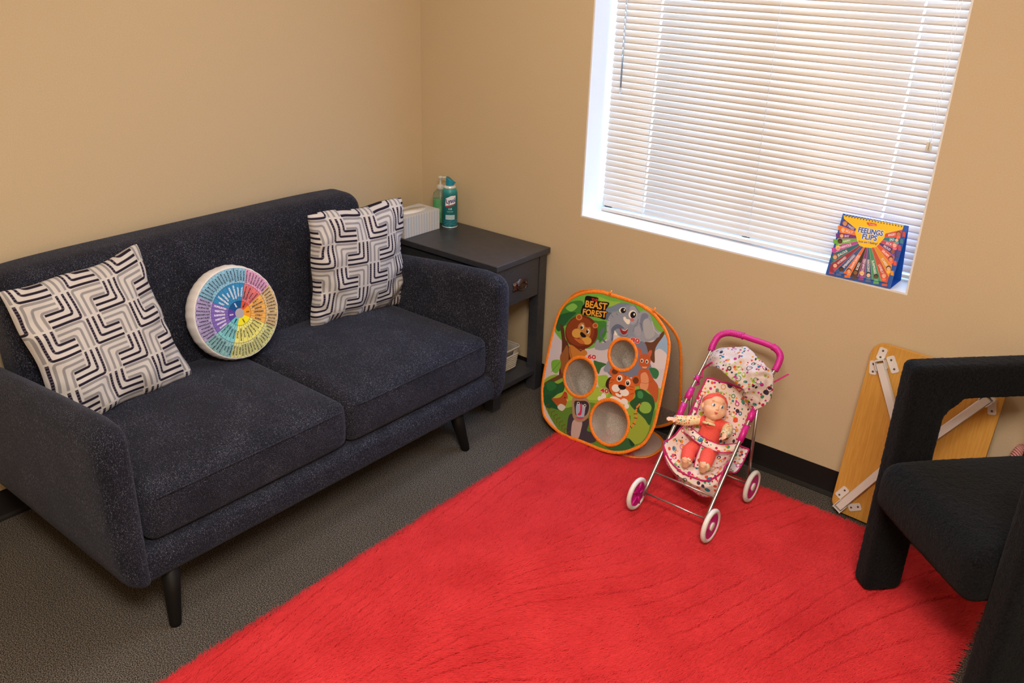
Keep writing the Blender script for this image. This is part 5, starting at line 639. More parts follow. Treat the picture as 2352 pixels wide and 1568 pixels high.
# storage basket on the shelf
M_bsk = mat('cream_plastic_weave', (0.62, 0.57, 0.50), 0.6)
def basket(x0, x1, y0, y1, z0, h):
    o = thing('storage_basket', ((x0 + x1) / 2, (y0 + y1) / 2, z0), 'cream woven-look plastic storage basket on the lower shelf of the end table', 'basket')
    def loop(s, z, n=12):
        cx, cy = (x0 + x1) / 2, (y0 + y1) / 2; hx, hy = (x1 - x0) / 2 * s, (y1 - y0) / 2 * s; r = 0.022; P = []
        for (sx, sy, a0) in ((1, 1, 0), (-1, 1, 90), (-1, -1, 180), (1, -1, 270)):
            for t in range(n + 1):
                a = math.radians(a0 + 90 * t / n); P.append((cx + sx * (hx - r) + r * math.cos(a), cy + sy * (hy - r) + r * math.sin(a), z))
        out = []
        for i in range(len(P)):
            a, b = np.array(P[i]), np.array(P[(i + 1) % len(P)]); L_ = np.linalg.norm(b - a); k = max(1, int(L_ / 0.006)); out += [a + (b - a) * t / k for t in range(k)]
        return np.array(out)
    mb = MB(); rows = [0.0, 0.12, 0.24, 0.36, 0.48, 0.60, 0.72, 0.78, 0.90, 1.0]; loops = [loop(0.90 + 0.10 * t, z0 + h * t) for t in rows]; n = min(len(l) for l in loops)
    loops = [l[np.linspace(0, len(l) - 1, n).astype(int)] for l in loops]; V = np.concatenate(loops); F = []
    for i in range(len(rows) - 1):
        for j in range(n):
            if i == 7 or i == 6:
                mid = (loops[i][j] + loops[i][(j + 1) % n]) / 2
                if abs(mid[1] - (y0 + y1) / 2) < 0.045 and abs(mid[0] - (x0 + x1) / 2) > (x1 - x0) * 0.4: continue
            F.append((i * n + j, i * n + (j + 1) % n, (i + 1) * n + (j + 1) % n, (i + 1) * n + j))
    F.append(tuple(range(n)))
    mb.add(V, F); b_ = mb.build('basket_body', M_bsk, o); s_ = b_.modifiers.new('t', 'SOLIDIFY'); s_.thickness = 0.0025
    mb = MB(); mb.tube(loops[-1], 0.004, 8, closed=True); mb.build('rim', M_bsk, o)
    mb = MB()
    for t in (0.08, 0.18, 0.28, 0.38, 0.48, 0.58, 0.68):
        l = loop(0.905 + 0.10 * t, z0 + h * t); k = len(l); c = np.array(((x0 + x1) / 2, (y0 + y1) / 2, 0))
        d = l - c; d[:, 2] = 0; d /= np.linalg.norm(d, axis=1, keepdims=True); ph = int(t * 100) // 10 % 2
        mb.tube(l + d * (0.0008 * np.sin(np.arange(k) * 1.3 + ph * PI))[:, None], 0.0032, 6, closed=True)
    mb.build('weave_band', M_bsk, o)
basket(0.42, 0.662, -0.275, -0.085, SHZ + 0.0005, 0.100)
# tissue box
M_tis = mat('striped_card', (0.85, 0.85, 0.84), 0.5)
bx0, bx1, by0, by1, bz1 = 0.118, 0.240, -0.352, -0.142, TZ + 0.088
tis = thing('tissue_box', ((bx0 + bx1) / 2, (by0 + by1) / 2, TZ), 'blue and grey striped tissue box at the back of the end table', 'tissue box')
v = coords(M_tis); spx = N(M_tis, 'ShaderNodeSeparateXYZ'); L(M_tis, v, spx.inputs[0])
fr = math_(M_tis, 'FRACT', math_(M_tis, 'MULTIPLY', math_(M_tis, 'ADD', spx.outputs['Y'], 0.5), 1 / 0.0155))
wht = srgb(226, 224, 222)
r = ramp(M_tis, fr, [(0.0, srgb(98, 138, 176)), (0.14, wht), (0.30, srgb(196, 188, 180)), (0.42, wht), (0.56, srgb(168, 170, 176)), (0.68, wht), (0.82, srgb(190, 204, 220)), (0.93, wht)], 'CONSTANT')
L(M_tis, r.outputs[0], bsdf(M_tis).inputs['Base Color'])
mb = MB(); mb.box((bx0, by0, TZ), (bx1, by1, bz1), 0.0015, k=1); mb.build('carton', M_tis, tis, wn=True)
cx, cy = (bx0 + bx1) / 2, (by0 + by1) / 2
M_film = mat('white_film', (0.8, 0.8, 0.8), 0.3)
V = [(cx + 0.032 * math.cos(a), cy + 0.078 * math.sin(a), bz1 + 0.0012) for a in np.linspace(0, 2 * PI, 40, endpoint=False)] + [(cx + 0.032 * math.cos(a), cy + 0.078 * math.sin(a), bz1 - 0.0003) for a in np.linspace(0, 2 * PI, 40, endpoint=False)]
MB().add(V, [tuple(range(40))] + [(i, (i + 1) % 40, 40 + (i + 1) % 40, 40 + i) for i in range(40)]).build('opening_film', M_film, tis)

# air sanitizer can
can = thing('spray_can', (0.246, -0.084, TZ), 'teal aerosol air sanitizer can with blue cap, on the end table', 'spray can')
cc = np.array((0.246, -0.084, TZ)); rc = 0.0325; ch = 0.172
p = Paint(0, 0, 2 * PI * 0.0325 + 0.0006, ch - 0.006, 0.0006, (14, 104, 112)); cxl = 0.10
for i in range(30):
    t = i / 29; p.poly([(0, ch * (0.72 + 0.28 * t)), (0.21, ch * (0.72 + .28 * t)), (0.21, ch), (0, ch)], tuple(np.array((14, 104, 112)) * (1 - t) + np.array((60, 168, 172)) * t), 0.35)
for i in range(26):
    y = 0.004 + 0.0011 * i; xs = np.linspace(0, 0.21, 40); p.line(np.stack([xs, y + 0.004 * np.sin(xs * 90 + i * 0.7) + 0.003 * np.sin(xs * 210 + i)], 1), 0.0008, (70, 150, 175) if i % 3 else (10, 70, 90))
p.poly([(cxl - 0.022, 0.093), (cxl + 0.024, 0.104), (cxl + 0.026, 0.138), (cxl + 0.004, 0.138), (cxl - 0.020, 0.126)], (236, 240, 248))
p.poly([(cxl - 0.022, 0.0885), (cxl + 0.020, 0.0965), (cxl + 0.020, 0.1010), (cxl - 0.022, 0.092)], (206, 44, 62))
p.text('Lysol', (cxl + 0.002, 0.117), 0.019, (36, 40, 130), 0.16, bold=0.0007, maxw=0.040)
p.text('AIR', (cxl, 0.081), 0.0085, (235, 240, 240), maxw=0.02); p.text('SANITIZER', (cxl, 0.069), 0.0042, (225, 235, 235), maxw=0.036)
p.poly([(cxl - 0.021, 0.034), (cxl + 0.021, 0.034), (cxl + 0.021, 0.054), (cxl - 0.021, 0.054)], (186, 214, 222))
for i in range(3): p.line([(cxl - 0.018, 0.039 + 0.005 * i), (cxl + 0.018, 0.039 + 0.005 * i)], 0.0009, (90, 130, 150))
fc = math.atan2(-2.75, 2.53) + 0.05
def can_fn(Uu, Vv):
    a = fc + (Uu - 0.10) / rc; top = np.clip((Vv - (ch - 0.028)) / 0.022, 0, 1); rr = rc - 0.0075 * top ** 2.0
    return np.stack([cc[0] + rr * np.cos(a), cc[1] + rr * np.sin(a), cc[2] + 0.004 + Vv], -1)
printed('can_body', p, can_fn, M_vg, can)
M_tin = mat('white_metal', (0.8, 0.82, 0.83), 0.25, metal=0.3); M_cap = mat('teal_blue_plastic', srgb(14, 138, 168), 0.3)
MB().lathe([(0.0, 0.001), (rc - 0.002, 0.0), (rc + 0.001, 0.001), (rc + 0.001, 0.0045), (rc - 0.001, 0.0055)], 40, cc).build('bottom_rim', M_tin, can)
MB().lathe([(rc - 0.0078, ch - 0.002), (rc - 0.006, ch - 0.001), (rc - 0.0065, ch + 0.004), (rc - 0.011, ch + 0.008), (0.016, ch + 0.010), (0.0, ch + 0.010)], 40, cc).build('shoulder_ring', M_tin, can)
def cap_fn():
    V = []; F = []; n = 28; K = 10
    for i in range(K + 1):
        t = i / K
        for j in range(n):
            a = 2 * PI * j / n; q = max(0.0, math.cos(a)); h = 0.0355 - 0.024 * ((math.cos(a) + 1) / 2) ** 1.5
            r = 0.0180 * (1 - 0.12 * t); lip = 0.010 * q ** 3 * t ** 2
            V.append(((r + lip) * math.cos(a), r * math.sin(a), t * h))
    for i in range(K):
        for j in range(n): F.append((i * n + j, i * n + (j + 1) % n, (i + 1) * n + (j + 1) % n, (i + 1) * n + j))
    F.append(tuple(K * n + j for j in range(n))); V = np.array(V); a = fc + 1.35; c_, s_ = math.cos(a), math.sin(a)
    V = V @ np.array([[c_, s_, 0], [-s_, c_, 0], [0, 0, 1]]) + cc + (0, 0, ch + 0.009); return V, F
MB().add(*cap_fn()).build('spray_cap', M_cap, can)
# hand sanitizer pump bottle
pb = np.array((0.170, -0.062, TZ)); bt = thing('pump_bottle', tuple(pb), 'clear pump bottle of green liquid soap behind the tissue box', 'bottle')
M_bot = mat('clear_green_plastic', (0.80, 0.95, 0.86), 0.05, **{'Transmission Weight': 0.9, 'IOR': 1.2}); M_liq = mat('green_gel', srgb(70, 205, 120), 0.2, **{'Transmission Weight': 0.3})
MB().lathe([(0.0, 0), (0.030, 0), (0.033, 0.004), (0.033, 0.115), (0.030, 0.130), (0.018, 0.142), (0.013, 0.146), (0.013, 0.152)], 32, pb).build('bottle_body', M_bot, bt)
MB().lathe([(0.0, 0.002), (0.0285, 0.002), (0.0315, 0.006), (0.0315, 0.102), (0.0, 0.102)], 32, pb).build('green_liquid', M_liq, bt)
M_pw = mat('translucent_white', (0.85, 0.85, 0.82), 0.3, **{'Transmission Weight': 0.4})
mb = MB(); mb.lathe([(0.0145, 0.147), (0.0150, 0.148), (0.0150, 0.162), (0.010, 0.166), (0.0045, 0.168), (0.0045, 0.190), (0.008, 0.192), (0.009, 0.198), (0.007, 0.203), (0.0, 0.204)], 24, pb)
mb.tube([pb + (0, 0, 0.197), pb + (0.020, 0.012, 0.199), pb + (0.031, 0.019, 0.191)], [0.0045, 0.004, 0.003], 10); mb.tube([pb + (0, 0, 0.01), pb + (0, 0, 0.15)], 0.002, 8); mb.build('pump', M_pw, bt)

# ================================================================== rug
RGX0, RGX1, RGY0, RGY1 = 1.035, 2.585, -2.52, -0.150
M_rugb = mat('red_rug_backing', srgb(190, 36, 44), 0.95, spec=0.05)
M_pile = mat('red_shag_pile', srgb(224, 60, 62), 0.72, spec=0.12)
bsdf(M_pile).inputs['Sheen Weight'].default_value = 0.3; bsdf(M_pile).inputs['Sheen Tint'].default_value = (1, 0.35, 0.35, 1)
n1 = noise(M_pile, coords(M_pile), 6, 3); r = ramp(M_pile, n1, [(0.3, srgb(210, 50, 56)), (0.7, srgb(226, 62, 68))]); L(M_pile, r.outputs[0], bsdf(M_pile).inputs['Base Color'])
def smooth_noise(x, y, seed, f):
    r_ = np.random.default_rng(seed); out = np.zeros_like(x)
    for i in range(7):
        a = r_.uniform(0, 2 * PI); k = f * r_.uniform(0.6, 1.7); out += np.sin((x * math.cos(a) + y * math.sin(a)) * k + r_.uniform(0, 6.28))
    return out / 7
def flow(x, y):
    # pile direction measured on the rug: ~97 deg at the left edge, ~52 in the middle front, ~78 at the right
    w = np.exp(-((x - 1.62) / 0.24) ** 2) * (1 / (1 + np.exp((y + 0.98) / 0.10)))
    base = np.interp(x, [1.03, 1.35, 1.6, 1.9, 2.2, 2.6], [99, 98, 84, 74, 74, 60])
    return np.radians(base * (1 - w) + 52 * w + 4 * smooth_noise(x, y, 3, 5))
def crease(x, y):
    th = flow(x, y); s = -x * np.sin(th) + y * np.cos(th)
    v = s * 15 + 0.9 * smooth_noise(x, y, 5, 5); d = np.abs((v % 1) - 0.5) * 2
    g_ = smooth_noise(x, y, 9, 9)
    return np.clip(1 - d / 0.19, 0, 1) * np.clip(0.65 + 2.4 * g_, 0, 1)
def rug():
    nx, ny = 190, 290; X = np.linspace(RGX0, RGX1, nx); Y = np.linspace(RGY0, RGY1, ny); A, B = np.meshgrid(X, Y)
    e_ = np.minimum(np.minimum(A - RGX0, RGX1 - A), np.minimum(B - RGY0, RGY1 - B)); Zt = 0.004 + 0.006 * np.clip(e_ / 0.03, 0, 1)
    V = np.stack([A, B, Zt], -1).reshape(-1, 3); F = [(j * nx + i, j * nx + i + 1, (j + 1) * nx + i + 1, (j + 1) * nx + i) for j in range(ny - 1) for i in range(nx - 1)]
    mb = MB().add(V, F)
    ring = [j for j in range(nx)] + [j * nx + nx - 1 for j in range(1, ny)] + [(ny - 1) * nx + j for j in range(nx - 2, -1, -1)] + [j * nx for j in range(ny - 2, 0, -1)]
    R_ = V[ring].copy(); lo = R_.copy(); lo[:, 2] = 0.0005; n = len(ring); VV = np.vstack([R_, lo]); mb.add(VV, [(i, (i + 1) % n, n + (i + 1) % n, n + i) for i in range(n)])
    o = mb.build('rug', M_rugb, base=((RGX0 + RGX1) / 2, (RGY0 + RGY1) / 2, 0)); tag(o, 'bright red shaggy rug lying on the grey carpet', 'rug')
    # the pile: locks of long fur combed along the flow, three segments each
    n = 560000; r_ = np.random.default_rng(11)
    x = r_.uniform(RGX0 - 0.004, RGX1 + 0.004, n); y = r_.uniform(RGY0, RGY1 + 0.004, n)
    c = crease(x, y); keep = r_.random(n) > c * 0.75; x, y, c = x[keep], y[keep], c[keep]; n = len(x)
    th = flow(x, y) + r_.normal(0, 0.16, n) + 0.22 * smooth_noise(x, y, 21, 60); ln = r_.uniform(0.016, 0.028, n) * (1 - 0.35 * c); tip = r_.uniform(0.010, 0.014, n) * (1 - 0.80 * c) + 0.0055 * smooth_noise(x, y, 31, 30) + 0.0035 * smooth_noise(x, y, 33, 110)
    press = np.zeros(n)
    # pile is pressed flat under the things that stand on it
    for (a, b, rr) in ((1.549, -0.560, 0.022), (1.825, -0.560, 0.022), (1.825, -0.262, 0.022), (1.549, -0.262, 0.022)): press = np.maximum(press, np.clip(1.4 - np.hypot(x - a, (y - b)) / rr, 0, 1))
    tip *= 1 - 0.8 * press
    dx, dy = np.cos(th), np.sin(th); wd = r_.uniform(0.0006, 0.0011, n)
    edge = np.minimum(np.minimum(x - RGX0, RGX1 - x), np.minimum(y - RGY0, RGY1 - y)); 
    out = np.clip(1 - edge / 0.03, 0, 1); ex = np.where(x - RGX0 < 0.03, -1.0, np.where(RGX1 - x < 0.03, 1.0, 0.0)); ey = np.where(RGY1 - y < 0.03, 1.0, 0.0)
    dx = dx * (1 - 0.6 * out) + ex * out * r_.uniform(0, .8, n); dy = dy * (1 - 0.6 * out) + ey * out * r_.uniform(0, .8, n); tip = tip * (1 - 0.45 * out)
    T = np.array([0, 0.45, 1.0]); Hh = np.array([0.0, 0.95, 0.80]); Wt = np.array([1.0, 0.9, 0.2])
    P = np.empty((n, 6, 3)); px_, py_ = -dy, dx
    for k in range(3):
        cx_ = x + dx * ln * T[k]; cy_ = y + dy * ln * T[k]; cz_ = 0.008 + tip * Hh[k]
        for s_, q in ((-1, 0), (1, 1)):
            P[:, 2 * k + q, 0] = cx_ + s_ * px_ * wd * Wt[k] / 2; P[:, 2 * k + q, 1] = cy_ + s_ * py_ * wd * Wt[k] / 2; P[:, 2 * k + q, 2] = cz_ + s_ * 0.0003
    off = np.array(o.location); me = bpy.data.meshes.new('pile'); me.vertices.add(n * 6); me.vertices.foreach_set('co', (P - off).ravel())
    b = (np.arange(n) * 6)[:, None, None]; q = np.array([[0, 1, 3, 2], [2, 3, 5, 4]])[None] + b; q = q.reshape(-1, 4).astype(np.int32)
    me.loops.add(q.size); me.loops.foreach_set('vertex_index', q.ravel()); me.polygons.add(len(q)); me.polygons.foreach_set('loop_start', np.arange(len(q), dtype=np.int32) * 4)
    me.update(calc_edges=True); me.polygons.foreach_set('use_smooth', np.ones(len(q), bool)); me.materials.append(M_pile)
    # soft shading normals: every strand is lit like the fleece surface it belongs to, tilted along its own lie
    po = bpy.data.objects.new('pile', me); COL.objects.link(po); po.parent = o; po['kind'] = 'stuff'
rug()

# ================================================================== bean bag toss game
gO, gA, gB = (np.array(v) for v in G_PLANE); gN = np.cross(gA, gB); U4 = 1e-4
M_org = noisy('orange_binding', srgb(236, 118, 22), srgb(250, 146, 44), 160, 0.6)
def net_mat(name, col, dens, sc=420):
    m = bpy.data.materials.new(name); m.use_nodes = True; nt = m.node_tree; b = nt.nodes['Principled BSDF']; b.inputs['Base Color'].default_value = (*col, 1); b.inputs['Roughness'].default_value = 0.6
    o_ = nt.nodes['Material Output']; t_ = nt.nodes.new('ShaderNodeBsdfTransparent'); mx_ = nt.nodes.new('ShaderNodeMixShader')
    tc_ = nt.nodes.new('ShaderNodeTexCoord'); vo = nt.nodes.new('ShaderNodeTexVoronoi'); vo.inputs['Scale'].default_value = sc; vo.inputs['Randomness'].default_value = 0.9
    rp_ = nt.nodes.new('ShaderNodeValToRGB'); rp_.color_ramp.elements[0].position = dens; rp_.color_ramp.elements[0].color = (0, 0, 0, 1); rp_.color_ramp.elements[0].position = max(0.0, dens - 0.22); rp_.color_ramp.elements[1].position = dens + 0.22; rp_.color_ramp.elements[1].color = (1, 1, 1, 1)
    nt.links.new(tc_.outputs['Object'], vo.inputs['Vector']); nt.links.new(vo.outputs['Distance'], rp_.inputs[0]); nt.links.new(rp_.outputs[0], mx_.inputs[0]); nt.links.new(t_.outputs[0], mx_.inputs[1]); nt.links.new(b.outputs[0], mx_.inputs[2]); nt.links.new(mx_.outputs[0], o_.inputs[0]); return m
M_net = net_mat('white_net', (0.75, 0.70, 0.64), 0.50, 900)
M_bpan = noisy('reverse_of_print', srgb(150, 138, 122), srgb(172, 152, 136), 14, 0.7)
game = thing('bean_bag_toss_game', (1.2, -0.2, 0.0), 'pop-up bean bag toss game with orange rim, jungle animals and three net holes', 'toss game')
def gp(u, v, w=0.0): return gO + gA * u + gB * v + gN * w
outl = spline(np.array(G_OUT) * U4, 4, True); cen = outl.mean(0)
def warp(u, v):   # slight bow of the sprung panel
    return 0.006 * np.cos((u - 0.26) * 6) * np.cos((v - 0.28) * 5) - 0.006
holes = [(a * U4, b * U4, r * U4) for a, b, r in G_HOLES]
def play(p, art):
    for a in art:
        k, col = a[0], a[1]
        if k == 'b': p.blob(np.array(a[2]) * U4, col)
        elif k == 'p': p.poly(np.array(a[2]) * U4, col)
        elif k == 'l': 
            w_ = a[3] * ART_W
            p.line(np.array(a[2]) * U4, w_, col)
        elif k == 't':
            _, col, s, c_, h_, ang, ln_, ol, bold, fit = a
            p.text(s, np.array(c_) * U4, h_ * U4, col, ang, bold=bold * ART_W * 1.5, maxw=ln_ * U4, fitw=ln_ * U4 if fit else None, outline=((ol[0]), ol[1] * ART_W * .8) if ol else None, sx=1.0)
ART_W = 1.5e-4
pt = Paint(-0.02, -0.02, 0.545, 0.585, 0.00095, (206, 196, 206), ss=2); play(pt, G_ART)
from_c = outl - cen
def inside(Uu, Vv, poly):
    x, y = Uu.ravel(), Vv.ravel(); r_ = np.zeros(len(x), bool); Pn = np.asarray(poly)
    for (x0, y0), (x1, y1) in zip(Pn, np.roll(Pn, -1, 0)):
        if y0 == y1: continue
        c_ = ((y0 > y) != (y1 > y)) & (x < (x1 - x0) * (y - y0) / (y1 - y0) + x0); r_ ^= c_
    return r_.reshape(Uu.shape)
def keepf(Uu, Vv):
    k = inside(Uu, Vv, cen + from_c * 0.985)
    for a, b, r in holes: k &= np.hypot(Uu - a, Vv - b) > r * 0.93
    return k
pan = printed('front_panel', pt, lambda a, b: gO + a[..., None] * gA + b[..., None] * gB + warp(a, b)[..., None] * gN, M_vc, game, keep=keepf)
def band(pts, width, name, parent, plane=gp, th=0.0028, mat_=M_org, wrp=warp):
    """fabric-bound spring rim: flattened tube following a closed outline"""
    P = np.array([plane(u, v, wrp(np.array(u), np.array(v)) if wrp else 0) for u, v in pts]); n = len(P)
    nr = np.cross(plane(1, 0) - plane(0, 0), plane(0, 1) - plane(0, 0)); T = np.roll(P, -1, 0) - np.roll(P, 1, 0); T /= np.linalg.norm(T, axis=1, keepdims=True); S_ = np.cross(T, nr)
    V = []; k = 10
    for i in range(n):
        for j in range(k):
            a = 2 * PI * j / k; V.append(P[i] + S_[i] * math.cos(a) * width / 2 + nr * math.sin(a) * th)
    F = [(i * k + j, i * k + (j + 1) % k, ((i + 1) % n) * k + (j + 1) % k, ((i + 1) % n) * k + j) for i in range(n) for j in range(k)]
    return MB().add(V, F).build(name, mat_, parent)
band(cen + from_c * 0.978, 0.0125, 'orange_rim', game)
for (a, b, r) in holes:
    t = np.linspace(0, 2 * PI, 60, endpoint=False); hr = band(np.stack([a + r * np.cos(t), b + r * np.sin(t)], 1), 0.0135, 'hole_ring', game, th=0.0034)
    # net bag hanging behind the hole
    V = []; F = []; K = 9; n = 40; rr_ = np.random.default_rng(int(a * 1e5))
    f1, f2 = rr_.uniform(0, 6, 2)
    for i in range(K + 1):
        s_ = i / K; rad = r * (0.97 - 0.10 * s_) if i < K - 1 else (r * 0.45 if i == K - 1 else 0.004)
        dep = 0.115 * min(s_ * K / (K - 1), 1.0)
        for j in range(n):
            an = 2 * PI * j / n; w_ = 1 + 0.10 * math.sin(3 * an + f1) * s_ + 0.05 * math.sin(7 * an + f2) * s_
            q = gp(a + rad * w_ * math.cos(an), b + rad * w_ * math.sin(an), -dep + warp(np.array(a), np.array(b))); q[2] -= 0.045 * s_ ** 1.5; q[1] = min(q[1], -0.03); q[2] = max(q[2], 0.03); V.append(q)
    for i in range(K):
        for j in range(n): F.append((i * n + j, i * n + (j + 1) % n, (i + 1) * n + (j + 1) % n, (i + 1) * n + j))
    F.append(tuple(K * n + j for j in range(n)))
    MB().add(V, F).build('net_bag', M_net, hr)
# back panel (same outline, steeper, foot at the wall) and the ground sheet between them
bO = np.array((0.897, -0.028, 0.004)); bA = np.array((0.999, -0.03, 0.03)); bA /= np.linalg.norm(bA); bB = np.array((0.0, -0.170, 0.985)); bB /= np.linalg.norm(bB)
def bp(u, v, w=0.0): return bO + bA * u + bB * v + np.cross(bA, bB) * w
ob = outl * (1.0, 0.962) + (0, 0.008)
from mathutils.geometry import tessellate_polygon
def flat(pts, plane, name, mt, parent):
    P = [plane(u, v) for u, v in pts]; tr = tessellate_polygon([[Vector((u, v, 0)) for u, v in pts]]); n = len(P)
    return MB().add(P, tr).build(name, mt, parent, smooth=False)
fb = flat(ob, bp, 'back_panel', net_mat('sheer_reverse_print', (0.30, 0.24, 0.20), 0.44, 600), game); band(ob * 1.0, 0.013, 'orange_rim', game, plane=bp, wrp=None)
t = np.linspace(0, 2 * PI, 80, endpoint=False); sq = lambda x, e: np.sign(x) * np.abs(x) ** e
def fp(u, v, w=0.0): return np.array((1.182 + u, -0.178 + v - 0.03 * u, 0.020 + w))
og = np.stack([0.232 * sq(np.cos(t), 0.72), 0.128 * sq(np.sin(t), 0.72)], 1)
flat(og, fp, 'ground_sheet', net_mat('sheer_sheet', (0.55, 0.40, 0.34), 0.12, 420), game); band(og, 0.011, 'orange_rim', game, plane=fp, wrp=None)
for (u, v) in ((0.2255, 0.5785), (0.425, 0.5525)):
    q = gp(u, v, 0.0); d = gB * 0.010 - gN * 0.004
    MB().tube([q - d * 0.5, q + d * 0.7 + (0.003, 0, 0), q + d * 1.25 + (0.004, 0, 0)], [0.0045, 0.004, 0.0035], 8, squash=(1, .5)).build('hanging_loop', M_org, game)

# ================================================================== flip chart on the sill
fO, fA, fB = (np.array(v) for v in F_PLANE); fN = np.cross(fA, fB)
def fpt(u, v, w=0.0): return fO + fA * u + fB * v + fN * w
fc_ = thing('flip_chart', (1.96, 0.05, WZ0), 'blue easel flip chart of children\'s feelings with yellow spiral-bound top, on the window sill', 'flip chart')
M_blue = mat('blue_card', srgb(20, 84, 176), 0.45)
def slab(p, q, r, s, th, nrm): V = [p, q, r, s] + [x - nrm * th for x in (p, q, r, s)]; return V, [(0, 1, 2, 3), (7, 6, 5, 4), (0, 4, 5, 1), (1, 5, 6, 2), (2, 6, 7, 3), (3, 7, 4, 0)]
Wf, Hf = 0.207, 0.204
mb = MB(); mb.add(*slab(fpt(0, 0), fpt(Wf, 0), fpt(Wf, Hf), fpt(0, Hf), 0.002, fN))
bk0 = np.array((fO[0], 0.104, WZ0 + 0.0015)); bk1 = bk0 + fA * Wf; tl, tr_ = fpt(0, Hf, -0.003), fpt(Wf, Hf, -0.003); nb = np.cross(fA, tl - bk0); nb /= np.linalg.norm(nb)
mb.add(*slab(bk0, bk1, tr_, tl, 0.002, nb)); mb.add(*slab(fpt(0, 0.001, -0.002) , fpt(Wf, 0.001, -0.002), bk1, bk0, 0.001, np.array((0, 0, 1.0))))
mb.build('easel_stand', M_blue, fc_, smooth=False)
for cc, P in F_TABS:
    P = np.array(P) * U4; mt = mat('card_tab', srgb(*cc), 0.4); V = [fpt(u, v, 0.0018) for u, v in P] + [fpt(u, v, 0.0008) for u, v in P]; n = len(P)
    MB().add(V, [tuple(range(n)), tuple(range(2 * n - 1, n - 1, -1))] + [(i, (i + 1) % n, n + (i + 1) % n, n + i) for i in range(n)]).build('index_tab', mt, fc_, smooth=False)
ART_W = 0.55e-4
pt = Paint(-0.002, -0.002, 0.209, 0.209, 0.0005, (44, 92, 170), ss=2); play(pt, F_ART); pg = np.array(F_PAGE) * U4
printed('printed_cover', pt, lambda a, b: fO + a[..., None] * fA + b[..., None] * fB + 0.0032 * fN, M_vg, fc_, keep=lambda a, b: inside(a, b, pg))
M_wire = mat('white_wire', (0.8, 0.8, 0.8), 0.35)
mb = MB()
for i in range(20):
    u = 0.0115 + i * 0.00945 ; v0 = 0.1985
    P = [fpt(u, v0, 0.0035), fpt(u, v0 + 0.004, 0.0065), fpt(u, v0 + 0.0085, 0.004), fpt(u, v0 + 0.0095, -0.001), fpt(u + 0.0035, v0 + 0.0085, 0.004), fpt(u + 0.0035, v0 + 0.003, 0.0062)]
    mb.tube(spline(P, 3), 0.0007, 6)
mb.build('spiral_binding', M_wire, fc_)

# ================================================================== folding table leaning on the wall
wO = np.array((2.0499, -0.0986, 0.0105)); wA = np.array((0.9991, -0.0406, -0.012)); wA /= np.linalg.norm(wA); wB = np.array((0.0166, 0.1137, 0.9934)); wB -= wA * (wA @ wB); wB /= np.linalg.norm(wB); wN = np.cross(wA, wB)
def wp(u, v, w=0.0): return wO + wA * u + wB * v + wN * w
M_wood = mat('honey_bamboo', srgb(205, 156, 76), 0.42)
t_ = N(M_wood, 'ShaderNodeTexCoord'); mp = N(M_wood, 'ShaderNodeMapping'); mp.inputs['Scale'].default_value = (60, 8, 3.2); L(M_wood, t_.outputs['Object'], mp.inputs[0])
n1 = noise(M_wood, mp.outputs[0], 3.0, 5, 0.65); r = ramp(M_wood, n1, [(0.3, srgb(196, 140, 60)), (0.5, srgb(205, 152, 70)), (0.72, srgb(214, 166, 84))]); L(M_wood, r.outputs[0], bsdf(M_wood).inputs['Base Color'])
ft = thing('folding_table', (2.255, -0.07, 0), 'small honey wood folding table, white legs folded, leaning on the wall behind the armchair', 'folding table')
def rrect(w_, h_, r_, n=8):
    P = []
    for cx_, cy_, a0 in ((w_ - r_, h_ - r_, 0), (r_, h_ - r_, 90), (r_, r_, 180), (w_ - r_, r_, 270)):
        for i in range(n + 1): a = math.radians(a0 + 90 * i / n); P.append((cx_ + r_ * math.cos(a), cy_ + r_ * math.sin(a)))
    return P
P = rrect(0.409, 0.6205, 0.042); n = len(P); V = []; 
for w_, sc in ((-0.0005, 0.996), (-0.002, 1.0), (-0.014, 1.0), (-0.016, 0.996)): V += [wp(0.2045 + (u - 0.2045) * sc, 0.31 + (v - 0.31) * sc, w_) for u, v in P]
F = [tuple(range(n)), tuple(range(4 * n - 1, 3 * n - 1, -1))] + [(k * n + i, k * n + (i + 1) % n, (k + 1) * n + (i + 1) % n, (k + 1) * n + i) for k in range(3) for i in range(n)]
MB().add(V, F).build('tabletop', M_wood, ft, wn=True)
M_wm = mat('white_enamel_metal', (0.74, 0.70, 0.68), 0.38); M_scr = mat('screw', (0.12, 0.09, 0.09), 0.4, metal=0.6)
def plate(P, z0, z1): 
    n = len(P); V = [wp(u, v, z1) for u, v in P] + [wp(u, v, z0) for u, v in P]; return V, [tuple(range(n)), tuple(range(2 * n - 1, n - 1, -1))] + [(i, (i + 1) % n, n + (i + 1) % n, n + i) for i in range(n)]
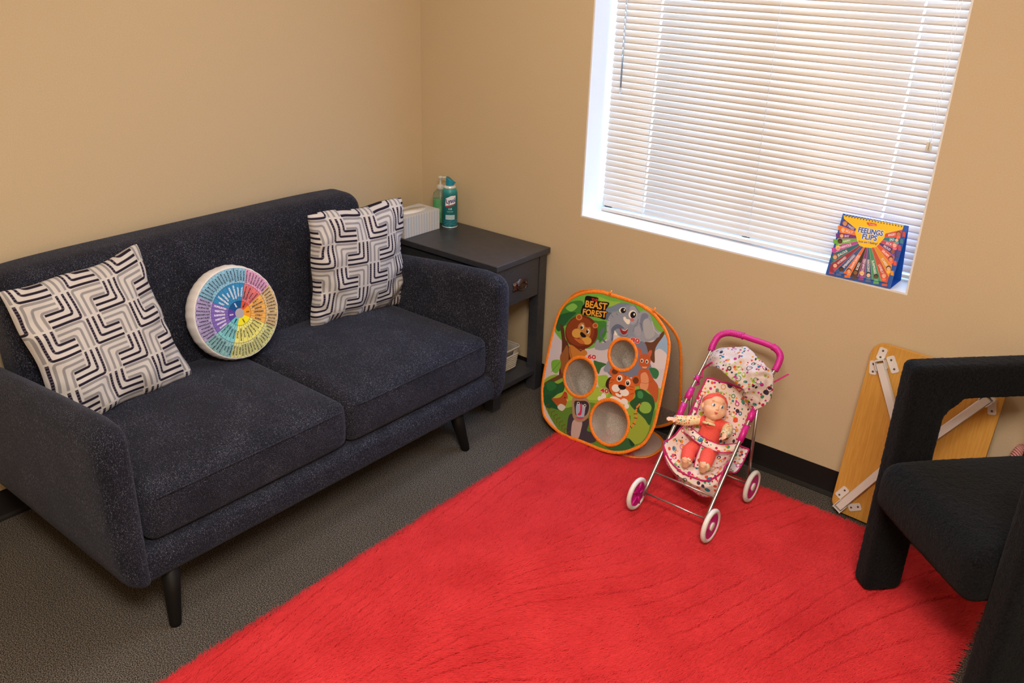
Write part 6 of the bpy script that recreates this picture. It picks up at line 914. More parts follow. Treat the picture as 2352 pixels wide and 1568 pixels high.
def fold_leg(a, b, tabs):
    a = np.array(a); b = np.array(b); d = b - a; d /= np.linalg.norm(d); b = a + d * 0.355; e_ = np.array((-d[1], d[0])); h = 0.0135
    V = []; prof = [(-h, 0.006), (-h, 0.016), (-h * .8, 0.0215), (h * .8, 0.0215), (h, 0.016), (h, 0.006)]
    for q in (a, b): V += [wp(*(q + e_ * s_), z_) for s_, z_ in prof]
    k = len(prof); lg = MB().add(V, [(i, (i + 1) % k, k + (i + 1) % k, k + i) for i in range(k)] + [tuple(range(k)), tuple(range(2 * k - 1, k - 1, -1))]).build('leg', M_wm, ft, wn=True)
    mb = MB(); br_screws = []
    for (c_, ang, l_, w_) in tabs:
        c_ = np.array(c_); x = np.array((math.cos(ang), math.sin(ang))); y = np.array((-x[1], x[0])); l2, w2, ch = l_ / 2, w_ / 2, 0.004
        mb.add(*plate([c_ + x * s + y * t for s, t in ((-l2 + ch, -w2), (l2 - ch, -w2), (l2, -w2 + ch), (l2, w2 - ch), (l2 - ch, w2), (-l2 + ch, w2), (-l2, w2 - ch), (-l2, -w2 + ch))], 0.0, 0.0022))
        for s in (-1, 1): 
            p0 = c_ + x * s * l2 * 0.55; br_screws.append(wp(p0[0], p0[1], 0.0))
    # hinge housing: U-shaped cap round the leg's root
    for s in (-1, 1): mb.add(*plate([a - d * 0.012 + e_ * s * (h + 0.0005), a + d * 0.022 + e_ * s * (h + 0.0005), a + d * 0.022 + e_ * s * (h + 0.003), a - d * 0.012 + e_ * s * (h + 0.003)], 0.0, 0.022))
    mb.add(*plate([a - d * 0.012 - e_ * (h + .003), a - d * 0.008 - e_ * (h + .003), a - d * 0.008 + e_ * (h + .003), a - d * 0.012 + e_ * (h + .003)], 0.0, 0.019))
    br = mb.build('hinge_bracket', M_wm, ft, smooth=False); 
    for q_ in br_screws: MB().lathe([(0.0036, 0.0022), (0.0032, 0.0033), (0.0, 0.0036)], 12, q_, wN).build('screw', M_scr, br)
fold_leg((0.0408, 0.5580), (0.1104, 0.4296), [((0.0350, 0.586), math.radians(83), 0.042, 0.026), ((0.076, 0.563), math.radians(-58), 0.056, 0.026), ((0.020, 0.533), math.radians(-80), 0.046, 0.024)])
fold_leg((0.0335, 0.0240), (0.1266, 0.1918), [((0.028, 0.074), math.radians(60), 0.048, 0.026), ((0.080, 0.041), math.radians(30), 0.044, 0.026)])
fold_leg((0.3690, 0.5550), (0.2678, 0.3993), [((0.3830, 0.530), math.radians(-75), 0.050, 0.024), ((0.3420, 0.578), math.radians(5), 0.044, 0.024)])
fold_leg((0.3700, 0.0400), (0.3000, 0.1700), [((0.3830, 0.085), math.radians(75), 0.050, 0.024), ((0.3300, 0.036), math.radians(0), 0.044, 0.024)])

# ================================================================== black boucle armchair 
ch = thing('armchair', (2.55, -0.45, 0), 'black boucle armchair with open looped arms, at the right edge of the rug', 'armchair')
cP = np.array((2.242, -0.434, 0)); cb = np.array((0.682, 0.731, 0)); ce = np.array((0.731, -0.682, 0))
def cpt(e_, b_, z_): return cP + ce * e_ + cb * b_ + np.array((0, 0, z_))
def cbox(mb, e0, e1, b0, b1, z0, z1, r, dens=0, fn=None):
    Mx = np.eye(4); Mx[:3, 0] = ce; Mx[:3, 1] = cb; Mx[:3, 2] = (0, 0, 1); Mx[:3, 3] = cP; return mb.box((e0, b0, z0), (e1, b1, z1), r, M=Mx, dens=dens, fn=fn, k=4)
mb = MB(); W0, W1 = 0.082, 0.600     # arm thickness, far edge of the near arm
AT = 0.768
for e0 in (0.0, W1 - W0):
    cbox(mb, e0, e0 + W0, 0.0, 0.122, 0.022, AT - 0.02, 0.022)
    cbox(mb, e0, e0 + W0, 0.0, 0.47, AT - 0.105, AT, 0.022)
    cbox(mb, e0, e0 + W0, 0.449, 0.511, 0.022, AT - 0.02, 0.022)
    # fillet in the inner corner of the loop
    for k in range(6):
        s = 0.045 * (1 - math.sin((k + .5) / 6 * PI / 2)); cbox(mb, e0 + .004, e0 + W0 - .004, 0.10, 0.122 + s, AT - 0.11 - 0.0075 * (k + 1), AT - 0.09 - 0.0075 * k, 0.004)
# curved back rail
q = np.linspace(-1, 1, 21); ctr = (W1) / 2
P = [cpt(ctr + (ctr - W0 / 2) * s, 0.44 + 0.055 * (1 - abs(s) ** 3), AT - 0.0475) for s in q]
mb.tube(P, 0.046, 16); P2 = [cpt(ctr + (ctr - W0 / 2) * s, 0.44 + 0.055 * (1 - abs(s) ** 3), AT - 0.16) for s in q]; mb.tube(P2, 0.044, 16)
fr = mb.build('arm_frame', M_bk, ch); remesh(fr, 0.0065, 10, (0.006, 0.0045))
def seat_fn(V, h):
    V = V.copy(); t = V[:, 2] / h[2]; u = V[:, 1] / h[1]; w = V[:, 0] / h[0]
    V[:, 2] += np.clip(t, 0, 1) * 0.020 * (1 - u ** 4) * (1 - w ** 4); V[:, 1] += -0.012 * (u < 0) * (1 - t * t) * (1 - w ** 4); return V
mb = MB(); cbox(mb, W0 - 0.004, W1 - W0 + 0.004, -0.045, 0.455, 0.342, 0.492, 0.042, dens=0.03, fn=seat_fn); st_ = mb.build('seat', M_bk, ch); remesh(st_, 0.0065, 4, (0.006, 0.0045))

# pink knitted toy behind the chair
M_pk = mat('pink_knit', srgb(214, 150, 146), 0.9)
t_ = N(M_pk, 'ShaderNodeTexCoord'); wv = N(M_pk, 'ShaderNodeTexWave'); wv.inputs['Scale'].default_value = 60; wv.inputs['Distortion'].default_value = 1.0; wv.bands_direction = 'DIAGONAL'; L(M_pk, t_.outputs['Object'], wv.inputs[0])
r = ramp(M_pk, wv.outputs['Fac'], [(0.1, srgb(176, 108, 110)), (0.6, srgb(220, 160, 154))]); L(M_pk, r.outputs[0], bsdf(M_pk).inputs['Base Color']); bump(M_pk, wv.outputs['Fac'], 0.8, 0.003)
toy = thing('knitted_toy', (2.555, -0.034, 0), 'pink ribbed knitted soft toy, half hidden between the wall and the armchair seat', 'soft toy')
MB().tube(spline([(2.548, -0.031, 0.0), (2.548, -0.031, 0.12), (2.548, -0.031, 0.26), (2.549, -0.031, 0.36), (2.549, -0.031, 0.425)], 6), np.interp(np.linspace(0, 1, 25), [0, .1, .5, .85, 1], [0.026, 0.028, 0.028, 0.028, 0.016]), 28).build('body', M_pk, toy)
MB().ell((2.560, -0.036, 0.447), (0.013, 0.013, 0.013)).build('ear', M_pk, toy)

# ================================================================== doll stroller
stz = 0.0
M_ch = mat('brushed_steel', (0.50, 0.46, 0.44), 0.28, metal=0.9); M_mg = mat('magenta_plastic', srgb(205, 30, 140), 0.32); M_mgc = mat('magenta_binding', srgb(196, 30, 110), 0.7); M_tyre = mat('white_plastic_tyre', (0.80, 0.78, 0.76), 0.4)
def toy_print(name, trans=0.0):
    m = mat(name, (0.85, 0.8, 0.78), 0.8, spec=0.2); v = coords(m); base = srgb(240, 226, 222); cur = base
    pal = [srgb(58, 138, 170), srgb(206, 46, 90), srgb(180, 200, 60), srgb(240, 160, 60), srgb(200, 60, 150), srgb(70, 60, 80), srgb(226, 90, 60), srgb(90, 160, 120)]
    for (sc, lo, hi, off) in ((52, 0.0, 0.34, 0.0), (34, 0.26, 0.34, 3.3), (80, 0.0, 0.30, 7.1), (21, 0.0, 0.20, 1.7)):
        mp_ = N(m, 'ShaderNodeMapping'); mp_.inputs['Location'].default_value = (off, off * 1.3, off * .7); L(m, v, mp_.inputs[0])
        vo = N(m, 'ShaderNodeTexVoronoi'); vo.inputs['Scale'].default_value = sc; vo.inputs['Randomness'].default_value = 0.85; L(m, mp_.outputs[0], vo.inputs['Vector'])
        sp_ = N(m, 'ShaderNodeSeparateColor'); L(m, vo.outputs['Color'], sp_.inputs[0])
        cr = ramp(m, sp_.outputs[0], [(i / len(pal), c) for i, c in enumerate(pal)], 'CONSTANT')
        inr = math_(m, 'LESS_THAN', vo.outputs['Distance'], hi); f = inr if lo == 0 else math_(m, 'MULTIPLY', inr, math_(m, 'GREATER_THAN', vo.outputs['Distance'], lo))
        pick = math_(m, 'GREATER_THAN', sp_.outputs[1], 0.35); f = math_(m, 'MULTIPLY', f, pick); cur = mixc(m, f, cur, cr.outputs[0])
    L(m, cur, bsdf(m).inputs['Base Color'])
    if trans:
        nt = m.node_tree; o_ = nt.nodes['Material Output']; tl_ = nt.nodes.new('ShaderNodeBsdfTranslucent'); mx_ = nt.nodes.new('ShaderNodeMixShader'); mx_.inputs[0].default_value = trans
        nt.links.new(cur, tl_.inputs[0]); nt.links.new(bsdf(m).outputs[0], mx_.inputs[1]); nt.links.new(tl_.outputs[0], mx_.inputs[2]); nt.links.new(mx_.outputs[0], o_.inputs[0])
    return m
M_tp = toy_print('nursery_print'); M_tpc = toy_print('nursery_print_sheer', 0.35)
stl = thing('doll_stroller', (1.69, -0.38, 0), 'toy doll stroller with magenta handle, steel frame and spotted fabric seat, on the red rug', 'doll stroller')
XL, XR = 1.573, 1.803; WZ = 0.081
def side_path(x, xt): return [(x, -0.566, WZ + 0.004), (x, -0.33, 0.352), (x + (xt - x) * .4, -0.24, 0.432), (xt, -0.172, 0.492)]
for x, xt in ((XL, 1.571), (XR, 1.806)):
    MB().tube(spline(side_path(x, xt), 6), 0.0062, 14).build('frame_tube', M_ch, stl)
    MB().tube([(x + (-.006 if x < 1.7 else .006), -0.262, WZ), (x + (-.006 if x < 1.7 else .006), -0.283, 0.395)], 0.0055, 12).build('rear_leg', M_ch, stl)
for (y, z) in ((-0.556, WZ + 0.010), (-0.508, 0.150)):
    MB().tube([(XL, y, z), (XR, y, z)], 0.0032, 10).build('crossbar', M_ch, stl)
MB().tube([(XL, -0.262, WZ + 0.004), (XR, -0.262, WZ + 0.004)], 0.0032, 10).build('crossbar', M_ch, stl)
# grip: ribbed magenta foam round the U handle
hp = spline([(1.571, -0.176, 0.488), (1.568, -0.158, 0.507), (1.574, -0.135, 0.532), (1.600, -0.122, 0.547), (1.640, -0.118, 0.551), (1.690, -0.118, 0.549), (1.740, -0.118, 0.547), (1.778, -0.122, 0.542), (1.802, -0.135, 0.527), (1.808, -0.158, 0.507), (1.807, -0.176, 0.488)], 22)
s_ = np.linspace(0, 1, len(hp)); rr = np.where((s_ > 0.44) & (s_ < 0.66), 0.0098, 0.0112 + 0.0009 * np.sin(s_ * 900))
rr[(s_ > .425) & (s_ < .44)] = 0.0128; rr[(s_ > .66) & (s_ < .675)] = 0.0128; rr[:4] = 0.0115; rr[-4:] = 0.0115
MB().tube(hp, rr, 18).build('handle_grip', M_mg, stl)
def wheel_(x, y, z, side):
    ax = (1, 0, 0); c_ = (x, y, z); w = 0.0085; R = 0.0575
    prof = [(R - 0.014, -w), (R - 0.004, -w), (R, -w * .5), (R, w * .5), (R - 0.004, w), (R - 0.014, w), (R - 0.0145, -w)]
    V, F = [], []; n = 44; mb = MB(); mb.tube([(x, y + (R - 0.0075) * math.cos(a), z + (R - 0.0075) * math.sin(a)) for a in np.linspace(0, 2 * PI, n, endpoint=False)], 0.0085, 12, closed=True)
    wh = mb.build('wheel', M_tyre, stl)
    mb = MB(); mb.lathe([(0.0, -0.003), (0.020, -0.003), (R - 0.014, -0.005), (R - 0.011, -0.006), (R - 0.011, 0.006), (R - 0.014, 0.005), (0.020, 0.002), (0.016, 0.004), (0.0, 0.004)], 40, c_, ax)
    for k in range(5):
        a = k * 2 * PI / 5; d = np.array((0, math.cos(a), math.sin(a))); mb.tube([np.array(c_) + d * 0.012 + (-side * .005, 0, 0), np.array(c_) + d * (R - 0.013) + (-side * .005, 0, 0)], 0.0035, 8)
    mb.build('wheel_hub', M_mg, wh)
    MB().lathe([(0.0145, 0.003), (0.0145, 0.008), (0.012, 0.0095), (0.0, 0.0098)] if side > 0 else [(0.0, -0.0098), (0.012, -0.0095), (0.0145, -0.008), (0.0145, -0.003)], 24, c_, ax).build('hub_cap', M_tyre, wh)
wheel_(1.549, -0.566, WZ, -1); wheel_(1.825, -0.566, WZ, 1); wheel_(1.825, -0.262, WZ, 1); wheel_(1.549, -0.262, WZ, -1)
# magenta joints on the tubes
for x, sg in ((XL, -1), (XR, 1)):
    def on(y): return np.array((x, y, np.interp(y, [-0.566, -0.33, -0.24, -0.172], [WZ + 0.004, 0.352, 0.432, 0.492])))
    mb = MB()
    a, b = on(-0.375), on(-0.337); mb.tube([a, a + (b - a) * .5, b], 0.0105, 14)
    a, b = on(-0.325), on(-0.293); mb.tube([a, a + (b - a) * .5, b], [0.0100, 0.0120, 0.0095], 14); mb.ell(b, (0.0095, 0.0095, 0.0095))
    a, b = on(-0.270), on(-0.255); mb.tube([a, b], 0.0100, 14); mb.tube([on(-0.262), on(-0.262) + (0, 0.012, -0.025), np.array((x, -0.283, 0.395))], 0.006, 10)
    mb.build('joint', M_mg, stl)
    mb = MB()
    for yy in (-0.335, -0.262): mb.lathe([(0.0, 0.0), (0.003, 0.0), (0.003, 0.004), (0.0, 0.005)], 10, on(yy) + (sg * .010, 0, 0), (sg, 0, 0))
    mb.build('rivet', M_ch, stl)
# seat sling
R0 = [(-0.250, 0.420), (-0.292, 0.345), (-0.335, 0.285), (-0.400, 0.250), (-0.458, 0.243), (-0.470, 0.215), (-0.462, 0.175)]
RM = [(-0.240, 0.420), (-0.266, 0.335), (-0.318, 0.225), (-0.385, 0.180), (-0.462, 0.172), (-0.472, 0.152), (-0.440, 0.112)]
def sling(s, t):   # s 0..1 across, t 0..6 along
    i = min(int(t), 5); f = t - i; a = [R0[i][k] * (1 - f) + R0[i + 1][k] * f for k in (0, 1)]; b = [RM[i][k] * (1 - f) + RM[i + 1][k] * f for k in (0, 1)]
    e_ = (2 * abs(s - 0.5)) ** 3.0; xl = np.interp(t, [0, 1, 3, 4, 6], [1.603, 1.592, 1.583, 1.572, 1.592]); xr = np.interp(t, [0, 1, 3, 4, 6], [1.797, 1.796, 1.796, 1.800, 1.788])
    dz = -0.040 * s if t > 4 else 0; dz = dz * (t - 4) / 2 if t > 4 else 0
    return np.array((xl + (xr - xl) * s, a[0] * e_ + b[0] * (1 - e_), a[1] * e_ + b[1] * (1 - e_) + dz + 0.0015 * math.sin(s * 19 + t * 5)))
ns, nt_ = 40, 90; V = [sling(i / ns, 6 * j / nt_) for j in range(nt_ + 1) for i in range(ns + 1)]
F = [(j * (ns + 1) + i, j * (ns + 1) + i + 1, (j + 1) * (ns + 1) + i + 1, (j + 1) * (ns + 1) + i) for j in range(nt_) for i in range(ns)]
so = MB().add(V, F).build('seat_fabric', M_tp, stl); sm = so.modifiers.new('t', 'SOLIDIFY'); sm.thickness = 0.0018; sm.offset = -1
per = [sling(0, t) for t in np.linspace(0, 6, 60)]; per2 = [sling(1, t) for t in np.linspace(0, 6, 60)]
mb = MB(); mb.tube(per, 0.0030, 8); mb.tube(per2, 0.0030, 8); mb.tube([sling(s, 0) for s in np.linspace(0, 1, 20)], 0.0036, 8); mb.tube([sling(s, 4.35) + (0, -0.001, 0) for s in np.linspace(0, 1, 30)], 0.0032, 8); mb.tube([sling(s, 6) for s in np.linspace(0, 1, 30)], 0.0016, 8)
mb.build('edge_binding', M_mgc, so)
# under basket
V = []; 
for j in range(13):
    for i in range(15):
        s, t = i / 14, j / 12; y = -0.415 + 0.14 * t; sag = math.sin(PI * t) * 0.070 * (0.6 + 0.4 * math.sin(PI * s)); V.append((1.583 + 0.217 * s, y, 0.205 + 0.02 * t - sag))
F = [(j * 15 + i, j * 15 + i + 1, (j + 1) * 15 + i + 1, (j + 1) * 15 + i) for j in range(12) for i in range(14)]
ub = MB().add(V, F).build('under_basket', M_tp, stl); ub.modifiers.new('t', 'SOLIDIFY').thickness = 0.0015
mb = MB(); mb.tube([V[14 + 15 * j] for j in range(13)], 0.0025, 8); mb.tube([V[15 * j] for j in range(13)], 0.0025, 8); mb.tube([(1.583, -0.275, 0.225), (1.80, -0.275, 0.225)], 0.003, 8); mb.build('edge_binding', M_mgc, ub)
# canopy: crumpled hood flopped back between the two tubes
CO = [(1.577, -0.215, 0.449), (1.578, -0.2, 0.487), (1.61, -0.19, 0.515), (1.665, -0.19, 0.536), (1.706, -0.19, 0.548), (1.742, -0.18, 0.519), (1.777, -0.18, 0.495), (1.802, -0.18, 0.477), (1.815, -0.19, 0.441), (1.819, -0.21, 0.392), (1.786, -0.24, 0.359)]
CI = [(1.590, -0.235, 0.451), (1.628, -0.27, 0.478), (1.661, -0.3, 0.493), (1.691, -0.31, 0.487), (1.717, -0.31, 0.473), (1.741, -0.31, 0.465), (1.764, -0.31, 0.459), (1.773, -0.31, 0.447), (1.776, -0.3, 0.425), (1.781, -0.29, 0.402), (1.789, -0.27, 0.372)]
for i in range(5, 11):   # the flopped right half hangs in front of the tube
    k_ = min(1, (i - 4) / 2); CO[i] = tuple(np.array(CO[i]) + k_ * np.array((0.026, -0.07, 0.036))); CI[i] = tuple(np.array(CI[i]) + k_ * np.array((0.0, -0.01, 0.0)))
co, ci = spline(CO, 10), spline(CI, 10); n = len(co); K = 26; V = []
for i in range(n):
    for k in range(K + 1):
        s = k / K; t = i / (n - 1); p0 = co[i] * (1 - s) + ci[i] * s; env = math.sin(PI * s) ** 0.7 * math.sin(PI * min(1, t * 1.02)) ** 0.5
        bulge = np.array((0.25, -0.35, 0.9)) * 0.020 * env; wr = 0.0050 * math.sin(t * 31 + s * 6) * env + 0.0038 * math.sin(t * 17 - s * 15 + 1) * env + 0.002 * math.sin(t * 70 + s * 22)
        V.append(p0 + bulge + np.array((0.4, -0.6, 0.7)) * wr)
F = [(i * (K + 1) + k, i * (K + 1) + k + 1, (i + 1) * (K + 1) + k + 1, (i + 1) * (K + 1) + k) for i in range(n - 1) for k in range(K)]
cv = MB().add(V, F).build('canopy', M_tpc, stl); cv.modifiers.new('t', 'SOLIDIFY').thickness = 0.001
MB().tube(spline([(1.590, -0.262, 0.420), (1.580, -0.245, 0.440), (1.600, -0.255, 0.468), (1.622, -0.268, 0.492)], 6), 0.003, 8).build('tie_strap', M_mgc, cv)
MB().tube([(1.797, -0.25, 0.42), (1.800, -0.245, 0.385), (1.792, -0.262, 0.365)], 0.0032, 8).build('tie_strap', M_mgc, cv)
MB().tube(spline([(1.806, -0.20, 0.447), (1.822, -0.175, 0.458), (1.842, -0.155, 0.476), (1.846, -0.150, 0.478)], 5), 0.0042, 8, squash=(1, .4)).build('tie_strap', M_mgc, cv)

# ================================================================== doll
M_vs = mat('doll_vinyl', srgb(246, 192, 158), 0.42, spec=0.4, **{'Subsurface Weight': 0.0}); M_cor = noisy('coral_jersey', srgb(236, 84, 74), srgb(246, 100, 88), 300, 0.85)
bsdf(M_vs).inputs['Sheen Weight'].default_value = 0.1
def dots(name, base, sc):
    m = mat(name, base, 0.8); v = coords(m); vo = N(m, 'ShaderNodeTexVoronoi'); vo.inputs['Scale'].default_value = sc; L(m, v, vo.inputs['Vector']); sp_ = N(m, 'ShaderNodeSeparateColor'); L(m, vo.outputs['Color'], sp_.inputs[0])
    cr = ramp(m, sp_.outputs[0], [(0, srgb(226, 110, 60)), (0.3, srgb(70, 150, 150)), (0.5, srgb(240, 180, 70)), (0.75, srgb(220, 70, 70))], 'CONSTANT'); f = math_(m, 'LESS_THAN', vo.outputs['Distance'], 0.36); L(m, mixc(m, f, base, cr.outputs[0]), bsdf(m).inputs['Base Color']); return m
M_slv = dots('dotted_cotton', srgb(240, 226, 180), 130)
doll = thing('baby_doll', (1.68, -0.36, 0.2), 'baby doll in coral romper and headband sitting strapped in the toy stroller', 'doll')
HC = np.array((1.678, -0.327, 0.364)); dF = np.array((0.577, -0.665, 0.474)); dU = np.array((-0.1, 0.518, 0.849)); dF /= np.linalg.norm(dF); dU -= dF * (dU @ dF); dU /= np.linalg.norm(dU); dS = np.cross(dU, dF)
HM = np.stack([dS, dF, dU], 1)      # columns: side (viewer right), forward, up
def hd(x, y, z): return HC + HM @ np.array((x, y, z))
mb = MB()
def he(c_, r_, n=20): mb.ell(hd(*c_), r_, HM, n)
he((0, -0.003, 0.006), (0.0405, 0.043, 0.0425), 32); he((0, 0.008, -0.012), (0.036, 0.034, 0.032), 28)
he((-0.0145, 0.0165, -0.013), (0.0225, 0.0215, 0.0205)); he((0.0145, 0.0165, -0.013), (0.0225, 0.0215, 0.0205)); he((0, 0.022, -0.029), (0.0165, 0.0160, 0.0150)); he((0, 0.022, 0.020), (0.026, 0.020, 0.018))
he((0, 0.0415, -0.0075), (0.0052, 0.0052, 0.0042)); he((0, 0.0385, -0.001), (0.0040, 0.0040, 0.007))
for s in (-1, 1): he((s * 0.0405, -0.002, -0.006), (0.0045, 0.008, 0.011))
mb.tube([hd(0, -0.006, -0.03), hd(0, -0.010, -0.052)], 0.017, 16)
# arms to the hands, feet: one continuous vinyl body under the clothes
sh = [np.array((1.633, -0.332, 0.300)), np.array((1.737, -0.330, 0.309))]; el = [np.array((1.603, -0.372, 0.302)), np.array((1.752, -0.372, 0.312))]; ha = [np.array((1.579, -0.410, 0.314)), np.array((1.764, -0.412, 0.322))]
hip = [np.array((1.652, -0.360, 0.222)), np.array((1.698, -0.360, 0.225))]; kn = [np.array((1.646, -0.412, 0.216)), np.array((1.715, -0.412, 0.222))]; an = [np.array((1.664, -0.458, 0.204)), np.array((1.729, -0.458, 0.212))]
nk = hd(0, -0.010, -0.052); chest = np.array((1.684, -0.318, 0.292)); belly = np.array((1.676, -0.335, 0.250)); pel = np.array((1.675, -0.345, 0.225))
mb.tube([nk, chest, belly, pel], [0.016, 0.032, 0.034, 0.026], 18)
for k in (0, 1):
    mb.tube([chest, sh[k], el[k], ha[k]], [0.015, 0.015, 0.012, 0.0095], 14); mb.tube([pel, hip[k], kn[k], an[k]], [0.018, 0.019, 0.017, 0.012], 14)
body = None
def hand(k):
    w = ha[k]; d = w - el[k]; d /= np.linalg.norm(d); upv = np.array((0, -.25, 1.0)) if k == 0 else np.array((-0.35, -.6, .7)); sd = np.cross(d, upv); sd /= np.linalg.norm(sd); nn = np.cross(sd, d)
    R_ = np.stack([d, sd, nn], 1); mb.ell(w + d * 0.009, (0.0125, 0.0105, 0.006), R_, 16)
    for i, (o_, l_) in enumerate(((-0.0075, 0.013), (-0.0026, 0.0155), (0.0024, 0.0145), (0.0072, 0.0115))):
        p0 = w + d * 0.015 + sd * o_; mb.tube([p0, p0 + d * l_ * .5 + nn * .001, p0 + d * l_ - nn * 0.003], [0.0030, 0.0028, 0.0022], 8); mb.ell(p0 + d * l_ - nn * .003, (0.0022,) * 3, n=8)
    sg = -1 if k == 0 else 1; p0 = w + d * 0.004 + sd * sg * 0.008; mb.tube([p0, p0 + sd * sg * 0.006 + d * 0.005, p0 + sd * sg * 0.009 + d * 0.012], [0.0034, 0.0031, 0.0024], 8)
hand(0); hand(1)
for k in (0, 1):   # feet, soles to the viewer
    a = an[k]; tip = a + np.array((0.004, -0.018, 0.017)); mb.tube([a, a + np.array((0.001, -0.012, -0.004)), tip], [0.012, 0.0125, 0.0105], 14); mb.ell(a + np.array((0.0, -0.010, -0.007)), (0.0115, 0.0115, 0.011)); mb.ell(tip, (0.012, 0.008, 0.009))
    for i in range(5): mb.ell(tip + np.array((-0.010 + 0.005 * i, -0.002, 0.0075 - 0.0008 * abs(i - (1.2 if k else 2.8)) ** 1.5)), (0.0027, 0.003, 0.0035), n=8)
body = mb.build('body', M_vs, doll); remesh(body, 0.0011, 7)
# face details
M_eye = mat('eye_white', (0.86, 0.86, 0.88), 0.12); M_iris = mat('blue_iris', srgb(96, 128, 160), 0.1); M_pup = mat('pupil', (0.01, 0.01, 0.012), 0.08); M_lip = mat('pink_lips', srgb(222, 96, 84), 0.4); M_brow = mat('brow_brown', srgb(178, 112, 74), 0.6)
for s in (-1, 1):
    c_ = hd(s * 0.0138, 0.0345, 0.0035); eo = MB().ell(c_, (0.0072, 0.0056, 0.0068), HM, 20).build('eye', M_eye, doll)
    MB().ell(hd(s * 0.0138 + .0006, 0.0382, 0.0035), (0.0044, 0.0020, 0.0050), HM, 16).build('iris', M_iris, eo); MB().ell(hd(s * 0.0138 + .0006, 0.0394, 0.0035), (0.0020, 0.0012, 0.0024), HM, 12).build('pupil', M_pup, eo)
    mb = MB(); P = [hd(s * (0.0138 + 0.0078 * math.cos(t)), 0.0372 - 0.0035 * abs(math.cos(t)), 0.0040 + 0.0068 * math.sin(t)) for t in np.linspace(0.25, PI - 0.25, 10)]; mb.tube(P, 0.0006, 6)
    P = [hd(s * (0.0140 + 0.0085 * math.cos(t)), 0.0385 - 0.004 * abs(math.cos(t)), 0.0120 + 0.0050 * math.sin(t)) for t in np.linspace(0.5, PI - 0.6, 8)]; mb.tube(P, 0.0006, 6); mb.build('eyebrow', M_brow, doll)
mb = MB(); mb.ell(hd(-0.0028, 0.0402, -0.0195), (0.0038, 0.0026, 0.0019), HM, 14); mb.ell(hd(0.0028, 0.0402, -0.0195), (0.0038, 0.0026, 0.0019), HM, 14); mb.ell(hd(0, 0.0402, -0.0232), (0.0042, 0.0028, 0.0022), HM, 14); mb.build('lips', M_lip, doll)
# headband + cap: bands of the head's own ellipsoid, low at the nape and high over the forehead
def skull(a, lat, k): return hd(0.0405 * k * math.cos(lat) * math.cos(a), -0.003 + 0.043 * k * math.cos(lat) * math.sin(a), 0.006 + 0.0425 * k * math.sin(lat))
def lat0(a): s = math.sin(a); return 0.06 + (0.50 if s > 0 else 0.66) * s
n = 56
def band_rows(rows):
    V = []; F = []
    for (dl, k, cap_) in rows:
        for j in range(n):
            a = 2 * PI * j / n; l0 = lat0(a); lat = l0 + dl if not cap_ else (l0 + 0.62) + (PI / 2 - l0 - 0.62) * dl; V.append(skull(a, min(lat, PI / 2), k))
    for i in range(len(rows) - 1):
        for j in range(n): F.append((i * n + j, i * n + (j + 1) % n, (i + 1) * n + (j + 1) % n, (i + 1) * n + j))
    return V, F
MB().add(*band_rows([(0.0, 0.995, 0), (0.0, 1.035, 0), (0.04, 1.06, 0), (0.20, 1.07, 0), (0.45, 1.065, 0), (0.62, 1.05, 0), (0.66, 1.03, 0), (0.66, 0.99, 0)])).build('headband', M_cor, doll)
MB().add(*band_rows([(0.0, 1.035, 1), (0.05, 1.05, 1), (0.3, 1.045, 1), (0.6, 1.04, 1), (0.9, 1.035, 1), (1.0, 1.035, 1)])).build('cap', M_slv, doll)
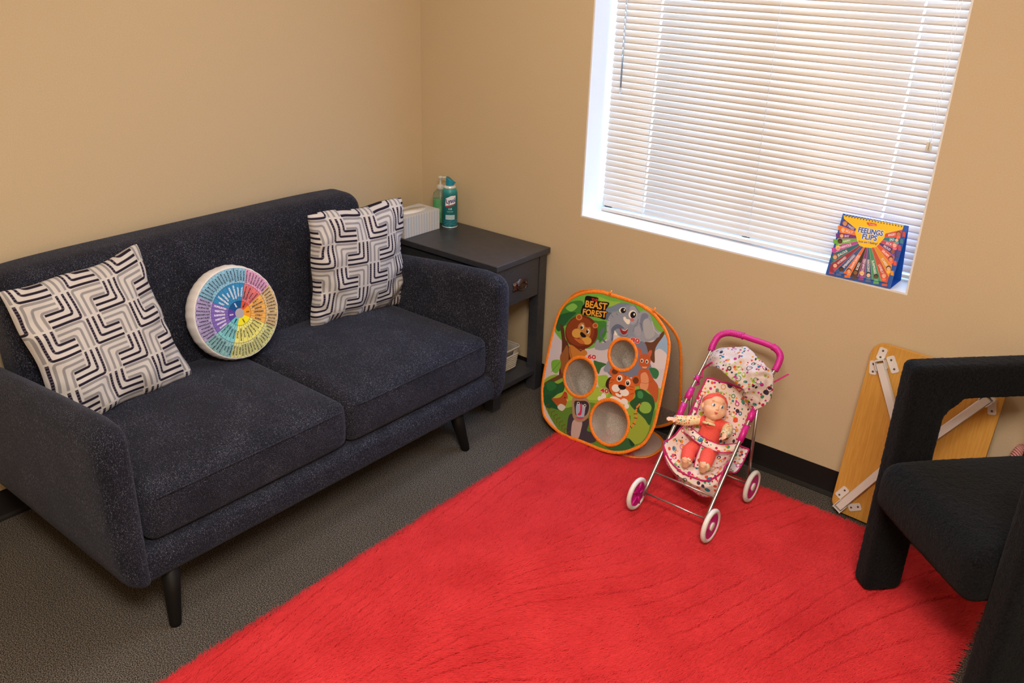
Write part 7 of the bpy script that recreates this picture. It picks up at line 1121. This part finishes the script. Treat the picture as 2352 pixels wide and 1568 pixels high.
# romper (torso and trouser legs), sleeves
mb = MB(); mb.tube([nk + (0, -0.0, 0.001), nk * .7 + chest * .3, nk * .4 + chest * .6, chest, belly, pel], [0.019, 0.026, 0.033, 0.038, 0.0395, 0.032], 24)
for k in (0, 1): mb.tube([chest, chest * .35 + sh[k] * .65, sh[k]], [0.026, 0.021, 0.0175], 16); mb.tube([pel, hip[k], kn[k], kn[k] * .45 + an[k] * .55, an[k] * .92 + kn[k] * .08], [0.029, 0.0275, 0.0255, 0.0235, 0.0190], 18)
ro = mb.build('romper', M_cor, doll); remesh(ro, 0.0018, 6)
for k in (0, 1):
    d = ha[k] - el[k]; MB().tube(spline([sh[k], sh[k] * .5 + el[k] * .5, el[k], el[k] + d * .5, el[k] + d * .86, el[k] + d * .95], 4), np.interp(np.linspace(0, 1, 21), [0, .3, .6, .85, .93, 1], [.0170, .0180, .0170, .0155, .0120, .0150]), 18).build('sleeve', M_slv, doll)
for k in (0, 1):
    MB().tube([an[k] * .93 + kn[k] * .07, an[k] + (an[k] - kn[k]) * .12], [0.0190, 0.0160], 16).build('ankle_frill', M_slv, doll)
mb = MB(); mb.tube([nk + HM @ np.array((0.0190 * math.cos(a), 0.0190 * math.sin(a), -0.0065)) for a in np.linspace(0, 2 * PI, 24, endpoint=False)], 0.0048, 8, closed=True); mb.build('collar', M_slv, doll)
# harness straps of the stroller (belt across, crotch strap)
def strap(P, w, name='harness_strap', nrm=(0.25, -0.75, 0.6)):
    P = spline(P, 8); nrm = np.array(nrm); nrm = nrm / np.linalg.norm(nrm); T = np.gradient(P, axis=0); T /= np.linalg.norm(T, axis=1, keepdims=True); S_ = np.cross(T, nrm); S_ /= np.linalg.norm(S_, axis=1, keepdims=True)
    def ribbon(a, b, lift):
        V = []; [V.extend((P[i] + S_[i] * a + nrm * lift, P[i] + S_[i] * b + nrm * lift)) for i in range(len(P))]; return V, [(2 * i, 2 * i + 1, 2 * i + 3, 2 * i + 2) for i in range(len(P) - 1)]
    o = MB().add(*ribbon(-w / 2, w / 2, 0.0015)).build(name, M_tp, stl); o.modifiers.new('t', 'SOLIDIFY').thickness = 0.0012
    mb = MB(); mb.tube(P + S_ * w / 2 + nrm * .0015, 0.0019, 6); mb.tube(P - S_ * w / 2 + nrm * .0015, 0.0019, 6); mb.build('edge_binding', M_mgc, o)
strap([(1.602, -0.360, 0.262), (1.632, -0.378, 0.268), (1.665, -0.388, 0.262), (1.705, -0.390, 0.256), (1.745, -0.378, 0.252), (1.790, -0.350, 0.262)], 0.027)
strap([(1.693, -0.392, 0.258), (1.690, -0.400, 0.235), (1.688, -0.412, 0.205), (1.694, -0.432, 0.182)], 0.024)
strap([(1.598, -0.268, 0.375), (1.600, -0.300, 0.335), (1.604, -0.330, 0.295), (1.606, -0.352, 0.268)], 0.016, nrm=(0.6, -0.6, 0.5))
